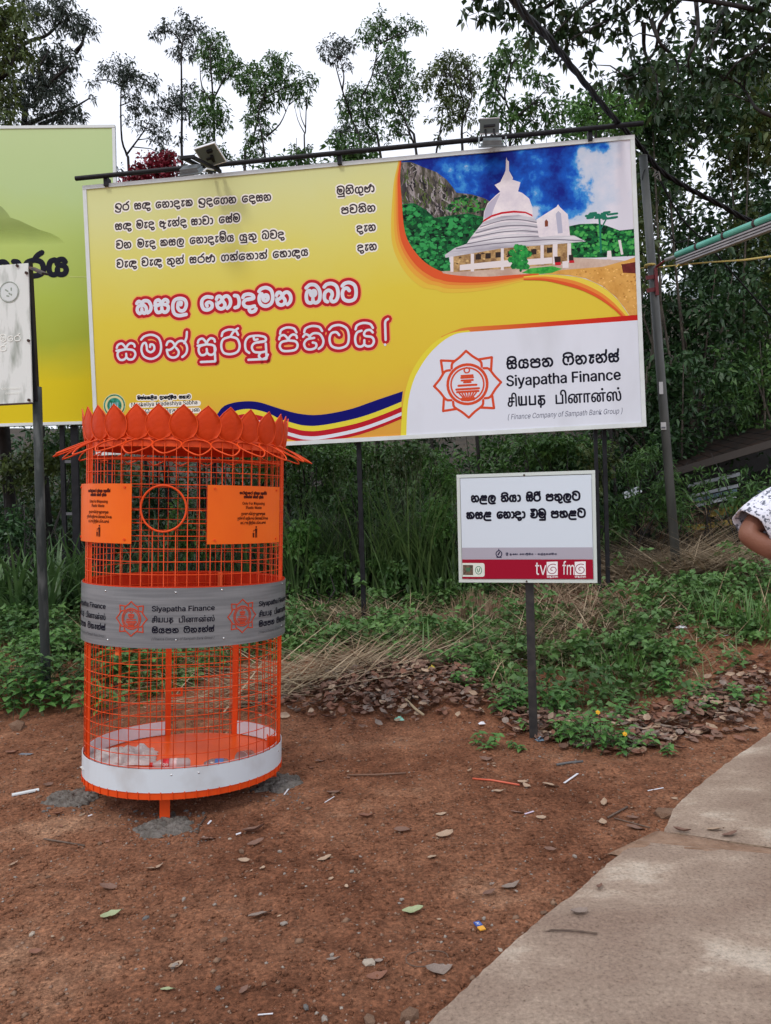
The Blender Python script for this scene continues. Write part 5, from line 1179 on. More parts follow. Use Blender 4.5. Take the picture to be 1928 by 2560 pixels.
tree_px('dark bushy tree at the upper left corner of the photo', 10.5, [[(-30, 330), (-20, 200), (0, 100), (20, 40)], [(-20, 200), (20, 180), (40, 120)]],
 [(5, 50, 60), (25, 100, 60), (40, 85, 45), (5, 150, 50), (-10, 20, 50), (15, 235, 32), (10, 285, 40), (30, 305, 20), (-20, 200, 50), (55, 130, 28), (20, 20, 40), (-40, 120, 60), (-60, 50, 70), (-60, 200, 60), (0, 330, 40)], .13, .42, LEAFM[2], None, r0=.09, dens=.8)
tree_px('airy tree with curved branches above the green billboard', 11.5, [[(60, 320), (85, 265), (120, 215), (172, 165)], [(66, 312), (130, 285), (190, 268)], [(0, 170), (60, 110), (110, 92), (138, 70), (160, 40)], [(100, 312), (150, 290), (225, 245)], [(120, 215), (95, 180), (120, 130)], [(190, 130), (205, 110), (213, 80)]],
 [(60, 15, 32), (95, 35, 34), (130, 48, 34), (165, 35, 38), (150, 8, 30), (190, 55, 28), (208, 75, 22), (225, 62, 14), (235, 80, 12), (178, 75, 18), (130, 125, 28), (110, 150, 26), (150, 148, 34), (178, 138, 22), (100, 190, 34), (132, 195, 38), (160, 178, 28), (90, 230, 28), (120, 225, 34), (62, 200, 30), (35, 215, 30), (160, 222, 22), (140, 268, 34), (182, 280, 28), (110, 292, 30), (205, 290, 18), (60, 275, 26), (232, 245, 10), (40, 250, 24), (75, 150, 20), (60, 130, 20), (20, 265, 30), (160, 300, 26)], .12, .30, LEAFM[3], None, r0=.07, dens=1.0)
tree_px('thin sapling left of the crimson bush, leaning, sparse leaves', 12.5, [[(323, 440), (318, 390), (305, 350), (302, 265), (304, 215)], [(318, 385), (355, 335), (375, 300)], [(304, 215), (330, 190), (372, 205)]],
 [(255, 172, 18), (242, 200, 12), (290, 162, 22), (312, 175, 24), (300, 195, 20), (332, 188, 28), (358, 205, 22), (382, 203, 16), (310, 218, 14), (388, 225, 10), (330, 258, 22), (350, 264, 18), (366, 277, 14), (345, 310, 14), (385, 325, 26), (410, 332, 16), (400, 362, 20), (425, 395, 22), (392, 402, 16), (316, 300, 7), (225, 205, 9), (340, 240, 14), (290, 425, 14)], .11, .30, LEAFM[3], dens=.9)
tree_px('straight thin tree with drooping top to the left of the left floodlight', 12.8, [[(456, 425), (455, 300), (454, 200), (455, 110), (470, 78)], [(455, 260), (430, 265), (405, 275)], [(455, 110), (430, 80), (395, 85)]],
 [(395, 86, 15), (420, 68, 19), (450, 60, 23), (480, 60, 19), (500, 76, 17), (508, 98, 13), (470, 92, 17), (455, 128, 22), (438, 136, 12), (482, 128, 18), (430, 250, 26), (456, 240, 24), (405, 272, 22), (416, 288, 15), (455, 270, 20), (472, 285, 18), (450, 350, 12), (475, 212, 13), (385, 90, 8)], .11, .32, LEAFM[3], dens=1.)
tree_px('leafier thin tree directly above the left floodlight', 12.4, [[(537, 425), (536, 330), (533, 250), (526, 140), (530, 105)], [(533, 250), (565, 190), (590, 165)], [(533, 260), (505, 215), (500, 160)]],
 [(520, 108, 24), (545, 110, 22), (530, 138, 28), (556, 150, 26), (577, 135, 14), (510, 140, 18), (560, 175, 24), (586, 170, 22), (602, 158, 13), (540, 180, 24), (490, 235, 18), (520, 240, 14), (500, 270, 22), (530, 275, 30), (556, 290, 24), (510, 295, 26), (546, 320, 18), (520, 345, 22), (500, 370, 16), (540, 365, 14), (560, 380, 14), (575, 400, 12)], .11, .36, LEAFM[1], dens=1.1)
tree_px('broad topped tree in the middle gap above the yellow billboard', 12.2, [[(612, 420), (625, 370), (640, 320), (655, 250), (690, 190)], [(665, 405), (655, 340), (648, 300), (630, 220)], [(655, 250), (710, 220), (770, 205)], [(668, 340), (700, 310), (722, 262)]],
 [(620, 188, 20), (640, 176, 20), (662, 184, 22), (600, 215, 16), (625, 220, 24), (655, 220, 26), (686, 215, 24), (685, 150, 17), (675, 128, 11), (705, 150, 20), (727, 165, 13), (700, 184, 18), (716, 210, 24), (742, 210, 22), (766, 205, 18), (787, 197, 11), (740, 235, 18), (765, 247, 11), (640, 250, 22), (665, 265, 22), (640, 290, 22), (620, 302, 16), (660, 310, 20), (650, 340, 20), (625, 350, 16), (640, 375, 22), (615, 392, 16), (590, 205, 12), (700, 255, 14)], .11, .36, LEAFM[1], dens=1.15)
tree_px('bare forked twig sapling between two leafy crowns', 12.0, [[(762, 390), (764, 330), (766, 265), (769, 235)], [(763, 335), (745, 300), (735, 255)], [(764, 320), (752, 290), (748, 250)]], [(766, 252, 9), (740, 372, 12), (776, 375, 11)], .10, .34, LEAFM[0], r0=.018)
tree_px('tall tree with small round tuft at its top left', 12.6, [[(905, 395), (880, 300), (856, 225), (838, 160)], [(856, 225), (860, 190), (852, 150)]],
 [(815, 116, 16), (840, 105, 19), (865, 110, 18), (822, 146, 13), (850, 135, 20), (880, 117, 9), (876, 165, 10), (858, 178, 7), (805, 140, 8), (862, 325, 14), (840, 338, 15)], .10, .34, LEAFM[3])
tree_px('tall tree rising to the highest tuft in the middle of the photo', 12.9, [[(952, 392), (925, 320), (900, 260), (930, 190), (950, 90)], [(900, 260), (880, 240)], [(950, 110), (1000, 85), (1040, 72)]],
 [(950, 40, 14), (940, 65, 18), (915, 72, 17), (966, 60, 16), (905, 96, 15), (936, 100, 20), (970, 92, 22), (992, 66, 18), (1020, 58, 17), (1042, 72, 13), (1056, 66, 8), (1002, 88, 13), (970, 130, 24), (960, 165, 22), (985, 190, 22), (950, 192, 18), (890, 225, 22), (870, 250, 22), (900, 260, 26), (930, 245, 26), (860, 280, 20), (885, 300, 26), (920, 290, 24), (950, 280, 20), (900, 340, 20), (930, 330, 22), (862, 328, 13), (950, 230, 22)], .11, .36, LEAFM[1], dens=1.05)
tree_px('dense tree with two leaning stems left of the right floodlight', 12.3, [[(1042, 390), (1020, 320), (988, 250), (968, 190)], [(1035, 360), (1010, 290), (1000, 220)]],
 [(984, 140, 22), (1010, 160, 24), (1000, 190, 26), (1025, 220, 22), (985, 232, 24), (1030, 252, 20), (1000, 282, 24), (1030, 292, 16), (978, 320, 18), (975, 250, 26), (960, 345, 14), (1010, 330, 14)], .11, .38, LEAFM[1], dens=1.15)
tree_px('round crowned tree just left of the right floodlight', 12.0, [[(1157, 392), (1155, 320), (1158, 250), (1130, 190)], [(1157, 300), (1180, 240), (1170, 180)], [(1090, 388), (1100, 330), (1110, 260)]],
 [(1080, 180, 24), (1060, 205, 22), (1110, 160, 26), (1140, 150, 24), (1165, 165, 24), (1182, 190, 20), (1120, 190, 26), (1150, 210, 26), (1090, 220, 24), (1176, 222, 20), (1130, 240, 26), (1160, 260, 24), (1110, 270, 22), (1150, 290, 22), (1182, 300, 14), (1120, 310, 18), (1080, 300, 10), (1182, 342, 13), (1100, 345, 13)], .11, .38, LEAFM[2], dens=1.15)
tree_px('light green tree behind the right floodlight', 11.2, [[(1275, 372), (1282, 300), (1262, 240), (1280, 160)], [(1282, 300), (1330, 260), (1370, 220)], [(1262, 250), (1235, 210), (1235, 160)]],
 [(1240, 150, 22), (1270, 130, 24), (1300, 125, 24), (1330, 140, 18), (1230, 182, 22), (1260, 170, 24), (1290, 165, 22), (1320, 182, 20), (1240, 212, 20), (1340, 205, 20), (1372, 212, 18), (1220, 250, 22), (1250, 272, 26), (1290, 270, 28), (1332, 262, 26), (1372, 272, 26), (1402, 252, 13), (1310, 300, 26), (1352, 312, 24), (1270, 312, 22), (1230, 302, 24), (1392, 300, 20), (1300, 342, 15), (1240, 342, 14), (1225, 225, 18), (1340, 340, 14)], .15, .40, LEAFM[1], dens=1.2)
tree_px('yellowish green tree above the upper right corner of the billboard', 11.5, [[(1490, 350), (1492, 300), (1480, 250), (1500, 220)], [(1485, 300), (1530, 270), (1560, 260)]],
 [(1440, 300, 26), (1470, 262, 26), (1500, 232, 22), (1522, 252, 24), (1482, 300, 28), (1522, 302, 28), (1450, 332, 22), (1560, 272, 24), (1552, 312, 26), (1430, 272, 20), (1410, 322, 16), (1590, 300, 26), (1600, 260, 20)], .13, .42, LEAFM[4], dens=1.3)
# big leaved branches hanging in from the right, nearer than the boards' trees
tree_px('dark broad leaved tree whose branches hang across the upper right sky', 8.6, [[(2090, 420), (2060, 200), (1960, 60), (1820, 10), (1600, -10), (1400, -5), (1200, -10)], [(1960, 60), (1900, 120), (1840, 160), (1790, 230)], [(1700, 0), (1650, 60), (1640, 120), (1600, 180), (1560, 200)], [(1600, -10), (1560, 30), (1500, 60), (1440, 90)], [(1500, -10), (1440, 30), (1380, 90)], [(1628, 50), (1652, 110), (1690, 150), (1700, 210)], [(1400, -5), (1330, 40), (1290, 50)], [(1740, 0), (1745, 90), (1720, 150), (1735, 200)], [(1930, 290), (1890, 270), (1850, 210), (1800, 190)], [(1610, 60), (1612, 130), (1640, 190), (1645, 250)], [(1820, 10), (1790, 80), (1770, 150)]],
 [(1170, 40, 22), (1200, 12, 26), (1240, 18, 28), (1265, 52, 20), (1292, 45, 18), (1330, 28, 34), (1372, 18, 34), (1340, 70, 24), (1402, 55, 34), (1440, 38, 34), (1422, 82, 24), (1472, 70, 28), (1502, 28, 28), (1540, 48, 26), (1320, 86, 17), (1382, 112, 26), (1432, 112, 26), (1472, 112, 22), (1512, 92, 18), (1562, 102, 18), (1362, 132, 17), (1402, 140, 18), (1590, 15, 30), (1640, 22, 30), (1682, 12, 26), (1602, 152, 20), (1642, 162, 26), (1572, 182, 26), (1622, 202, 26), (1592, 222, 26), (1540, 202, 18), (1662, 112, 15), (1702, 62, 16), (1762, 100, 40), (1802, 60, 48), (1852, 40, 50), (1882, 92, 50), (1902, 152, 45), (1822, 122, 42), (1762, 162, 32), (1802, 192, 38), (1862, 202, 34), (1742, 212, 32), (1702, 242, 32), (1782, 242, 32), (1662, 252, 24), (1482, 162, 14), (1502, 192, 16), (1912, 30, 42), (1230, -20, 40), (1320, -30, 50), (1420, -40, 50), (1540, -40, 50), (1660, -40, 50), (1780, -30, 60), (1900, -30, 60), (1990, 40, 70), (1990, 150, 70), (1640, 262, 22), (1700, 180, 18), (1560, 70, 14)], .17, .52, LEAFM[5], None, r0=.045, dens=1.0, per=6, droop=.3)

# dense wood on the slope behind and at the right
def bush(label, c, R, n, L, asp, lm, name='shrub', group=None, stems=5, cat_='shrub', flat_=.8, per=6, bias=(0, -.3, 0)):
    c = np.array(c, float); gz = tz(c[0], c[1]); t = thing(name, label, cat_, (c[0], c[1], gz), 0, group)
    bm = B(); rr = np.array(R)
    for k in range(stems):
        e = rng.normal(size=3)*rr*.45+np.array([c[0], c[1], c[2]]); b0 = np.array([c[0]+rng.normal()*.12, c[1]+rng.normal()*.12, gz-.1]); m = (b0+e)/2+rng.normal(size=3)*.12
        bm.tube([tuple(p-np.array([c[0], c[1], gz])) for p in (b0, m, e)], [.03, .02, .008] if name == 'forest_tree' else [.014, .010, .004], 5)
    bm.make('stem' if name != 'forest_tree' else 'trunk', BARK if name == 'forest_tree' else BARKD, t, smooth=True)
    # several lobes so the outline is uneven
    Ps, Ds, Ls = [], [], []; nl = 9
    for k in range(nl):
        q = c+nrmz(rng.normal(size=3))*rr*rng.uniform(.25, .8); r = rr*rng.uniform(.32, .55)
        P, D, l = tufts(q, r, max(3, int(n/nl/per)), per, L, 1., dirbias=bias); Ps.append(P); Ds.append(D); Ls.append(l)
    P, D, l = np.concatenate(Ps), np.concatenate(Ds), np.concatenate(Ls)
    V, F = leafquads(P-np.array([c[0], c[1], gz]), D, l, l*asp, .25); obj('crown' if name == 'forest_tree' else 'foliage', mesh('foliage', V, F, lm), t); return t
FT = 'trees of the dark wood right of the grey pole'
right_w = [((4.6, 12.5, 7.2), (1.5, 1.2, 1.5), 3800, .15, 0), ((6.3, 13.5, 8.2), (1.8, 1.3, 1.6), 3800, .15, 2), ((5.2, 13.0, 4.8), (1.6, 1.2, 1.5), 3800, .14, 0), ((7.0, 13.2, 5.6), (1.7, 1.2, 1.7), 3800, .14, 2), ((4.4, 12.0, 2.9), (1.3, 1.0, 1.2), 3200, .12, 0), ((6.2, 12.6, 3.4), (1.5, 1.0, 1.3), 3200, .12, 1), ((8.2, 13.5, 4.0), (1.6, 1.2, 2.0), 3200, .14, 0), ((8.6, 14.0, 7.2), (1.8, 1.3, 1.8), 3200, .15, 2), ((3.6, 12.4, 5.6), (1.1, .9, 1.3), 2600, .13, 2), ((10.2, 15, 6.), (2, 1.5, 3), 2600, .16, 0), ((5.6, 14.6, 6.6), (2.2, 1., 2.4), 3000, .16, 0), ((7.8, 15.2, 5.4), (2.4, 1., 3.0), 3000, .16, 0), ((4.6, 14.4, 4.2), (2., .8, 2.4), 2600, .15, 0), ((5.4, 16.5, 7.0), (2.2, .9, 2.6), 4600, .19, 2), ((9.0, 16.8, 6.6), (2.6, .9, 3.0), 4600, .19, 0)]
FL = ['dense dark tree beside the top of the grey pole', 'tall olive tree behind the grey pole top, right edge', 'dark tree above the lamp tube at middle right', 'olive tree at the right edge above the yellow rope', 'dark bushy tree directly right of the grey pole', 'mid green tree right of the grey pole above the shed', 'dark tree at the far right edge over the shed', 'tall olive tree at the far right edge near the sky', 'small olive tree between billboard corner and grey pole', 'dark tree beyond the right edge of the photo', 'big dark tree far back behind the lamp tube', 'big dark tree far back behind the shed', 'dark tree far back behind the white lower part of the billboard', 'olive tree farthest back behind the top of the grey pole', 'dark tree farthest back behind the tube lamp end']
for (c, R, n, L, k), lb_ in zip(right_w, FL): bush(lb_, c, R, n, L, .42, LEAFM[k], 'forest_tree', FT, 6, 'tree')
# loose limbs seen dark inside the wood
BR = 'bare limbs of the wood'
wood = [((-6.5, 12, 1.5), (1.5, .9, 1.4), 2600, 0), ((-4.6, 12.2, 1.7), (1.3, .9, 1.3), 2600, 2), ((-3.0, 12.0, 1.5), (1.2, .8, 1.2), 2600, 0), ((-1.4, 12.4, 1.9), (1.3, .8, 1.2), 2800, 1), ((.2, 12.3, 1.9), (1.2, .8, 1.3), 3000, 1), ((1.7, 12.2, 2.0), (1.2, .8, 1.2), 3000, 1), ((3.1, 12.0, 2.0), (1.1, .8, 1.2), 3000, 0), ((-2.2, 13.2, 3.2), (1.8, .8, 1.4), 2400, 0), ((1.0, 13.4, 3.4), (1.9, .8, 1.3), 2400, 0), ((-5.4, 13.4, 3.0), (2.0, .9, 1.6), 2400, 0), ((3.2, 13.2, 3.8), (1.4, .8, 1.4), 2400, 0)]
WL = ['dark shrub beyond the left edge under the green billboard', 'olive shrub behind the posts of the green billboard', 'dark shrub behind the orange bin, left side', 'green shrub behind the crown of the orange bin', 'green shrub left of the billboard middle post', 'green shrub right of the billboard middle post', 'dark shrub behind the small white sign', 'dark shrub far back behind the orange bin', 'dark shrub far back behind the billboard middle post', 'dark shrub far back behind the green billboard', 'dark shrub far back near the right billboard posts']
for (c, R, n, k), lb_ in zip(wood, WL): bush(lb_, c, R, n, .11, .42, LEAFM[k], group='shrubs in the thicket under the billboards')
c = at(385, 418, 11.); bush('crimson leaved bush peeping over the left end of the billboard', (c.x, 11., c.z-.35), (.55, .3, .6), 3600, .08, .5, LEAFM[6])
for (px, py), lb_ in zip(((720, 392), (870, 362)), ('low green bush touching the billboard top rail, middle', 'green bush above the lamp rail right of the middle')): 
    c = at(px, py, 11.); bush(lb_, (c.x, 11., c.z-.25), (.6, .3, .42), 1200, .10, .4, LEAFM[1])
c = at(480, 405, 11.2); bush('small bush behind the left floodlight', (c.x, 11.2, c.z-.3), (.3, .25, .35), 500, .09, .4, LEAFM[3])
for (px, py, Y, R, n, L, k, lb_) in ((700, 1130, 10.9, (.7, .4, .6), 1500, .09, 4, 'fresh green shrub just right of the bin crown'), (800, 1180, 10.8, (.6, .4, .6), 1300, .08, 1, 'green creeper covered shrub left of the middle post'), (850, 1130, 11.0, (.6, .4, .4), 1000, .08, 4, 'fresh green shrub directly under the wave stripes'), (1010, 1150, 10.9, (.7, .4, .4), 1300, .09, 1, 'green shrub under the company field of the billboard'), (1110, 1180, 10.7, (.5, .4, .6), 1100, .08, 4, 'fresh green shrub touching the left edge of the small sign'), (1090, 1390, 10.0, (.4, .3, .5), 900, .08, 1, 'green shrub low beside the small white sign'), (660, 1290, 10.5, (.5, .4, .6), 900, .08, 2, 'olive shrub behind the right side of the bin'), (60, 1160, 10.2, (.9, .4, .4), 1500, .09, 2, 'olive shrub under the green billboard at the left edge'), (200, 1140, 10.3, (.6, .4, .4), 900, .09, 1, 'green shrub behind the posts left of the bin'), (1400, 1130, 10.6, (.8, .4, .3), 1300, .09, 1, 'green shrub between the small sign and the billboard'), (1480, 1180, 10.5, (.5, .4, .5), 900, .08, 2, 'olive shrub behind the two right posts'), (745, 1360, 9.7, (.35, .25, .4), 700, .09, 4, 'low leafy bush between the bin and the middle post'), (830, 1420, 9.6, (.35, .25, .32), 650, .08, 1, 'low leafy bush left of the middle post foot'), (985, 1430, 9.6, (.35, .25, .35), 700, .09, 1, 'low leafy bush right of the middle post foot'), (1100, 1300, 9.8, (.3, .25, .5), 800, .09, 4, 'leafy bush at the left edge of the small sign'), (470, 1330, 9.8, (.5, .25, .5), 900, .09, 1, 'leafy bush seen through the upper mesh of the bin'), (900, 1250, 9.9, (.4, .25, .4), 700, .08, 1, 'leafy creeper around the middle post'), (30, 1330, 9.4, (.4, .25, .4), 700, .09, 0, 'dark bush at the left edge behind the pole'), (1420, 1440, 9.9, (.4, .25, .25), 600, .08, 2, 'low olive bush behind the small sign post')):
    q = at(px, py, Y); bush(lb_, (q.x, Y, q.z), R, n, L, .45, LEAFM[k], group='leafy shrubs at the front of the thicket')
# thicket that fills the slope between the shrubs
def on_slope(n, x0, x1, y0, y1, h):
    X = rng.uniform(x0, x1, n); Y = rng.uniform(y0, y1, n); return np.stack([X, Y, terr(X, Y)+rng.uniform(0, 1, n)**1.3*h], 1)
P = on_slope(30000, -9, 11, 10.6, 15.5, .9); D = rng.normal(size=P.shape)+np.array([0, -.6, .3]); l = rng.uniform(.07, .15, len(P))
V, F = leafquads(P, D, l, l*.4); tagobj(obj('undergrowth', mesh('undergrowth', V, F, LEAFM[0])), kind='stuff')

# blades: arching ribbons
def blades(P, az, L, W, lean, curl, nseg=5):
    n = len(P); t = np.linspace(0, 1, nseg+1)
    hd = np.stack([np.cos(az), np.sin(az), np.zeros(n)], 1); sd_ = np.stack([-np.sin(az), np.cos(az), np.zeros(n)], 1)
    ang = lean[:, None]+curl[:, None]*t[None]**1.5         # from the vertical
    seg = (L/nseg)[:, None]; dx = np.cumsum(np.sin(ang)*seg, 1)-np.sin(ang[:, :1])*seg; dz = np.cumsum(np.cos(ang)*seg, 1)-np.cos(ang[:, :1])*seg
    C = P[:, None]+hd[:, None]*dx[..., None]+np.array([0, 0, 1.])*dz[..., None]
    w = (W[:, None]*(1-t**2.2)[None]*.5+.0006)[..., None]
    V = np.stack([C-sd_[:, None]*w, C+sd_[:, None]*w], 2).reshape(-1, 3)
    b = np.arange(n)[:, None]*(2*(nseg+1))+np.arange(nseg)[None]*2
    F = np.stack([b, b+1, b+3, b+2], -1).reshape(-1, 4); return V, F
GRM = mat('tall_grass', (0.053, 0.112, 0.033), .5, (0.150, 0.240, 0.075), 5., trans=.25, lo=.3, hi=.7); GRD = mat('tall_grass_dark', (0.030, 0.068, 0.027), .5, (0.090, 0.150, 0.053), 5., trans=.2, lo=.3, hi=.7)
SEED = mat('grass_seed_heads', (.14, .15, .07), .7, (.08, .10, .05), 9)
def clump(label, x, y, n, L, W, m, spread=.25, curl=1.3, group='tall grass clumps in the thicket', name='grass_clump', seeds=0):
    z = tz(x, y); t = thing(name, label, 'grass', (x, y, z), 0, group)
    P = np.stack([rng.normal(size=n)*spread, rng.normal(size=n)*spread*.7, np.zeros(n)], 1)
    V, F = blades(P, rng.uniform(0, 6.28, n), L*rng.uniform(.5, 1.1, n), W*rng.uniform(.7, 1.2, n), rng.uniform(.02, .35, n), rng.uniform(.3, 1., n)*curl, 6)
    obj('blades', mesh('blades', V, F, m), t)
    if seeds:
        Q = np.stack([rng.normal(size=seeds)*spread, rng.normal(size=seeds)*spread*.5, np.zeros(seeds)], 1); hh = L*rng.uniform(.9, 1.25, seeds); az = rng.uniform(0, 6.28, seeds)
        V1, F1 = blades(Q, az, hh, np.full(seeds, .006), np.full(seeds, .08), rng.uniform(.05, .3, seeds), 5)
        tips = V1.reshape(seeds, -1, 3)[:, -1]; S = np.repeat(tips, 26, 0)+rng.normal(size=(seeds*26, 3))*np.array([.07, .07, .11])
        V2, F2 = leafquads(S, rng.normal(size=S.shape), .035, .007)
        obj('seed_heads', mesh('seed_heads', np.vstack([V1, V2]), np.vstack([F1, F2+len(V1)]), SEED), t)
for i, (px, Y, n, L, m, lb_, sd_) in enumerate([(760, 10.0, 170, 1.7, GRM, 'tall arching grass clump just right of the orange bin', 10), (865, 10.3, 190, 1.9, GRD, 'tall grass clump left of the billboard middle post', 10), (960, 10.0, 230, 2.0, GRM, 'dense grass clump just right of the billboard middle post', 26), (1040, 9.8, 260, 1.9, GRM, 'drooping grass clump with seed heads right of the middle post', 22), (1110, 10.2, 200, 1.7, GRM, 'grass clump left of the small white sign', 10), (1190, 10.4, 160, 1.4, GRD, 'dark grass clump behind the small white sign', 0), (700, 10.4, 150, 1.5, GRD, 'dark grass clump behind the right side of the orange bin', 6), (560, 10.1, 150, 1.5, GRD, 'dark grass clump seen through the mesh of the orange bin', 0), (420, 10.1, 150, 1.5, GRD, 'dark grass clump seen through the throw hole of the bin', 0)]):
    q = at(px, 1300, Y); clump(lb_, q.x, Y, n, L, .022, m, .28, 1.5, seeds=sd_)
for px, Y, lb_ in ((20, 8.6, 'broad bladed grass clump at the left edge'), (75, 8.3, 'broad bladed grass clump between left pole and edge'), (105, 8.9, 'broad bladed grass clump behind the left pole'), (160, 9.2, 'broad bladed grass clump at the foot of the green billboard posts'), (205, 9.0, 'broad bladed grass clump left of the orange bin')):
    q = at(px, 1400, Y); clump(lb_, q.x, Y, 60, 1.15, .045, mat('broad_blade_grass', (.045, .10, .03), .45, (.10, .18, .06), 4., trans=.25), .16, 1.7, 'broad bladed grass clumps at the left', seeds=0)
for px, py, n, L, lb_ in ((1120, 1505, 9, .75, 'thin green shoots left of the small sign post'), (1200, 1500, 8, .7, 'green shoots under the small white sign'), (830, 1480, 6, .5, 'pair of bright green shoots left of the middle post'), (1270, 1490, 7, .7, 'green shoots close to the small sign post'), (1080, 1640, 8, .45, 'bent green grass blades in front of the straw'), (1790, 1560, 40, .42, 'grass tuft at the right bank near the litter paper'), (1890, 1580, 40, .42, 'grass tuft at the right edge of the bank'), (1560, 1700, 34, .36, 'low grass tuft in the middle of the right bank'), (1480, 1655, 40, .30, 'low grass tuft right of the small sign post')):
    q = gp(px, py); clump(lb_, q.x, q.y, n, L, .016, mat('shoot_green', (.08, .19, .04), .45, (.14, .26, .07), 4., trans=.25), .10, .7, 'green shoots and tufts on the bank', 'grass_tuft')

# green ground cover on the bank
def edge_y(x):      # where the green starts
    return np.interp(x, [-9, -3.4, -2.0, -1.2, -.4, .5, .75, 1.6, 2.3, 3.4, 9], [6.0, 6.15, 6.4, 7.0, 7.1, 6.9, 5.75, 5.5, 5.7, 6.6, 8.2])
def scatter(n, x0, x1, y0, y1, f):
    X = rng.uniform(x0, x1, n); Y = rng.uniform(y0, y1, n); k = f(X, Y) > rng.random(n); return X[k], Y[k]
def dens_green(X, Y):
    e = edge_y(X); d = sm((Y-e+.35*fbm2(X, Y, 1.6, 8.))/.5); patch = .28+.72*sm((fbm2(X, Y, 1.5, 21.)+.20)/.32)
    hay = 1-.85*sm((1-np.abs(Y-8.7)/.75)*1.6)*sm((1-np.abs(X-.4)/2.4)*1.8); return d*patch*hay*(1-.93*sm((Y-8.05+.25*fbm2(X, Y, 1.3, 4.))/.35)*sm((X-1.3)/.5))*(1-.3*sm((fbm2(X, Y, 2.6, 33.)-.02)/.12))
GC1 = mat('ground_cover_leaf', (0.053, 0.128, 0.033), .5, (0.150, 0.285, 0.075), 5., trans=.2, lo=.3, hi=.7); GC2 = mat('ground_cover_dull', (0.060, 0.090, 0.033), .6, (0.165, 0.180, 0.075), 6., trans=.2, lo=.3, hi=.7)
for n, hh, per, l0, l1, m in ((19000, .17, 9, .045, .085, GC1), (7000, .12, 8, .03, .06, GC2), (3000, .26, 10, .05, .10, GC1)):
    X, Y = scatter(n, -7, 8, 5.0, 10.8, dens_green); h = hh*(.3+1.3*sm(fbm2(X, Y, 2.1, 5.)+.5))*(1+.6*sm((Y-7)/2))*sm((Y-edge_y(X)+.1)/.5)
    C = np.stack([X, Y, terr(X, Y)+.01+rng.random(len(X))*h], 1); C = np.repeat(C, per, 0); D = rng.normal(size=C.shape)*np.array([1, 1, .35])+np.array([0, -.2, .3])
    P = C+nrmz(D)*.02+rng.normal(size=C.shape)*.012; l = rng.uniform(l0, l1, len(P))
    V, F = leafquads(P, D, l, l*.6, .3); tagobj(obj('ground_cover', mesh('ground_cover', V, F, m)), kind='stuff')
X, Y = scatter(26000, -7, 8, 5.2, 10.6, dens_green); P = np.stack([X, Y, terr(X, Y)-.01], 1); n = len(P)
V, F = blades(P, rng.uniform(0, 6.28, n), rng.uniform(.10, .36, n), rng.uniform(.004, .009, n), rng.uniform(.1, 1.0, n), rng.uniform(.2, 1.8, n), 4); tagobj(obj('short_grass', mesh('short_grass', V, F, mat('short_grass_yellowish', (.09, .13, .035), .55, (.22, .24, .09), 5., trans=.2))), kind='stuff')
X, Y = scatter(5200, -3, 6, 5.5, 10.2, lambda X, Y: sm((Y-edge_y(X))/.5)*.8); n = len(X); P = np.stack([X, Y, terr(X, Y)+rng.random(n)*.10], 1)
V, F = blades(P, rng.uniform(0, 6.28, n), rng.uniform(.12, .5, n), rng.uniform(.003, .009, n), rng.uniform(.7, 1.5, n), rng.uniform(-.3, .8, n), 4); tagobj(obj('dead_stems', mesh('dead_stems', V, F, mat('dead_stem', (.16, .10, .055), .85, (.40, .30, .18), 9.))), kind='stuff')
# dry straw
STR = mat('dry_straw', (.24, .17, .10), .8, (.42, .33, .22), 6., lo=.35, hi=.65, detail=3); STB = mat('brown_straw', (.18, .11, .065), .85, (.34, .24, .15), 6.)
def straw(name, n, pxs, az, saz, L, h, m, W=(.006, .014), Yr=None):
    n = int(n*1.3)
    C = [gp(*p) for p in pxs]; c = np.array([[q.x, q.y] for q in C])[rng.integers(0, len(C), n)]+rng.normal(size=(n, 2))*np.array([.30, .16])
    P = np.stack([c[:, 0], c[:, 1], terr(c[:, 0], c[:, 1])+rng.random(n)**1.5*h], 1)
    V, F = blades(P, az+rng.normal(size=n)*saz+(rng.random(n) > .5)*math.pi, rng.uniform(.35, 1., n)*L, rng.uniform(*W, n), rng.uniform(1.0, 1.5, n), rng.uniform(-.1, .45, n), 5)
    tagobj(obj(name, mesh(name, V, F, m)), kind='stuff')
straw('dry_straw', 260, [(720, 1740), (780, 1720), (850, 1700), (700, 1700), (640, 1760), (900, 1690), (960, 1670)], 3.6, .38, .9, .10, STR, (.008, .018))
straw('dry_straw', 900, [(720, 1470), (760, 1500), (830, 1540), (900, 1560), (700, 1530), (960, 1560), (780, 1560)], 2.6, .9, .6, .16, STR)
straw('dry_straw', 500, [(880, 1660), (980, 1650), (1080, 1640), (1180, 1640), (1040, 1560)], 3.2, .5, .7, .05, STB)
straw('dry_straw', 1100, [(1350, 1480), (1390, 1500), (1440, 1470), (1340, 1540), (1400, 1570), (1450, 1540), (1480, 1600)], 3.0, 1., .6, .16, STB)
straw('dry_straw', 700, [(1340, 1600), (1400, 1640), (1480, 1620), (1540, 1560)], .6, .7, .7, .10, STR)
straw('dry_straw', 1100, [(1640, 1430), (1720, 1420), (1790, 1425), (1860, 1430), (1920, 1450), (1600, 1450), (1740, 1450), (1560, 1420), (1680, 1410), (1820, 1405), (1900, 1425)], -.15, .35, 1.3, .20, STR, (.008, .018))
straw('dry_straw', 1600, [(1600, 1440), (1700, 1445), (1800, 1440), (1900, 1440), (1560, 1450)], -.1, .6, .8, .12, STR)
straw('dry_straw', 500, [(1640, 1380), (1720, 1370), (1840, 1380), (1900, 1400)], 1., 1.2, .8, .5, STB)
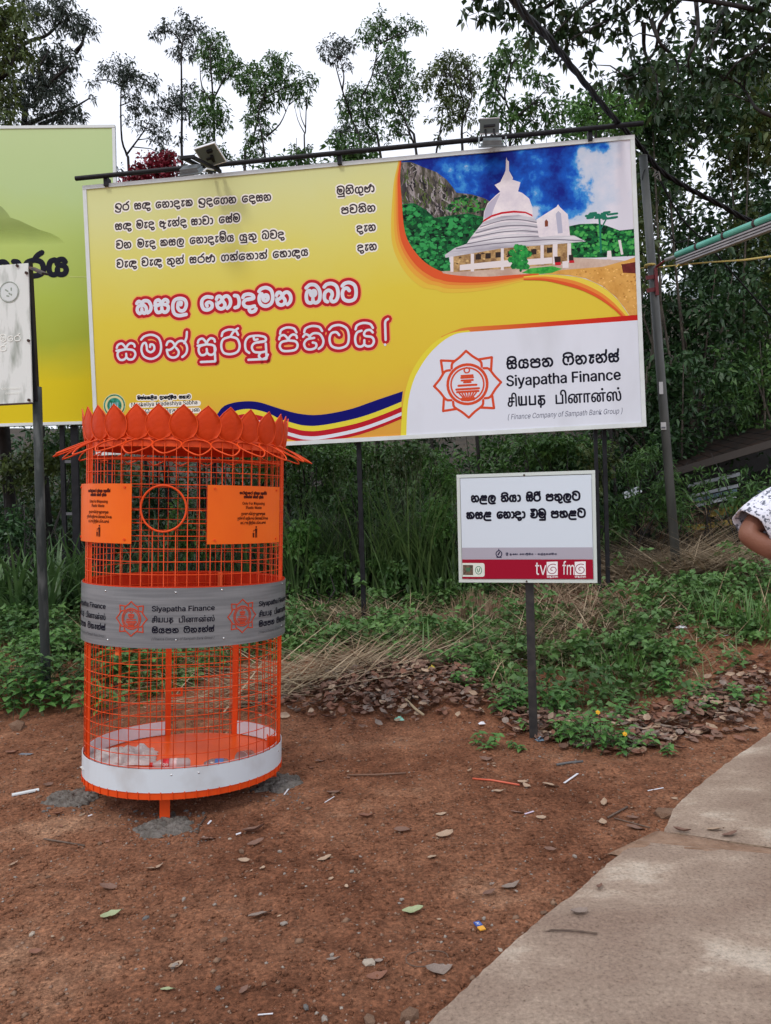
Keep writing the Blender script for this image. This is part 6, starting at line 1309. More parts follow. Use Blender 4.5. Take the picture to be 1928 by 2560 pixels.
straw('dry_straw', 420, [(40, 1500), (20, 1520), (90, 1510), (150, 1500), (230, 1520), (300, 1540)], 0., 1., .6, .14, STB)
for (px, py, lb_) in ((1165, 1570, 'brown dry stump tuft left of the small sign post'), (1240, 1575, 'brown dry stump tuft touching the small sign post'), (1200, 1550, 'brown dry stump tuft between two others')):
    q = gp(px, py); t = thing('dry_tuft', lb_, 'dry grass', q, 0, 'dry stump tufts'); n = 130
    P = np.stack([rng.normal(size=n)*.09, rng.normal(size=n)*.06, np.zeros(n)], 1)
    V, F = blades(P, rng.uniform(0, 6.28, n), rng.uniform(.15, .38, n), rng.uniform(.008, .014, n), rng.uniform(0, .35, n), rng.uniform(-.2, .3, n), 3); obj('stalks', mesh('stalks', V, F, STB), t)

# leafy weeds standing by themselves
def weed(label, px, py, h, L, n, m, group, name='weed', flower=None, spread=.1, asp=.62, at_=None):
    q = at_ or gp(px, py); t = thing(name, label, 'plant', q, 0, group); bm = B(); Ps, Ds = [], []
    for k in range(n):
        a = rng.uniform(0, 6.28); lean = rng.uniform(.0, .5); hk = h*rng.uniform(.55, 1.)
        e = np.array([math.cos(a)*lean*hk+rng.normal()*spread*.4, math.sin(a)*lean*hk, hk]); b0 = np.array([rng.normal()*spread, rng.normal()*spread*.6, 0])
        bm.tube([tuple(b0), tuple(b0*.6+e*.5+np.array([0, 0, .01])), tuple(b0+e)], [.003, .0025, .0015], 4)
        for j in range(6):
            f = .25+.75*j/5; p = b0+e*f
            for s_ in (0, math.pi): aa = a+j*1.57+s_; Ps.append(p); Ds.append([math.cos(aa), math.sin(aa), .15+rng.normal()*.15])
    bm.make('stems', mat('weed_stem', (.05, .08, .03), .7), t)
    P, D = np.array(Ps), np.array(Ds, float); N_ = len(P); l = L*rng.uniform(.6, 1.15, N_)
    # six sided folded leaves
    D = nrmz(D); S = nrmz(np.cross(D, np.array([0, 0, 1.])+rng.normal(size=D.shape)*.15)); Nn = np.cross(S, D); w = (l*asp)[:, None]; l_ = l[:, None]; dz = np.array([0, 0, 1.])
    V = np.stack([P, P+D*l_*.3+S*w*.45+Nn*w*.08, P+D*l_*.65+S*w*.38+Nn*w*.06-dz*l_*.1, P+D*l_*1.-dz*l_*.32, P+D*l_*.65-S*w*.38+Nn*w*.06-dz*l_*.1, P+D*l_*.3-S*w*.45+Nn*w*.08, P+D*l_*.35-dz*l_*.0, P+D*l_*.7-dz*l_*.14], 1).reshape(-1, 3)
    b = np.arange(N_)[:, None]*8; F = np.concatenate([b+np.array(f) for f in ([0, 1, 6, 6], [1, 2, 7, 6], [2, 3, 7, 7], [0, 6, 5, 5], [6, 7, 4, 5], [7, 3, 4, 4])])
    F = [tuple(dict.fromkeys(f)) for f in F.tolist()]
    obj('leaves', mesh('leaves', V, F, m), t)
    if flower:
        for (dx, dy, dz_) in flower:
            fb = B()
            for k in range(6):
                a = k*1.05; fb.add([(0, 0, 0), (.012*math.cos(a), .012*math.sin(a), .004), (.016*math.cos(a+.5), .016*math.sin(a+.5), .0), (.012*math.cos(a+1), .012*math.sin(a+1), .004)], [(0, 1, 2, 3)])
            fb.box((0, 0, .003), (.008, .008, .006)); o = fb.make('flower', mat('yellow_flower', (.75, .42, .02), .6), t, loc=(dx, dy, dz_)); o.rotation_euler = (.9, 0, 0)
WD = mat('weed_leaf', (0.053, 0.150, 0.033), .45, (0.135, 0.300, 0.068), 7., trans=.2, lo=.3, hi=.7); WD2 = mat('weed_leaf_dark', (0.033, 0.098, 0.030), .45, (0.090, 0.195, 0.053), 7., trans=.2)
for px, py, h, L, n, lb_, fl_ in ((1232, 1868, .10, .06, 3, 'small weed on the dirt left of the small sign post', None), (1312, 1876, .06, .05, 2, 'tiny weed seedling at the foot of the small sign post', None), (1385, 1840, .12, .06, 4, 'weed just right of the small sign post', None), (1445, 1850, .20, .07, 5, 'leafy weed in front of the bank right of the sign post', None), (1500, 1868, .26, .055, 12, 'bushy weed with two yellow flowers beside the sign', [(-.03, -.1, .25), (.12, -.14, .12)]), (1550, 1875, .16, .06, 7, 'bushy weed right of the yellow flowers', None), (1640, 1888, .12, .06, 3, 'weed standing alone in the leaf litter', None), (1580, 1800, .2, .07, 5, 'nettle like weed at the middle of the right bank', None), (1705, 1800, .16, .06, 5, 'nettle like weed near the concrete path', None), (1375, 1790, .25, .075, 8, 'broad leaved weed behind the small sign post', None), (1290, 1780, .2, .07, 7, 'broad leaved weed left of the small sign post', None), (1650, 1730, .2, .07, 6, 'weed half way up the right bank', None), (1150, 1720, .16, .07, 6, 'weed at the edge of the leaf heap', None), (1800, 1750, .16, .06, 6, 'weed above the far end of the path', None), (1880, 1760, .14, .06, 5, 'weed at the right edge above the path', None)):
    weed(lb_, px, py, h, L, n, WD, 'weeds at the foot of the right bank', flower=fl_)
for px, py, h, L, n, lb_ in ((20, 1760, .45, .10, 12, 'broad leaved weed at the left edge of the photo'), (70, 1790, .35, .10, 10, 'broad leaved weed left of the grey pole foot'), (60, 1690, .40, .09, 12, 'leafy weed behind the left pole'), (175, 1740, .38, .10, 12, 'climbing broad leaved weed right of the grey pole foot'), (200, 1780, .30, .11, 8, 'broad leaved weed close to the orange bin'), (150, 1650, .35, .09, 12, 'leafy weed between grey pole and orange bin'), (25, 1620, .40, .08, 12, 'fine weed behind, at the left edge'), (215, 1650, .35, .08, 10, 'fine weed behind the bin edge'), (95, 1600, .35, .08, 12, 'fine weed behind the left pole foot'), (300, 1700, .3, .09, 10, 'weed seen through the left of the lower mesh'), (400, 1690, .3, .09, 10, 'weed seen through the middle of the lower mesh'), (520, 1680, .28, .09, 10, 'weed seen between the door posts of the bin')):
    weed(lb_, px, py, h, L, n, WD2 if px % 2 else WD, 'weeds on the left bank', spread=.16)
for px, py, h, L, n, lb_ in ((760, 1600, .2, .07, 12, 'low green weed patch right of the orange bin'), (830, 1620, .2, .07, 12, 'low green weed patch in front of the straw'), (900, 1600, .22, .07, 10, 'low green weed left of the middle post foot'), (950, 1500, .25, .08, 6, 'small weed at the foot of the middle post'), (1000, 1620, .2, .07, 10, 'low green weed right of the middle post foot'), (1080, 1660, .2, .08, 10, 'low green weed above the leaf heap'), (1130, 1590, .25, .07, 8, 'low green weed beside the dry stump tufts')):
    weed(lb_, px, py, h, L, n, WD, 'weeds around the middle post', spread=.2)

# ------------------------------------------------------------------ loose things on the ground
def stone_mesh(seed, n=8):
    import bmesh
    bm = bmesh.new(); bmesh.ops.create_icosphere(bm, subdivisions=1, radius=1); r = random.Random(seed)
    sx, sy, sz = r.uniform(.8, 1.2), r.uniform(.6, 1.), r.uniform(.4, .7)
    for v in bm.verts: k = 1+.35*mnoise.noise(v.co*1.7+Vector((seed*3.1, 0, 0))); v.co = Vector((v.co.x*sx, v.co.y*sy, v.co.z*sz))*k
    me = bpy.data.meshes.new('stone'); bm.to_mesh(me); bm.free(); return me
STN = [mat('pebble_brown', (.20, .115, .075), .9, (.30, .19, .13), 30, bump=.4), mat('pebble_grey', (.24, .20, .17), .85, (.36, .31, .26), 20, bump=.4), mat('stone_pale', (.42, .34, .26), .8, (.55, .47, .38), 15, bump=.5), mat('cement_lump', (.13, .12, .11), .9, (.20, .19, .18), 20, bump=.5), mat('stone_reddish', (.17, .09, .055), .9, (.26, .16, .10), 12, bump=.6, bscale=25)]
def bits(name, n, x0, x1, y0, y1, smin, smax, m, f=None, squash=.6):
    """tiny distorted octahedra scattered on the ground, one mesh"""
    X, Y = scatter(n, x0, x1, y0, y1, f or (lambda X, Y: np.ones_like(X))); n = len(X); s = smin+(smax-smin)*rng.random(n)**3
    base = np.array([[1, 0, 0], [0, 1, 0], [-1, 0, 0], [0, -1, 0], [0, 0, 1], [0, 0, -1.]]); T = np.array([[0, 1, 4], [1, 2, 4], [2, 3, 4], [3, 0, 4], [1, 0, 5], [2, 1, 5], [3, 2, 5], [0, 3, 5]])
    a = rng.uniform(0, 6.28, n); J = base[None]*(1+rng.normal(size=(n, 6, 1))*.22)*np.array([1, 1, squash])+rng.normal(size=(n, 6, 3))*.12
    x = J[..., 0]*np.cos(a)[:, None]-J[..., 1]*np.sin(a)[:, None]; y = J[..., 0]*np.sin(a)[:, None]+J[..., 1]*np.cos(a)[:, None]
    V = np.stack([x, y, J[..., 2]], -1)*s[:, None, None]+np.stack([X, Y, terr_n(X, Y)+s*.15], 1)[:, None]
    F = (np.arange(n)[:, None, None]*6+T[None]).reshape(-1, 3); tagobj(obj(name, mesh(name, V.reshape(-1, 3), F, m)), kind='stuff')
PA = Vector(e1[0]); PB = Vector(e1[-1]); PC = Vector(e2[-1])
def off_path(X, Y):
    d = (PB-PA); s = (X-PA.x)*d.y-(Y-PA.y)*d.x; d2 = PC-PB; s2 = (X-PB.x)*d2.y-(Y-PB.y)*d2.x
    return np.where(Y < PB.y, s < 0, s2 < 0).astype(float)
nearf = lambda X, Y: off_path(X, Y)*np.clip(4.5/Y**1.25, .1, 1)
bits('gravel', 60000, -3.4, 3.0, 1.7, 7.2, .0022, .0125, DIRT, nearf)
bits('gravel', 17000, -3.4, 3.0, 1.7, 7.0, .0025, .009, STN[0], nearf)
bits('gravel', 2600, -3.4, 3.0, 1.7, 7.0, .003, .010, STN[1], nearf)
bits('gravel', 700, -3.4, 3.0, 1.7, 6.0, .008, .020, STN[4], nearf)
for (px, py) in ((200, 1975), (180, 2010), (360, 2040), (430, 2035), (440, 2080), (690, 1985), (670, 1945)):
    q = g0(px, py); bits('gravel', 26, q[0]-.16, q[0]+.16, q[1]-.10, q[1]+.10, .005, .014, STN[3])
jj = Vector(k0)
bits('gravel', 1500, 1.0, 3.6, 3.0, 4.0, .002, .008, DIRT, lambda X, Y: np.exp(-(((X-j0.x)*jd.y-(Y-j0.y)*jd.x)/.045)**2))
sms = [stone_mesh(i) for i in range(6)]
def stone(px, py, s, mi, label, group='stones lying on the dirt'):
    q = gp(px, py); s *= 1.1; me = sms[(px+py) % 6].copy(); me.materials.clear(); me.materials.append(STN[mi])
    o = obj('stone', me, None, (q.x, q.y, q.z+s*.25)); o.scale = (s, s*.8, s); o.rotation_euler = (0, 0, px % 6.28); tagobj(o, label, 'stone', group)
for px, py, s, mi, lb_ in ((923, 2409, .021, 2, 'pale angular stone left of the path, lower middle'), (45, 1822, .07, 4, 'large reddish brown stone at the left below the weeds'), (460, 2250, .016, 1, 'pale oval pebble in front of the bin, middle of the dirt'), (365, 2298, .014, 3, 'grey pebble right of the green fallen leaf'), (80, 2338, .014, 2, 'small pale pebble near the lower left corner'), (437, 2418, .016, 1, 'pebble pair in the lower middle of the dirt'), (545, 2474, .013, 3, 'small dark pebble near the bottom'), (765, 2521, .016, 3, 'grey stone near the bottom edge, middle'), (812, 2552, .020, 1, 'pale stone cut by the bottom edge'), (925, 2555, .024, 4, 'brown stone touching the path corner at the bottom'), (1024, 2545, .03, 4, 'brown stone right at the path edge, bottom'), (830, 2389, .012, 1, 'small grey stone left of the pale angular stone'), (1437, 2143, .016, 1, 'round pale stone beside the path edge'), (1210, 2298, .013, 1, 'pale pebble above the orange and blue wrapper'), (1249, 2377, .012, 2, 'white pebble at the path edge'), (1360, 2284, .013, 4, 'brown pebble on the edge of the path'), (700, 2130, .013, 1, 'pebble right of the front footing'), (575, 2099, .012, 2, 'white pebble pair beside the curled leaf'), (605, 2130, .016, 4, 'brown stone below the curled leaf'), (710, 2310, .013, 1, 'pebble right of centre, lower dirt'), (345, 2380, .012, 4, 'small brown pebble lower left'), (560, 2352, .015, 4, 'brown pebble near the lower centre'), (120, 2195, .012, 4, 'brown pebble at the left of the dirt'), (250, 2110, .014, 4, 'brown pebble below the left footing'), (880, 2180, .011, 1, 'pebble right of the bin, middle dirt'), (1005, 2250, .012, 1, 'pebble left of the greenish leaf'), (1290, 2230, .012, 1, 'tiny stone near the heart shaped leaf'), (1670, 2040, .055, 4, 'broken concrete lump at the joint of the path')):
    stone(px, py, s, mi, lb_)
for (px, py) in ((340, 2030), (356, 2036), (465, 2030), (475, 2036), (510, 2035), (122, 2022), (110, 2030), (140, 2015)): stone(px, py, .014, 3, 'grey cement crumb beside a footing of the bin', 'cement crumbs')

# dry leaves: shared shapes, each leaf its own object
DL = [mat('dry_leaf_brown', (.13, .065, .045), .75, (.23, .13, .09), 30), mat('dry_leaf_tan', (.30, .20, .135), .7, (.44, .32, .22), 25), mat('dry_leaf_rust', (.17, .07, .042), .75, (.25, .115, .07), 25), mat('dry_leaf_grey', (.19, .14, .115), .8, (.28, .22, .18), 25), mat('leaf_pale_green', (.26, .32, .16), .6, (.36, .38, .22), 25)]
def leaf_shape(seed):
    r = random.Random(seed); V, F = [], []; n = 7; cu = r.uniform(.4, 1.5); cl = r.uniform(.1, .9); bw = r.uniform(.24, .36); tw = r.uniform(-.5, .5)
    for i in range(n):
        t = i/(n-1); w = bw*math.sin(math.pi*min(1, t*.92+.06))**.8*(1+.1*math.sin(i*2.3+seed)); x = t-.5
        z0 = cl*.25*(abs(t-.5)*2)**2
        for k in (-1, -.5, 0, .5, 1): V.append((x, k*w, z0+cu*.22*abs(k)**1.5*w/bw*.6+tw*.18*k*t+.02*math.sin(i*1.9+k*3+seed)))
    F = [(i*5+k, i*5+k+1, i*5+k+6, i*5+k+5) for i in range(n-1) for k in range(4)]
    V.append((.62, 0, V[-3][2]+.01)); F.append((len(V)-1, (n-1)*5+2, (n-1)*5+1)); return V, F
lsh = [leaf_shape(i) for i in range(8)]
lme_ = {(i, j): mesh('dry_leaf', v, f, DL[j], True) for i, (v, f) in enumerate(lsh) for j in range(5)}
LSC = .84
def dleaf(q, s, az, i, j, label, group='dry leaves scattered over the dirt and path', dz=0.006):
    o = obj('dry_leaf', lme_[(i % 8, j)], None, (q[0], q[1], q[2]+dz)); s *= LSC; o.scale = (s, s*random.uniform(.7, 1), s*.8); o.rotation_euler = (random.uniform(-.2, .2), random.uniform(-.2, .2), az); tagobj(o, label, 'leaf', group)
def onpath(q): return (q[0], q[1], max(q[2], .034)) if off_path(np.array([q[0]]), np.array([q[1]]))[0] < .5 else q
spec = [(1511, 2011, .09, 1.3, 1, 'pale upright curled leaf near the white stick'), (1279, 2219, .10, .3, 3, 'broad heart shaped greyish leaf in the middle of the dirt'), (1223, 2238, .08, .6, 0, 'small curled brown leaf left of the heart shaped one'), (1033, 2280, .10, .1, 4, 'greenish leaf in the middle of the dirt'), (1007, 2077, .10, 0, 0, 'flat brown leaf below the orange straw'), (1113, 2091, .10, .05, 1, 'pale long leaf below the orange straw'), (1507, 2061, .08, 1.5, 1, 'round tan leaf near the broken path corner'), (1589, 2073, .10, -.4, 0, 'dark brown leaf lying before the path joint'), (1583, 2049, .08, 0, 0, 'brown leaf above the dark leaf at the joint'), (1097, 2430, .12, .4, 3, 'greyish long leaf near the path edge, lower middle'), (1706, 2101, .09, -.3, 0, 'brown leaf lying in the joint of the path'), (1826, 2108, .09, .2, 0, 'broad brown leaf in the joint at right'), (1790, 2095, .09, -.2, 1, 'thin tan leaf in the joint'), (1450, 2308, .08, .2, 3, 'flat leaf print brown on the concrete'), (1500, 2244, .06, 1, 0, 'small brown leaf on the concrete slab'), (1377, 1966, .11, -.5, 1, 'long tan leaf left of the white stick'), (1310, 1960, .09, -.7, 1, 'leaf touching the orange straw'), (1318, 1968, .07, -1, 1, 'small leaf under the end of the orange straw'), (1248, 1983, .08, 0, 1, 'thin pale leaf under the orange straw'), (1103, 2039, .07, .3, 1, 'small tan leaf, middle right of the dirt'), (1294, 2034, .08, -.1, 0, 'brown leaf near the white strip'), (1353, 2048, .06, -.3, 1, 'small round tan leaf near the path'), (1377, 2128, .07, -.1, 0, 'brown leaf before the path edge'), (1082, 2145, .06, .5, 1, 'small pale leaf in the middle'), (280, 2293, .10, .35, 4, 'pale green leaf with holes lying lower left'), (385, 2175, .11, .8, 1, 'long curled tan leaf below the front footing'), (635, 2080, .13, .4, 0, 'long curled brown leaf right of the front footing'), (640, 2110, .10, .5, 0, 'brown curled leaf below the long one'), (520, 2100, .09, 0, 0, 'crumpled brown leaf right of the front footing'), (270, 2223, .09, 0, 0, 'flat brown leaf left of centre'), (35, 2165, .07, 1.2, 1, 'pale folded leaf at the left edge'), (205, 2040, .06, 1.4, 1, 'upright tan leaf between footings'), (145, 2038, .07, 0, 2, 'rust brown leaf left below the left footing'), (840, 1984, .12, 0, 0, 'flat brown leaf right of the bin'), (915, 2045, .11, .4, 2, 'long rust leaf right of the bin'), (812, 2150, .08, .4, 1, 'pale curled leaf in the middle right'), (650, 2290, .11, .4, 3, 'long grey leaf lower middle'), (610, 2155, .06, 0, 1, 'small twig like leaf'), (90, 2385, .06, 0, 2, 'reddish leaf lower left'), (420, 2478, .06, 0, 4, 'green grey leaf scrap near the bottom'), (610, 2480, .05, 1, 0, 'small brown leaf near the bottom'), (945, 2445, .09, .2, 2, 'rust coloured leaf left of the path, bottom'), (835, 2405, .06, 0, 3, 'small grey leaf near the pale stone'), (440, 2418, .07, .9, 1, 'tan leaf in the lower middle'), (590, 1960, .06, 0, 1, 'small tan leaf beside the right footing'), (120, 1965, .07, .7, 0, 'brown leaf left of the left footing'), (30, 1885, .11, 0, 2, 'rust leaf at left edge below the big stone'), (800, 1905, .08, .4, 0, 'brown leaf below the leaf heap'), (1175, 1930, .07, 1.2, 1, 'pale leaf above the orange straw'), (1215, 1900, .10, 0, 0, 'brown leaf between small weeds')]
for i, (px, py, s, az, j, lb_) in enumerate(spec): q = gp(px, py); dleaf(onpath(tuple(q)), s, az, i, j, lb_)
# litter heap and the strip of litter along the bank
def litter(X, Y):
    heap = sm(1-np.hypot((X-.05)/1.35, (Y-6.25)/.85)); a = sm(1-np.abs(Y-(edge_y(X)-.25+.1*np.sin(X*3)))/.55)*sm((X-.4)/.5)*sm((3.6-X)/1.)
    return np.clip(heap*1.6+a*.9, 0, 1)*off_path(X, Y)
X, Y = scatter(13000, -1.6, 3.6, 4.6, 7.4, litter); o_ = np.argsort(Y+.0*X); X, Y = X[o_], Y[o_]
for i in range(min(240, len(X))):
    dleaf((X[i], Y[i], tz(X[i], Y[i])+.008*random.random()), random.uniform(.08, .135), random.uniform(0, 6.28), i, random.choice((0, 0, 2, 3, 1)), 'curled dry brown leaf in the litter at the foot of the bank', 'leaves in the litter strip', dz=.012)
Vs, Fs, Ms = [], [], []; k = 0
for i in range(240, len(X)):
    v, f = lsh[i % 8]; v = np.array(v); s = random.uniform(.045, .09); R = Matrix.Rotation(random.uniform(0, 6.28), 3, 'Z') @ Matrix.Rotation(random.uniform(-.6, .6), 3, 'X') @ Matrix.Rotation(random.uniform(-.5, .5), 3, 'Y')
    v = (np.array(R) @ (v*s).T).T+np.array([X[i], Y[i], tz(X[i], Y[i])+.02+.05*random.random()*float(litter(X[i:i+1], Y[i:i+1])[0])]); Vs.append(v); Fs += [tuple(a+k for a in t) for t in f]; m_ = random.choice((0, 0, 2, 3, 0, 1)); Ms += [m_]*len(f); k += len(v)
V = np.vstack(Vs); tagobj(obj('leaf_litter', mesh('leaf_litter', V.tolist(), Fs, DL, True, Ms)), kind='stuff')
X, Y = scatter(900, -3.4, 3., 2.2, 6.8, lambda X, Y: off_path(X, Y)*np.clip(.25+.9*sm((Y-4)/3), 0, 1)); Vs, Fs, Ms = [], [], []; k = 0
for i in range(len(X)):     # leaf crumbs
    v, f = lsh[i % 8]; v = np.array(v)*random.uniform(.012, .034); R = np.array(Matrix.Rotation(random.uniform(0, 6.28), 3, 'Z')); v = (R @ v.T).T+np.array([X[i], Y[i], float(terr_n(X[i], Y[i]))+.003]); Vs.append(v); Fs += [tuple(a+k for a in t) for t in f]; Ms += [random.choice((0, 1, 2, 3))]*len(f); k += len(v)
tagobj(obj('leaf_crumbs', mesh('leaf_crumbs', np.vstack(Vs).tolist(), Fs, DL, True, Ms)), kind='stuff')
# sticks, straws, wrappers
def stick(name, pts, r, m, label, catg, ends=None, n=6, lift=.006):
    P = [gp(*p) for p in pts]; c = P[0]; P = [Vector(onpath(tuple(p)))+Vector((0, 0, lift)) for p in P]
    tagobj(B().tube([p-c for p in P], r, n).make(name, m, None, smooth=True, loc=c), label, catg)
TW = mat('twig', (.09, .06, .045), .85, (.16, .11, .08), 30)
stick('straw', [(1182, 1949), (1230, 1953), (1299, 1965)], .0055, mat('orange_straw', (.62, .12, .06), .4), 'orange red plastic drinking straw on the dirt', 'straw')
def strip(name, a, b, w, m, label, catg='strip', lift=.004, th=.002):
    P, Q = Vector(onpath(tuple(gp(*a)))), Vector(onpath(tuple(gp(*b)))); c = (P+Q)/2
    tagobj(B().bar(P-c+Vector((0, 0, lift)), Q-c+Vector((0, 0, lift+.004)), w, th).make(name, m, None, loc=c), label, catg)
WP = mat('white_plastic', (.72, .72, .76), .4)
strip('plastic_strip', (1411, 1959), (1445, 1937), .012, WP, 'short white plastic strip on the dirt right of the orange straw')
strip('plastic_strip', (1617, 1979), (1659, 1973), .008, WP, 'thin white strip near the path edge')
strip('plastic_strip', (1312, 2037), (1334, 2032), .010, mat('lilac_plastic', (.6, .5, .62), .5), 'small lilac paper strip on the dirt')
strip('foam_strip', (30, 1989), (98, 1977), .03, mat('foam_white', (.68, .72, .74), .5), 'white strip lying at the left edge of the dirt', th=.008)
strip('plastic_strip', (645, 2540), (683, 2540), .004, WP, 'thin white strip at the very bottom')
strip('plastic_strip', (812, 2008), (836, 1995), .005, WP, 'thin bent white strip right of the right footing')
strip('plastic_strip', (711, 1988), (724, 1972), .008, WP, 'white strip on the right footing'); strip('plastic_strip', (176, 1987), (198, 1986), .004, WP, 'white sliver on the left footing')
strip('plastic_scrap', (590, 2088), (603, 2086), .014, WP, 'white plastic scrap before the bin'); strip('plastic_scrap', (220, 2042), (231, 2040), .012, WP, 'white scrap below the left footing'); strip('plastic_scrap', (520, 2062), (528, 2055), .010, WP, 'white scrap beside the twig')
strip('paper_piece', (1048, 1897), (1060, 1897), .035, mat('blue_grey_paper', (.3, .33, .4), .6), 'small pale paper piece right of the leaf heap') if 0 else None
strip('roof_piece', (50, 1886), (80, 1888), .03, mat('slate_scrap', (.16, .17, .2), .6), 'blue grey scrap at the left below the big stone')
stick('twig', [(435, 2062), (470, 2075), (495, 2085), (497, 2068), (515, 2045)], .004, TW, 'forked twig at the front footing', 'twig')
stick('twig', [(868, 1940), (940, 1939), (1015, 1935)], .005, mat('twig_reddish', (.2, .11, .07), .8), 'long thin twig right of the bin', 'twig')
stick('twig', [(1326, 2350), (1380, 2353), (1440, 2355), (1495, 2362)], .0032, TW, 'thin bent twig lying on the concrete', 'twig')
stick('twig', [(1520, 2047), (1545, 2033), (1569, 2020)], .005, TW, 'short stick before the broken path corner', 'twig')
stick('twig', [(1535, 2048), (1580, 2060), (1625, 2072)], .003, TW, 'thin stalk before the broken path corner', 'twig')
stick('twig', [(1392, 1914), (1430, 1908), (1458, 1906)], .007, mat('grey_stick', (.12, .12, .12), .8), 'grey stick below the bushy weed', 'twig')
stick('twig', [(110, 2100), (160, 2108), (212, 2117)], .004, TW, 'dark root like twig in the dirt at left', 'twig')
stick('branch', [(790, 1706), (815, 1702), (845, 1708)], .022, mat('pale_branch', (.22, .15, .10), .85, (.3, .22, .15), 20), 'short thick branch on the leaf heap', 'branch', lift=.03)
for (pp, r, lb_) in (([(880, 1700), (905, 1660), (940, 1630)], .008, 'pale dry stalk sticking up from the leaf heap'), ([(930, 1680), (925, 1645), (935, 1625)], .007, 'second pale stalk on the leaf heap'), ([(1015, 1765), (1040, 1790), (1060, 1805)], .010, 'flat pale bark strip in the leaf heap'), ([(1290, 1640), (1370, 1560), (1450, 1500), (1500, 1490)], .009, 'long dry cane leaning on the bank behind the sign')):
    stick('dry_stalk', pp, r, mat('pale_stalk', (.38, .29, .18), .8), lb_, 'stalk', lift=.05)
# a ring of thin wire in the dirt and a wrapper
q = gp(1068, 2400); tagobj(B().tube([(.075*math.cos(a*.35), .05*math.sin(a*.35), .006+.003*math.sin(a)) for a in range(17)], .0016, 5).make('vine_ring', TW, None, loc=q), 'thin looped vine lying in the dirt by the path', 'vine')
q = gp(1200, 2321); w = thing('wrapper', 'small orange and blue sweet wrapper on the dirt', 'wrapper', (q.x, q.y, q.z+.006), 1.9)
B().box((-.014, 0, .002), (.026, .024, .004)).make('orange_end', mat('wrapper_orange', (.75, .36, .04), .4), w); B().box((.015, 0, .003), (.030, .024, .006)).make('blue_end', mat('wrapper_blue', (.03, .09, .36), .4), w); kk = Ink(lambda u, v, h: (u, v, .0062+h)); kk.stroke([(.006, -.004), (.012, .006), (.018, -.004), (.024, .005)], .003, 0, .0003); kk.make('wrapper_print', WP, w)
crumple('plastic_wrapper', 'crumpled mint green wrapper before the leaf heap', 'wrapper', Vector(gp(998, 1800)), .035, .025, .035, mat('mint_wrapper', (.16, .50, .36), .3, (.3, .62, .5), 20), 9, 8)
crumple('plastic_wrapper', 'small yellow crumpled wrapper on top of the leaf heap', 'wrapper', Vector(gp(1080, 1685))+Vector((0, 0, .04)), .03, .02, .04, mat('yellow_wrapper', (.62, .46, .05), .4), 5, 7)
crumple('plastic_wrapper', 'white crumpled paper on the right bank', 'paper', Vector(gp(1762, 1482))+Vector((0, 0, .05)), .10, .05, .05, WP, 6, 8)
crumple('plastic_wrapper', 'small white paper scrap in the middle of the right bank', 'paper', Vector(gp(1705, 1586))+Vector((0, 0, .06)), .05, .03, .03, WP, 8, 7)
crumple('plastic_wrapper', 'blue and clear wrapper at the foot of the small sign post', 'wrapper', Vector(gp(1352, 1851)), .035, .02, .03, mat('blue_clear_wrapper', (.25, .38, .5), .3), 12, 7)
crumple('plastic_wrapper', 'white bottle cap like scrap left of the sign post', 'scrap', Vector(gp(1205, 1817))+Vector((0, 0, .02)), .025, .015, .02, WP, 13, 6)

# ------------------------------------------------------------------ right pole with lamp tube, rope, cable, shed
p0, p1 = at(1608, 392, 9.), at(1694, 1452, 9.); gz_ = tz(p1.x, p1.y)
pole = thing('utility_pole', 'leaning grey metal pole right of the billboard with red lamp clamps', 'pole', (p1.x, p1.y, gz_))
o3 = Vector((p1.x, p1.y, gz_)); PM = mat('grey_pole_paint', (.055, .06, .058), .55, (.10, .105, .10), 6., stretch=(1, 1, .3))
dn = (p1-p0).normalized(); foot = p1+dn*((gz_-.3-p1.z)/dn.z if abs(dn.z) > .1 else 0)
B().tube([foot-o3, (p1-o3)*.5+(p0-o3)*.5, p0-o3], [.053, .050, .046], 16).make('shaft', PM, pole, smooth=True)
B().tube([p0-o3, p0-o3+Vector((0, 0, .01))], .048, 16).make('pole_cap', PM, pole)
B().bar(at(1600, 435, 8.95)-o3, at(1601, 395, 8.95)-o3, .09, .05).make('splice_plate', mat('splice_grey', (.16, .18, .18), .5), pole) if 0 else None
RC = mat('red_clamp_paint', (.16, .014, .018), .5)
B().bar(at(1639, 670, 8.93)-o3, at(1643, 738, 8.93)-o3, .035, .03).make('lamp_clamp', RC, pole)
for py in (694, 726): B().bar(at(1615+(py-694)*.06, py+1, 8.94)-o3, at(1640, py-3, 8.94)-o3, .012, .045).make('clamp_strap', RC, pole)
for (px, py, w_, h_) in ((1653, 970, .045, .14), (1659, 1065, .06, .085)): 
    c = at(px, py, 8.94)-o3; B().box(c, (w_, .004, h_)).make('paper_sticker', mat('sticker_paper', (.5, .5, .5), .7), pole)
c = at(1659, 1069, 8.935)-o3; B().box(c, (.045, .004, .018)).make('sticker_print', mat('sticker_print', (.12, .12, .14), .7), pole)
B().tube([at(1600, 1090, 8.9)-o3] and [at(1622+k, 667+k*0, 8.95)-o3 for k in (0, 20)], .02, 6) if 0 else None
yr = B().tube([(math.cos(a*.5236)*.055, math.sin(a*.5236)*.055, 0) for a in range(12)], .014, 6, closed=True)
YM = mat('yellow_rope', (.62, .46, .10), .6, (.5, .40, .16), 20)
rope = thing('rope', 'thin yellow rope tied round the grey pole and stretched to the right', 'rope', at(1625, 664, 9.))
ro = Vector(rope.location); yr.make('knot', YM, rope)
B().tube([at(x, y, d)-ro for x, y, d in ((1640, 669, 8.95), (1700, 662, 8.6), (1780, 655, 8.2), (1860, 650, 7.7), (1928, 641, 7.2), (2050, 628, 6.4))], [.007, .007, .008, .010, .010, .010], 6).make('long_run', YM, rope)
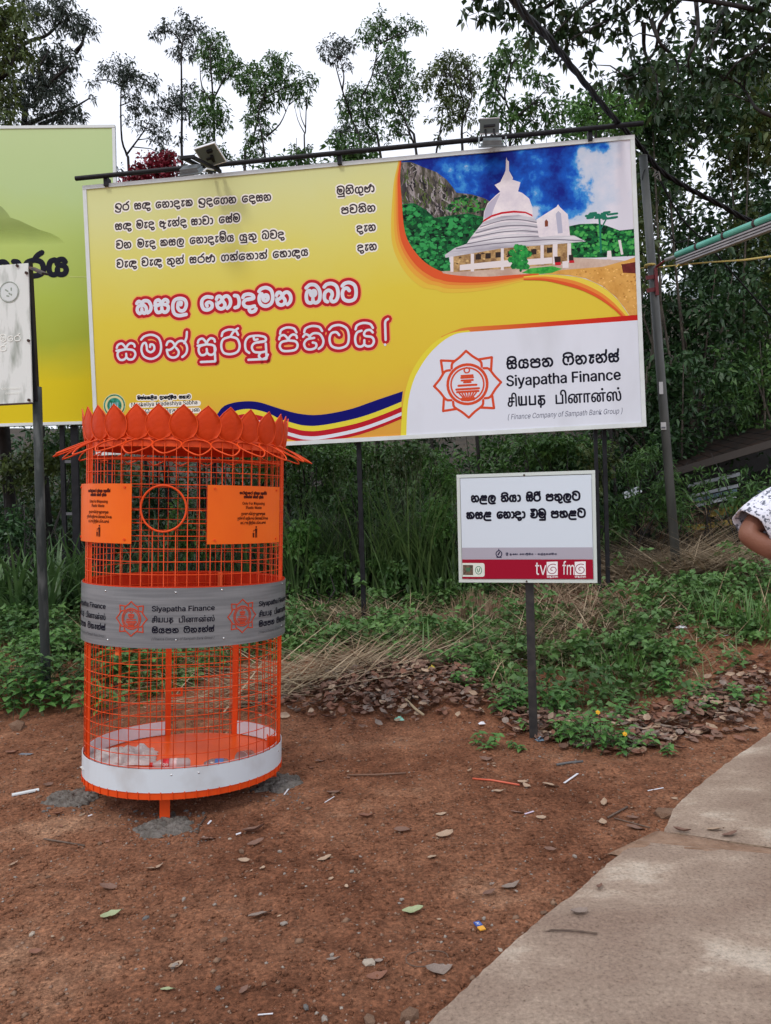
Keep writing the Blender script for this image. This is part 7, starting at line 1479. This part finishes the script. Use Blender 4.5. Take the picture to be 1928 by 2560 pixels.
B().tube([at(x, y, d)-ro for x, y, d in ((1618, 668, 9.), (1600, 671, 9.1), (1580, 674, 9.3))], .006, 6).make('tail', YM, rope)
B().tube([at(x, y, 8.55)-ro for x, y in ((1690, 668), (1700, 658), (1706, 666), (1696, 660))], .008, 5).make('side_knot', YM, rope)
# lamp tube on its arm
la = thing('tube_lamp', 'long green and grey tube lamp on an arm of the grey pole', 'lamp', at(1640, 668, 8.9)); lo = Vector(la.location)
A0, A1, A2 = at(1640, 668, 8.93), at(1664, 650, 8.8), at(1695, 640, 8.65)
B().tube([A0-lo, A1-lo], .012, 8).make('arm', RC, la); B().tube([A1-lo, A2-lo], .022, 8).make('arm_socket', mat('galvanised', (.28, .28, .29), .4), la)
T0, T1 = at(1692, 637, 8.62), at(1990, 518, 6.95); dd = (T1-T0).normalized()
GT = mat('green_lamp_housing', (.07, .36, .27), .35, (.16, .50, .40), 3.5, lo=.3, hi=.7)
sgm = [0, .28, .60, .93, 1.3]; Lt = (T1-T0).length
for i in range(len(sgm)-1):
    a_ = T0+dd*sgm[i]*Lt/1.3; b_ = T0+dd*(sgm[i+1]-.02)*Lt/1.3
    B().tube([a_-lo, b_-lo], .034, 12).make('housing', GT, la, smooth=False); B().tube([b_-lo, b_+dd*.03-lo], .040, 12).make('clip', mat('lamp_clip', (.05, .03, .03), .6), la)
dv = Vector((0, 0, -1)); bm = B(); n_ = 70
for off in (.055, .085, .112):
    bm.bar(T0-lo+dv*off+dd*.02, T1-lo+dv*off*1.02, .06, .016)
bm.make('reflector', mat('lamp_reflector', (.26, .25, .26), .5, (.34, .33, .34), 8), la)
for i in range(n_):
    p = T0+dd*(Lt*(i+.5)/n_)+dv*.042-lo; B().box(p, (.012, .05, .012)).make('rib', mat('rib_dark', (.03, .03, .03), .6), la)
# thick twisted power cable coming over the camera
CB = mat('black_cable', (.006, .006, .007), .6, (.014, .014, .016), 12, spec=.15)
cb = thing('power_cable', 'thick twisted black power cable crossing the upper right corner', 'cable', at(1600, 365, 8.9)); co = Vector(cb.location)
path = cat([tuple(at(*p)) for p in ((1120, -330, 3.6), (1285, 0, 5.0), (1375, 100, 6.0), (1460, 205, 7.1), (1530, 290, 8.0), (1595, 360, 8.9), (1650, 425, 9.1), (1720, 470, 9.3), (1800, 512, 9.5), (1870, 550, 9.7), (1990, 600, 9.9))], 12)
for k in range(3):
    Q = []
    for i, p in enumerate(path):
        a = i*.42+k*2.094; j = min(i, len(path)-2); d = Vector(path[j+1]-path[j]).normalized(); u = d.cross(Vector((0, 0, 1))).normalized(); w = d.cross(u); Q.append(Vector(p)+(u*math.cos(a)+w*math.sin(a))*.0155-co)
    B().tube(Q, .0155, 6).make('strand', CB, cb, smooth=True)
def wire(label, pts, r=.008): 
    P = [Vector(q) for q in cat([tuple(at(*p)) for p in pts], 5)]; c = P[len(P)//2]; tagobj(B().tube([p-c for p in P], r, 5).make('wire', CB, None, smooth=True, loc=c), label, 'wire')
wire('thin dark wire slanting down behind the tube lamp', ((1640, 430, 9.2), (1700, 540, 9.3), (1770, 612, 9.4), (1830, 680, 9.5), (1900, 760, 9.6), (1980, 850, 9.7)), .010)
wire('thin sagging wire beside the grey pole top', ((1605, 460, 9.), (1612, 425, 8.95), (1640, 420, 9.2)), .005)
wire('wire hanging from the cable to the pole bracket', ((1672, 520, 9.8), (1674, 570, 9.8), (1690, 605, 9.8), (1720, 600, 9.9)), .007)
BK = mat('pale_bracket_wire', (.25, .24, .22), .6)
P = [at(x, y, 9.1) for x, y in ((1625, 402), (1612, 410), (1614, 425), (1630, 418), (1640, 428), (1632, 440), (1648, 432), (1640, 445), (1652, 452), (1646, 425), (1634, 418))]; c = P[0]
tagobj(B().tube([p-c for p in P], .010, 5).make('cable_clamp', BK, None, loc=c), 'bent pale wire clamp hanging at the top of the grey pole', 'clamp')
# dark shed behind the shrubs at the right
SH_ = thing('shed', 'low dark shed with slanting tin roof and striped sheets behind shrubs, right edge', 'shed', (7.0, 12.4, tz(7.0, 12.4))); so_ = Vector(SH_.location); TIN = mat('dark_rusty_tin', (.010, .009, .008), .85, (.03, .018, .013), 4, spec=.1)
a0_, a1_ = at(1680, 1172, 11.2), at(1990, 1080, 10.2); b0_, b1_ = a0_+Vector((.5, 2.2, .25)), a1_+Vector((.5, 2.2, .25))
for i in range(9):
    t0, t1 = i/9, (i+1)/9-.008; P = [a0_.lerp(a1_, t0), a0_.lerp(a1_, t1), b0_.lerp(b1_, t1), b0_.lerp(b1_, t0)]; P = [p-so_ for p in P]
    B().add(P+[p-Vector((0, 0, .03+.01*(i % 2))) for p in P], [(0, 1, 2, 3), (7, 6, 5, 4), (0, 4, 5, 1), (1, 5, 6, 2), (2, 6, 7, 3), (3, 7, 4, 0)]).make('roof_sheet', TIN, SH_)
B().bar(a0_-so_-Vector((0, 0, .06)), a1_-so_-Vector((0, 0, .06)), .06, .10).make('roof_beam', mat('shed_beam', (.05, .04, .035), .8), SH_)
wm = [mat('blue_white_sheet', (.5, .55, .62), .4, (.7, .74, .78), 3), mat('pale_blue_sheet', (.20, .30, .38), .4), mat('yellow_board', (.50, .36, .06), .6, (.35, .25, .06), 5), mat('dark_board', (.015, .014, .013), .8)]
for i, (x0, y0, x1, y1, mi, hh) in enumerate(((1720, 1215, 1850, 1185, 0, .05), (1725, 1228, 1850, 1200, 3, .04), (1728, 1240, 1845, 1214, 0, .045), (1730, 1252, 1842, 1226, 1, .05), (1740, 1264, 1840, 1240, 0, .05), (1770, 1285, 1900, 1262, 2, .10), (1640, 1335, 1830, 1305, 2, .08), (1720, 1318, 1860, 1290, 3, .09), (1880, 1240, 1990, 1215, 1, .10), (1880, 1200, 1990, 1170, 3, .2))):
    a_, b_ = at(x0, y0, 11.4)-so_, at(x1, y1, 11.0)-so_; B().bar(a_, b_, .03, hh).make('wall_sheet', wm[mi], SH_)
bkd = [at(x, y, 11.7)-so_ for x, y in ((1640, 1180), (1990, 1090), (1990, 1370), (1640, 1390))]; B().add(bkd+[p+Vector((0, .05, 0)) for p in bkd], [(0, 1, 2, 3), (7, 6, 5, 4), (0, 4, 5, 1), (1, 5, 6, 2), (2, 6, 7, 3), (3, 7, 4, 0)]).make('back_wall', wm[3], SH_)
st = B().bar(at(1560, 1240, 11.4), at(1602, 1222, 11.4), .03, .10); c = at(1580, 1231, 11.4); st.v = [tuple(Vector(v)-c) for v in st.v]; tagobj(st.make('tin_sheet', wm[0], None, loc=c), 'pale slanting tin sheet left of the grey pole in the shrubs', 'sheet')
for (px, py, Y, R, n, lb_) in ((1640, 1245, 10.4, (.55, .4, .5), 900, 'fine leaved shrub left of the grey pole'), (1760, 1215, 10.3, (.4, .35, .36), 170, 'fine leaved shrub in front of the striped sheets'), (1700, 1275, 10.2, (.4, .35, .36), 350, 'fine leaved shrub right of the grey pole'), (1860, 1240, 10.2, (.5, .4, .4), 350, 'fine leaved shrub before the shed, right edge'), (1560, 1290, 10.4, (.6, .4, .5), 900, 'shrub between billboard posts and grey pole'), (1930, 1270, 10.0, (.5, .4, .4), 600, 'shrub before the shed beyond the shirt sleeve'), (1590, 1150, 10.6, (.5, .4, .4), 700, 'shrub under the right corner of the billboard')):
    q = at(px, py, Y); bush(lb_, (q.x, Y, q.z), R, n, .11, .22, LEAFM[1], group='fine leaved shrubs in front of the shed')

# distant hillside at the right, haze mixed into its pale grey colour
HM = mat('haze_tinted_hill', (.20, .23, .24), .9, (.15, .18, .18), .05, detail=6)
V, F = grid(10, 160, 60, 150, 50, 40, lambda X, Y: 1.0+(X-8)*.55*sm((X-10)/60)+(Y-60)*.18+4*fbm2(X, Y, .08, 3.)); tagobj(obj('hills', mesh('hills', V, F, HM, True)), kind='structure')

# ------------------------------------------------------------------ person at the right edge
SK = mat('brown_skin', (.20, .082, .052), .5, (.25, .11, .07), 9., spec=.35, bump=.15, bscale=120)
def skin(name, pts, edges, rad, m, parent, sub=2, root=0):
    me = bpy.data.meshes.new(name); me.from_pydata(pts, edges, []); o = bpy.data.objects.new(name, me); COL.objects.link(o)
    md = o.modifiers.new('skin', 'SKIN'); md.use_smooth_shade = True
    for i, r in enumerate(rad):
        r = r if hasattr(r, '__len__') else (r, r); me.skin_vertices[0].data[i].radius = r
    me.skin_vertices[0].data[root].use_root = True
    sb = o.modifiers.new('sub', 'SUBSURF'); sb.levels = sub; sb.render_levels = sub
    dg = bpy.context.evaluated_depsgraph_get(); dg.update(); m2 = bpy.data.meshes.new_from_object(o.evaluated_get(dg), depsgraph=dg)
    bpy.data.objects.remove(o); m2.materials.clear(); m2.materials.append(m); m2.name = name
    for p in m2.polygons: p.use_smooth = True
    return obj(name, m2, parent)
YP = 3.6
el_ = at(1853, 1338, YP); sh_ = el_+Vector((.26, .08, .18)); wr_ = el_+Vector((.24, -.06, -.13))
pc = Vector((sh_.x+.19, sh_.y+.03, 0)); gzp = .034
per = thing('person', 'person at the right edge in white shirt with grey flowers, bare brown elbow bent', 'person', (pc.x, pc.y, gzp)); pO = Vector((pc.x, pc.y, gzp))
J = lambda x, y, z: Vector((x, y, z))
H_ = sh_.z-gzp      # shoulder height
pts = [J(0, 0, .95*H_/1.45), J(0, 0, 1.12*H_/1.45), J(0, 0, H_-.12), J(0, .0, H_+.02), J(0, -.01, H_+.10), J(0, -.02, H_+.20), J(0, -.025, H_+.29),
       sh_-pO, (sh_-pO)*.5+(el_-pO)*.5, el_-pO+Vector((.02, 0, 0)), (el_-pO)*.5+(wr_-pO)*.5, wr_-pO,
       J(.19, .03, H_), J(.24, .02, H_-.28), J(.16, -.18, H_-.34), J(.04, -.24, H_-.30),
       J(-.10, 0, .88*H_/1.45), J(-.11, -.01, .50), J(-.11, .01, .10), J(-.12, -.13, .04), J(.10, 0, .88*H_/1.45), J(.11, -.01, .50), J(.11, .01, .10), J(.12, -.13, .04)]
E_ = [(0, 1), (1, 2), (2, 3), (3, 4), (4, 5), (5, 6), (2, 7), (7, 8), (8, 9), (9, 10), (10, 11), (2, 12), (12, 13), (13, 14), (14, 15), (0, 16), (16, 17), (17, 18), (18, 19), (0, 20), (20, 21), (21, 22), (22, 23)]
rd = [(.13, .11), (.13, .11), (.15, .11), .07, .055, (.085, .095), (.07, .08), .062, .058, .056, .054, .034, .062, .045, .04, .03, .09, .058, .045, .035, .09, .058, .045, .035]
skin('body', pts, E_, rd, SK, per)
# hands: palm and five fingers each
def hand(c, d, side, nm='hand'):
    d = d.normalized(); s_ = d.cross(Vector((0, 0, 1))).normalized()*side; nn = s_.cross(d)
    P = [c, c+d*.045]; E2 = [(0, 1)]; R2 = [(.026, .02), (.036, .016)]
    for k, (o_, L) in enumerate(((-.028, .065), (-.010, .075), (.009, .071), (.027, .056))):
        i = len(P); P += [c+d*.075+s_*o_, c+d*(.075+L*.45)+s_*o_*1.1-nn*.008, c+d*(.075+L*.85)+s_*o_*1.1-nn*.028]; E2 += [(1, i), (i, i+1), (i+1, i+2)]; R2 += [.0095, .0085, .007]
    i = len(P); P += [c+d*.02-s_*.035-nn*.01, c+d*.055-s_*.055-nn*.02]; E2 += [(0, i), (i, i+1)]; R2 += [.011, .009]
    skin(nm, [tuple(p) for p in P], E2, R2, SK, per, 2)
hand(wr_-pO+Vector((.0, 0, 0)), Vector((.7, -.5, -.1)), 1); hand(J(.04, -.24, H_-.30), Vector((-.8, -.1, .2)), -1)
# face, hair
skin('ears', [(-.088, -.01, H_+.20), (-.094, -.005, H_+.225), (.088, -.01, H_+.20), (.094, -.005, H_+.225)], [(0, 1), (2, 3)], [.014, .014, .014, .014], SK, per, 1)
B().add([(0, -.135, H_+.20), (-.016, -.115, H_+.185), (.016, -.115, H_+.185), (0, -.105, H_+.235), (0, -.11, H_+.18)], [(0, 1, 3), (0, 3, 2), (0, 2, 4), (0, 4, 1)]).make('nose', SK, per)
EYEM = mat('eye_white', (.45, .43, .40), .3); IRIS = mat('iris', (.02, .012, .008), .3); HAIR = mat('black_hair', (.008, .007, .007), .6, (.02, .018, .016), 60)
def dome(c, rx, ry, rz, a0, a1, nu=20, nv=8, front=0.):
    V = []
    for j in range(nv+1):
        a = a0+(a1-a0)*j/nv
        for i in range(nu):
            t = 2*math.pi*i/nu; dz = front*max(0, -math.sin(t))*(1 if j == 0 else 0); k = 1+.04*math.sin(i*2.7+j*1.9)
            V.append((c[0]+rx*math.cos(a)*math.cos(t)*k, c[1]+ry*math.cos(a)*math.sin(t)*k, c[2]+rz*math.sin(a)+dz))
    return V, [(j*nu+i, j*nu+(i+1) % nu, (j+1)*nu+(i+1) % nu, (j+1)*nu+i) for j in range(nv) for i in range(nu)]
for s_ in (-1, 1):
    V, F = dome((s_*.032, -.098, H_+.225), .013, .010, .008, -1.5, 1.5, 12, 6); e_ = obj('eye', mesh('eye', V, F, EYEM, True), per)
    V, F = dome((s_*.032, -.1045, H_+.225), .006, .005, .006, -1.5, 1.5, 10, 4); obj('iris', mesh('iris', V, F, IRIS, True), e_)
    B().tube([(s_*.018, -.112, H_+.243), (s_*.034, -.112, H_+.249), (s_*.050, -.102, H_+.243)], .004, 5).make('eyebrow', HAIR, per)
B().tube([(-.024, -.108, H_+.155), (0, -.113, H_+.153), (.024, -.108, H_+.155)], .005, 6).make('mouth', mat('lips', (.14, .04, .035), .5), per)
V, F = dome((0, .008, H_+.215), .097, .112, .120, -.15, 1.55, 24, 9, .055); obj('hair', mesh('hair', V, F, HAIR, True), per)
# shirt: torso tube and a flared short sleeve over the elbow
def floral():
    m = bpy.data.materials.new('white_floral_shirt'); m.use_nodes = True; t = m.node_tree; n = t.nodes; L = t.links; b = n['Principled BSDF']
    tc = n.new('ShaderNodeTexCoord'); no = n.new('ShaderNodeTexNoise'); no.inputs['Scale'].default_value = 55; no.inputs['Detail'].default_value = 2.5; no.inputs['Roughness'].default_value = .6; L.new(tc.outputs['Object'], no.inputs['Vector'])
    vo = n.new('ShaderNodeTexVoronoi'); vo.inputs['Scale'].default_value = 60; L.new(tc.outputs['Object'], vo.inputs['Vector'])
    mu = n.new('ShaderNodeMath'); mu.operation = 'MULTIPLY_ADD'; mu.inputs[1].default_value = -.16; L.new(vo.outputs['Distance'], mu.inputs[0]); L.new(no.outputs['Fac'], mu.inputs[2])
    r = n.new('ShaderNodeValToRGB'); r.color_ramp.elements[0].position = .455; r.color_ramp.elements[0].color = (.72, .72, .80, 1); r.color_ramp.elements[1].position = .50; r.color_ramp.elements[1].color = (.13, .14, .18, 1)
    L.new(mu.outputs[0], r.inputs[0]); L.new(r.outputs[0], b.inputs['Base Color']); b.inputs['Roughness'].default_value = .85; return m
FLM = floral()
tor = []
for z, rx, ry in ((.80, .225, .175), (.95, .21, .16), (1.1, .195, .145), (1.25, .205, .145), (H_-.06, .215, .14), (H_+.0, .19, .12), (H_+.04, .10, .09), (H_+.06, .07, .075)): tor.append([(rx*math.cos(a*math.pi/12), ry*math.sin(a*math.pi/12), z*1.0) for a in range(24)])
V = [p for r in tor for p in r]; F = [(i*24+k, i*24+(k+1) % 24, (i+1)*24+(k+1) % 24, (i+1)*24+k) for i in range(len(tor)-1) for k in range(24)]
obj('shirt', mesh('shirt', V, F, FLM, True), per)
def sleeve(a, b, name='sleeve'):
    d = (b-a).normalized(); u = d.cross(Vector((0, 1, 0))).normalized(); w = d.cross(u); L = (b-a).length; rows = []
    for t, r in ((-.12, .060), (0, .076), (.3, .088), (.6, .098), (.85, .100), (1.0, .098), (1.0, .092), (.9, .086)):
        rows.append([a+d*t*L+(u*math.cos(k*math.pi/14)+w*math.sin(k*math.pi/14))*r*(1+.05*math.sin(k*1.3+t*3)) for k in range(28)])
    V = [p for r in rows for p in r]; F = [(i*28+k, i*28+(k+1) % 28, (i+1)*28+(k+1) % 28, (i+1)*28+k) for i in range(len(rows)-1) for k in range(28)]
    obj(name, mesh(name, V, F, FLM, True), per)
s0_, e0_ = sh_-pO, el_-pO
sleeve(s0_+Vector((.03, 0, .0)), e0_+Vector((.050, .008, .030))); sleeve(J(.19, .03, H_), J(.235, .02, H_-.22))
tr_ = mat('dark_trousers', (.03, .032, .04), .8)
for s_ in (-1, 1):
    rows = [[(s_*x+r*math.cos(k*math.pi/8), y+r*math.sin(k*math.pi/8), z) for k in range(16)] for x, y, z, r in ((.085, 0, .86, .125), (.10, 0, .70, .11), (.11, -.01, .48, .085), (.11, .01, .10, .075))]
    V = [p for r in rows for p in r]; obj('trouser_leg', mesh('trouser_leg', V, [(i*16+k, i*16+(k+1) % 16, (i+1)*16+(k+1) % 16, (i+1)*16+k) for i in range(3) for k in range(16)], tr_, True), per)
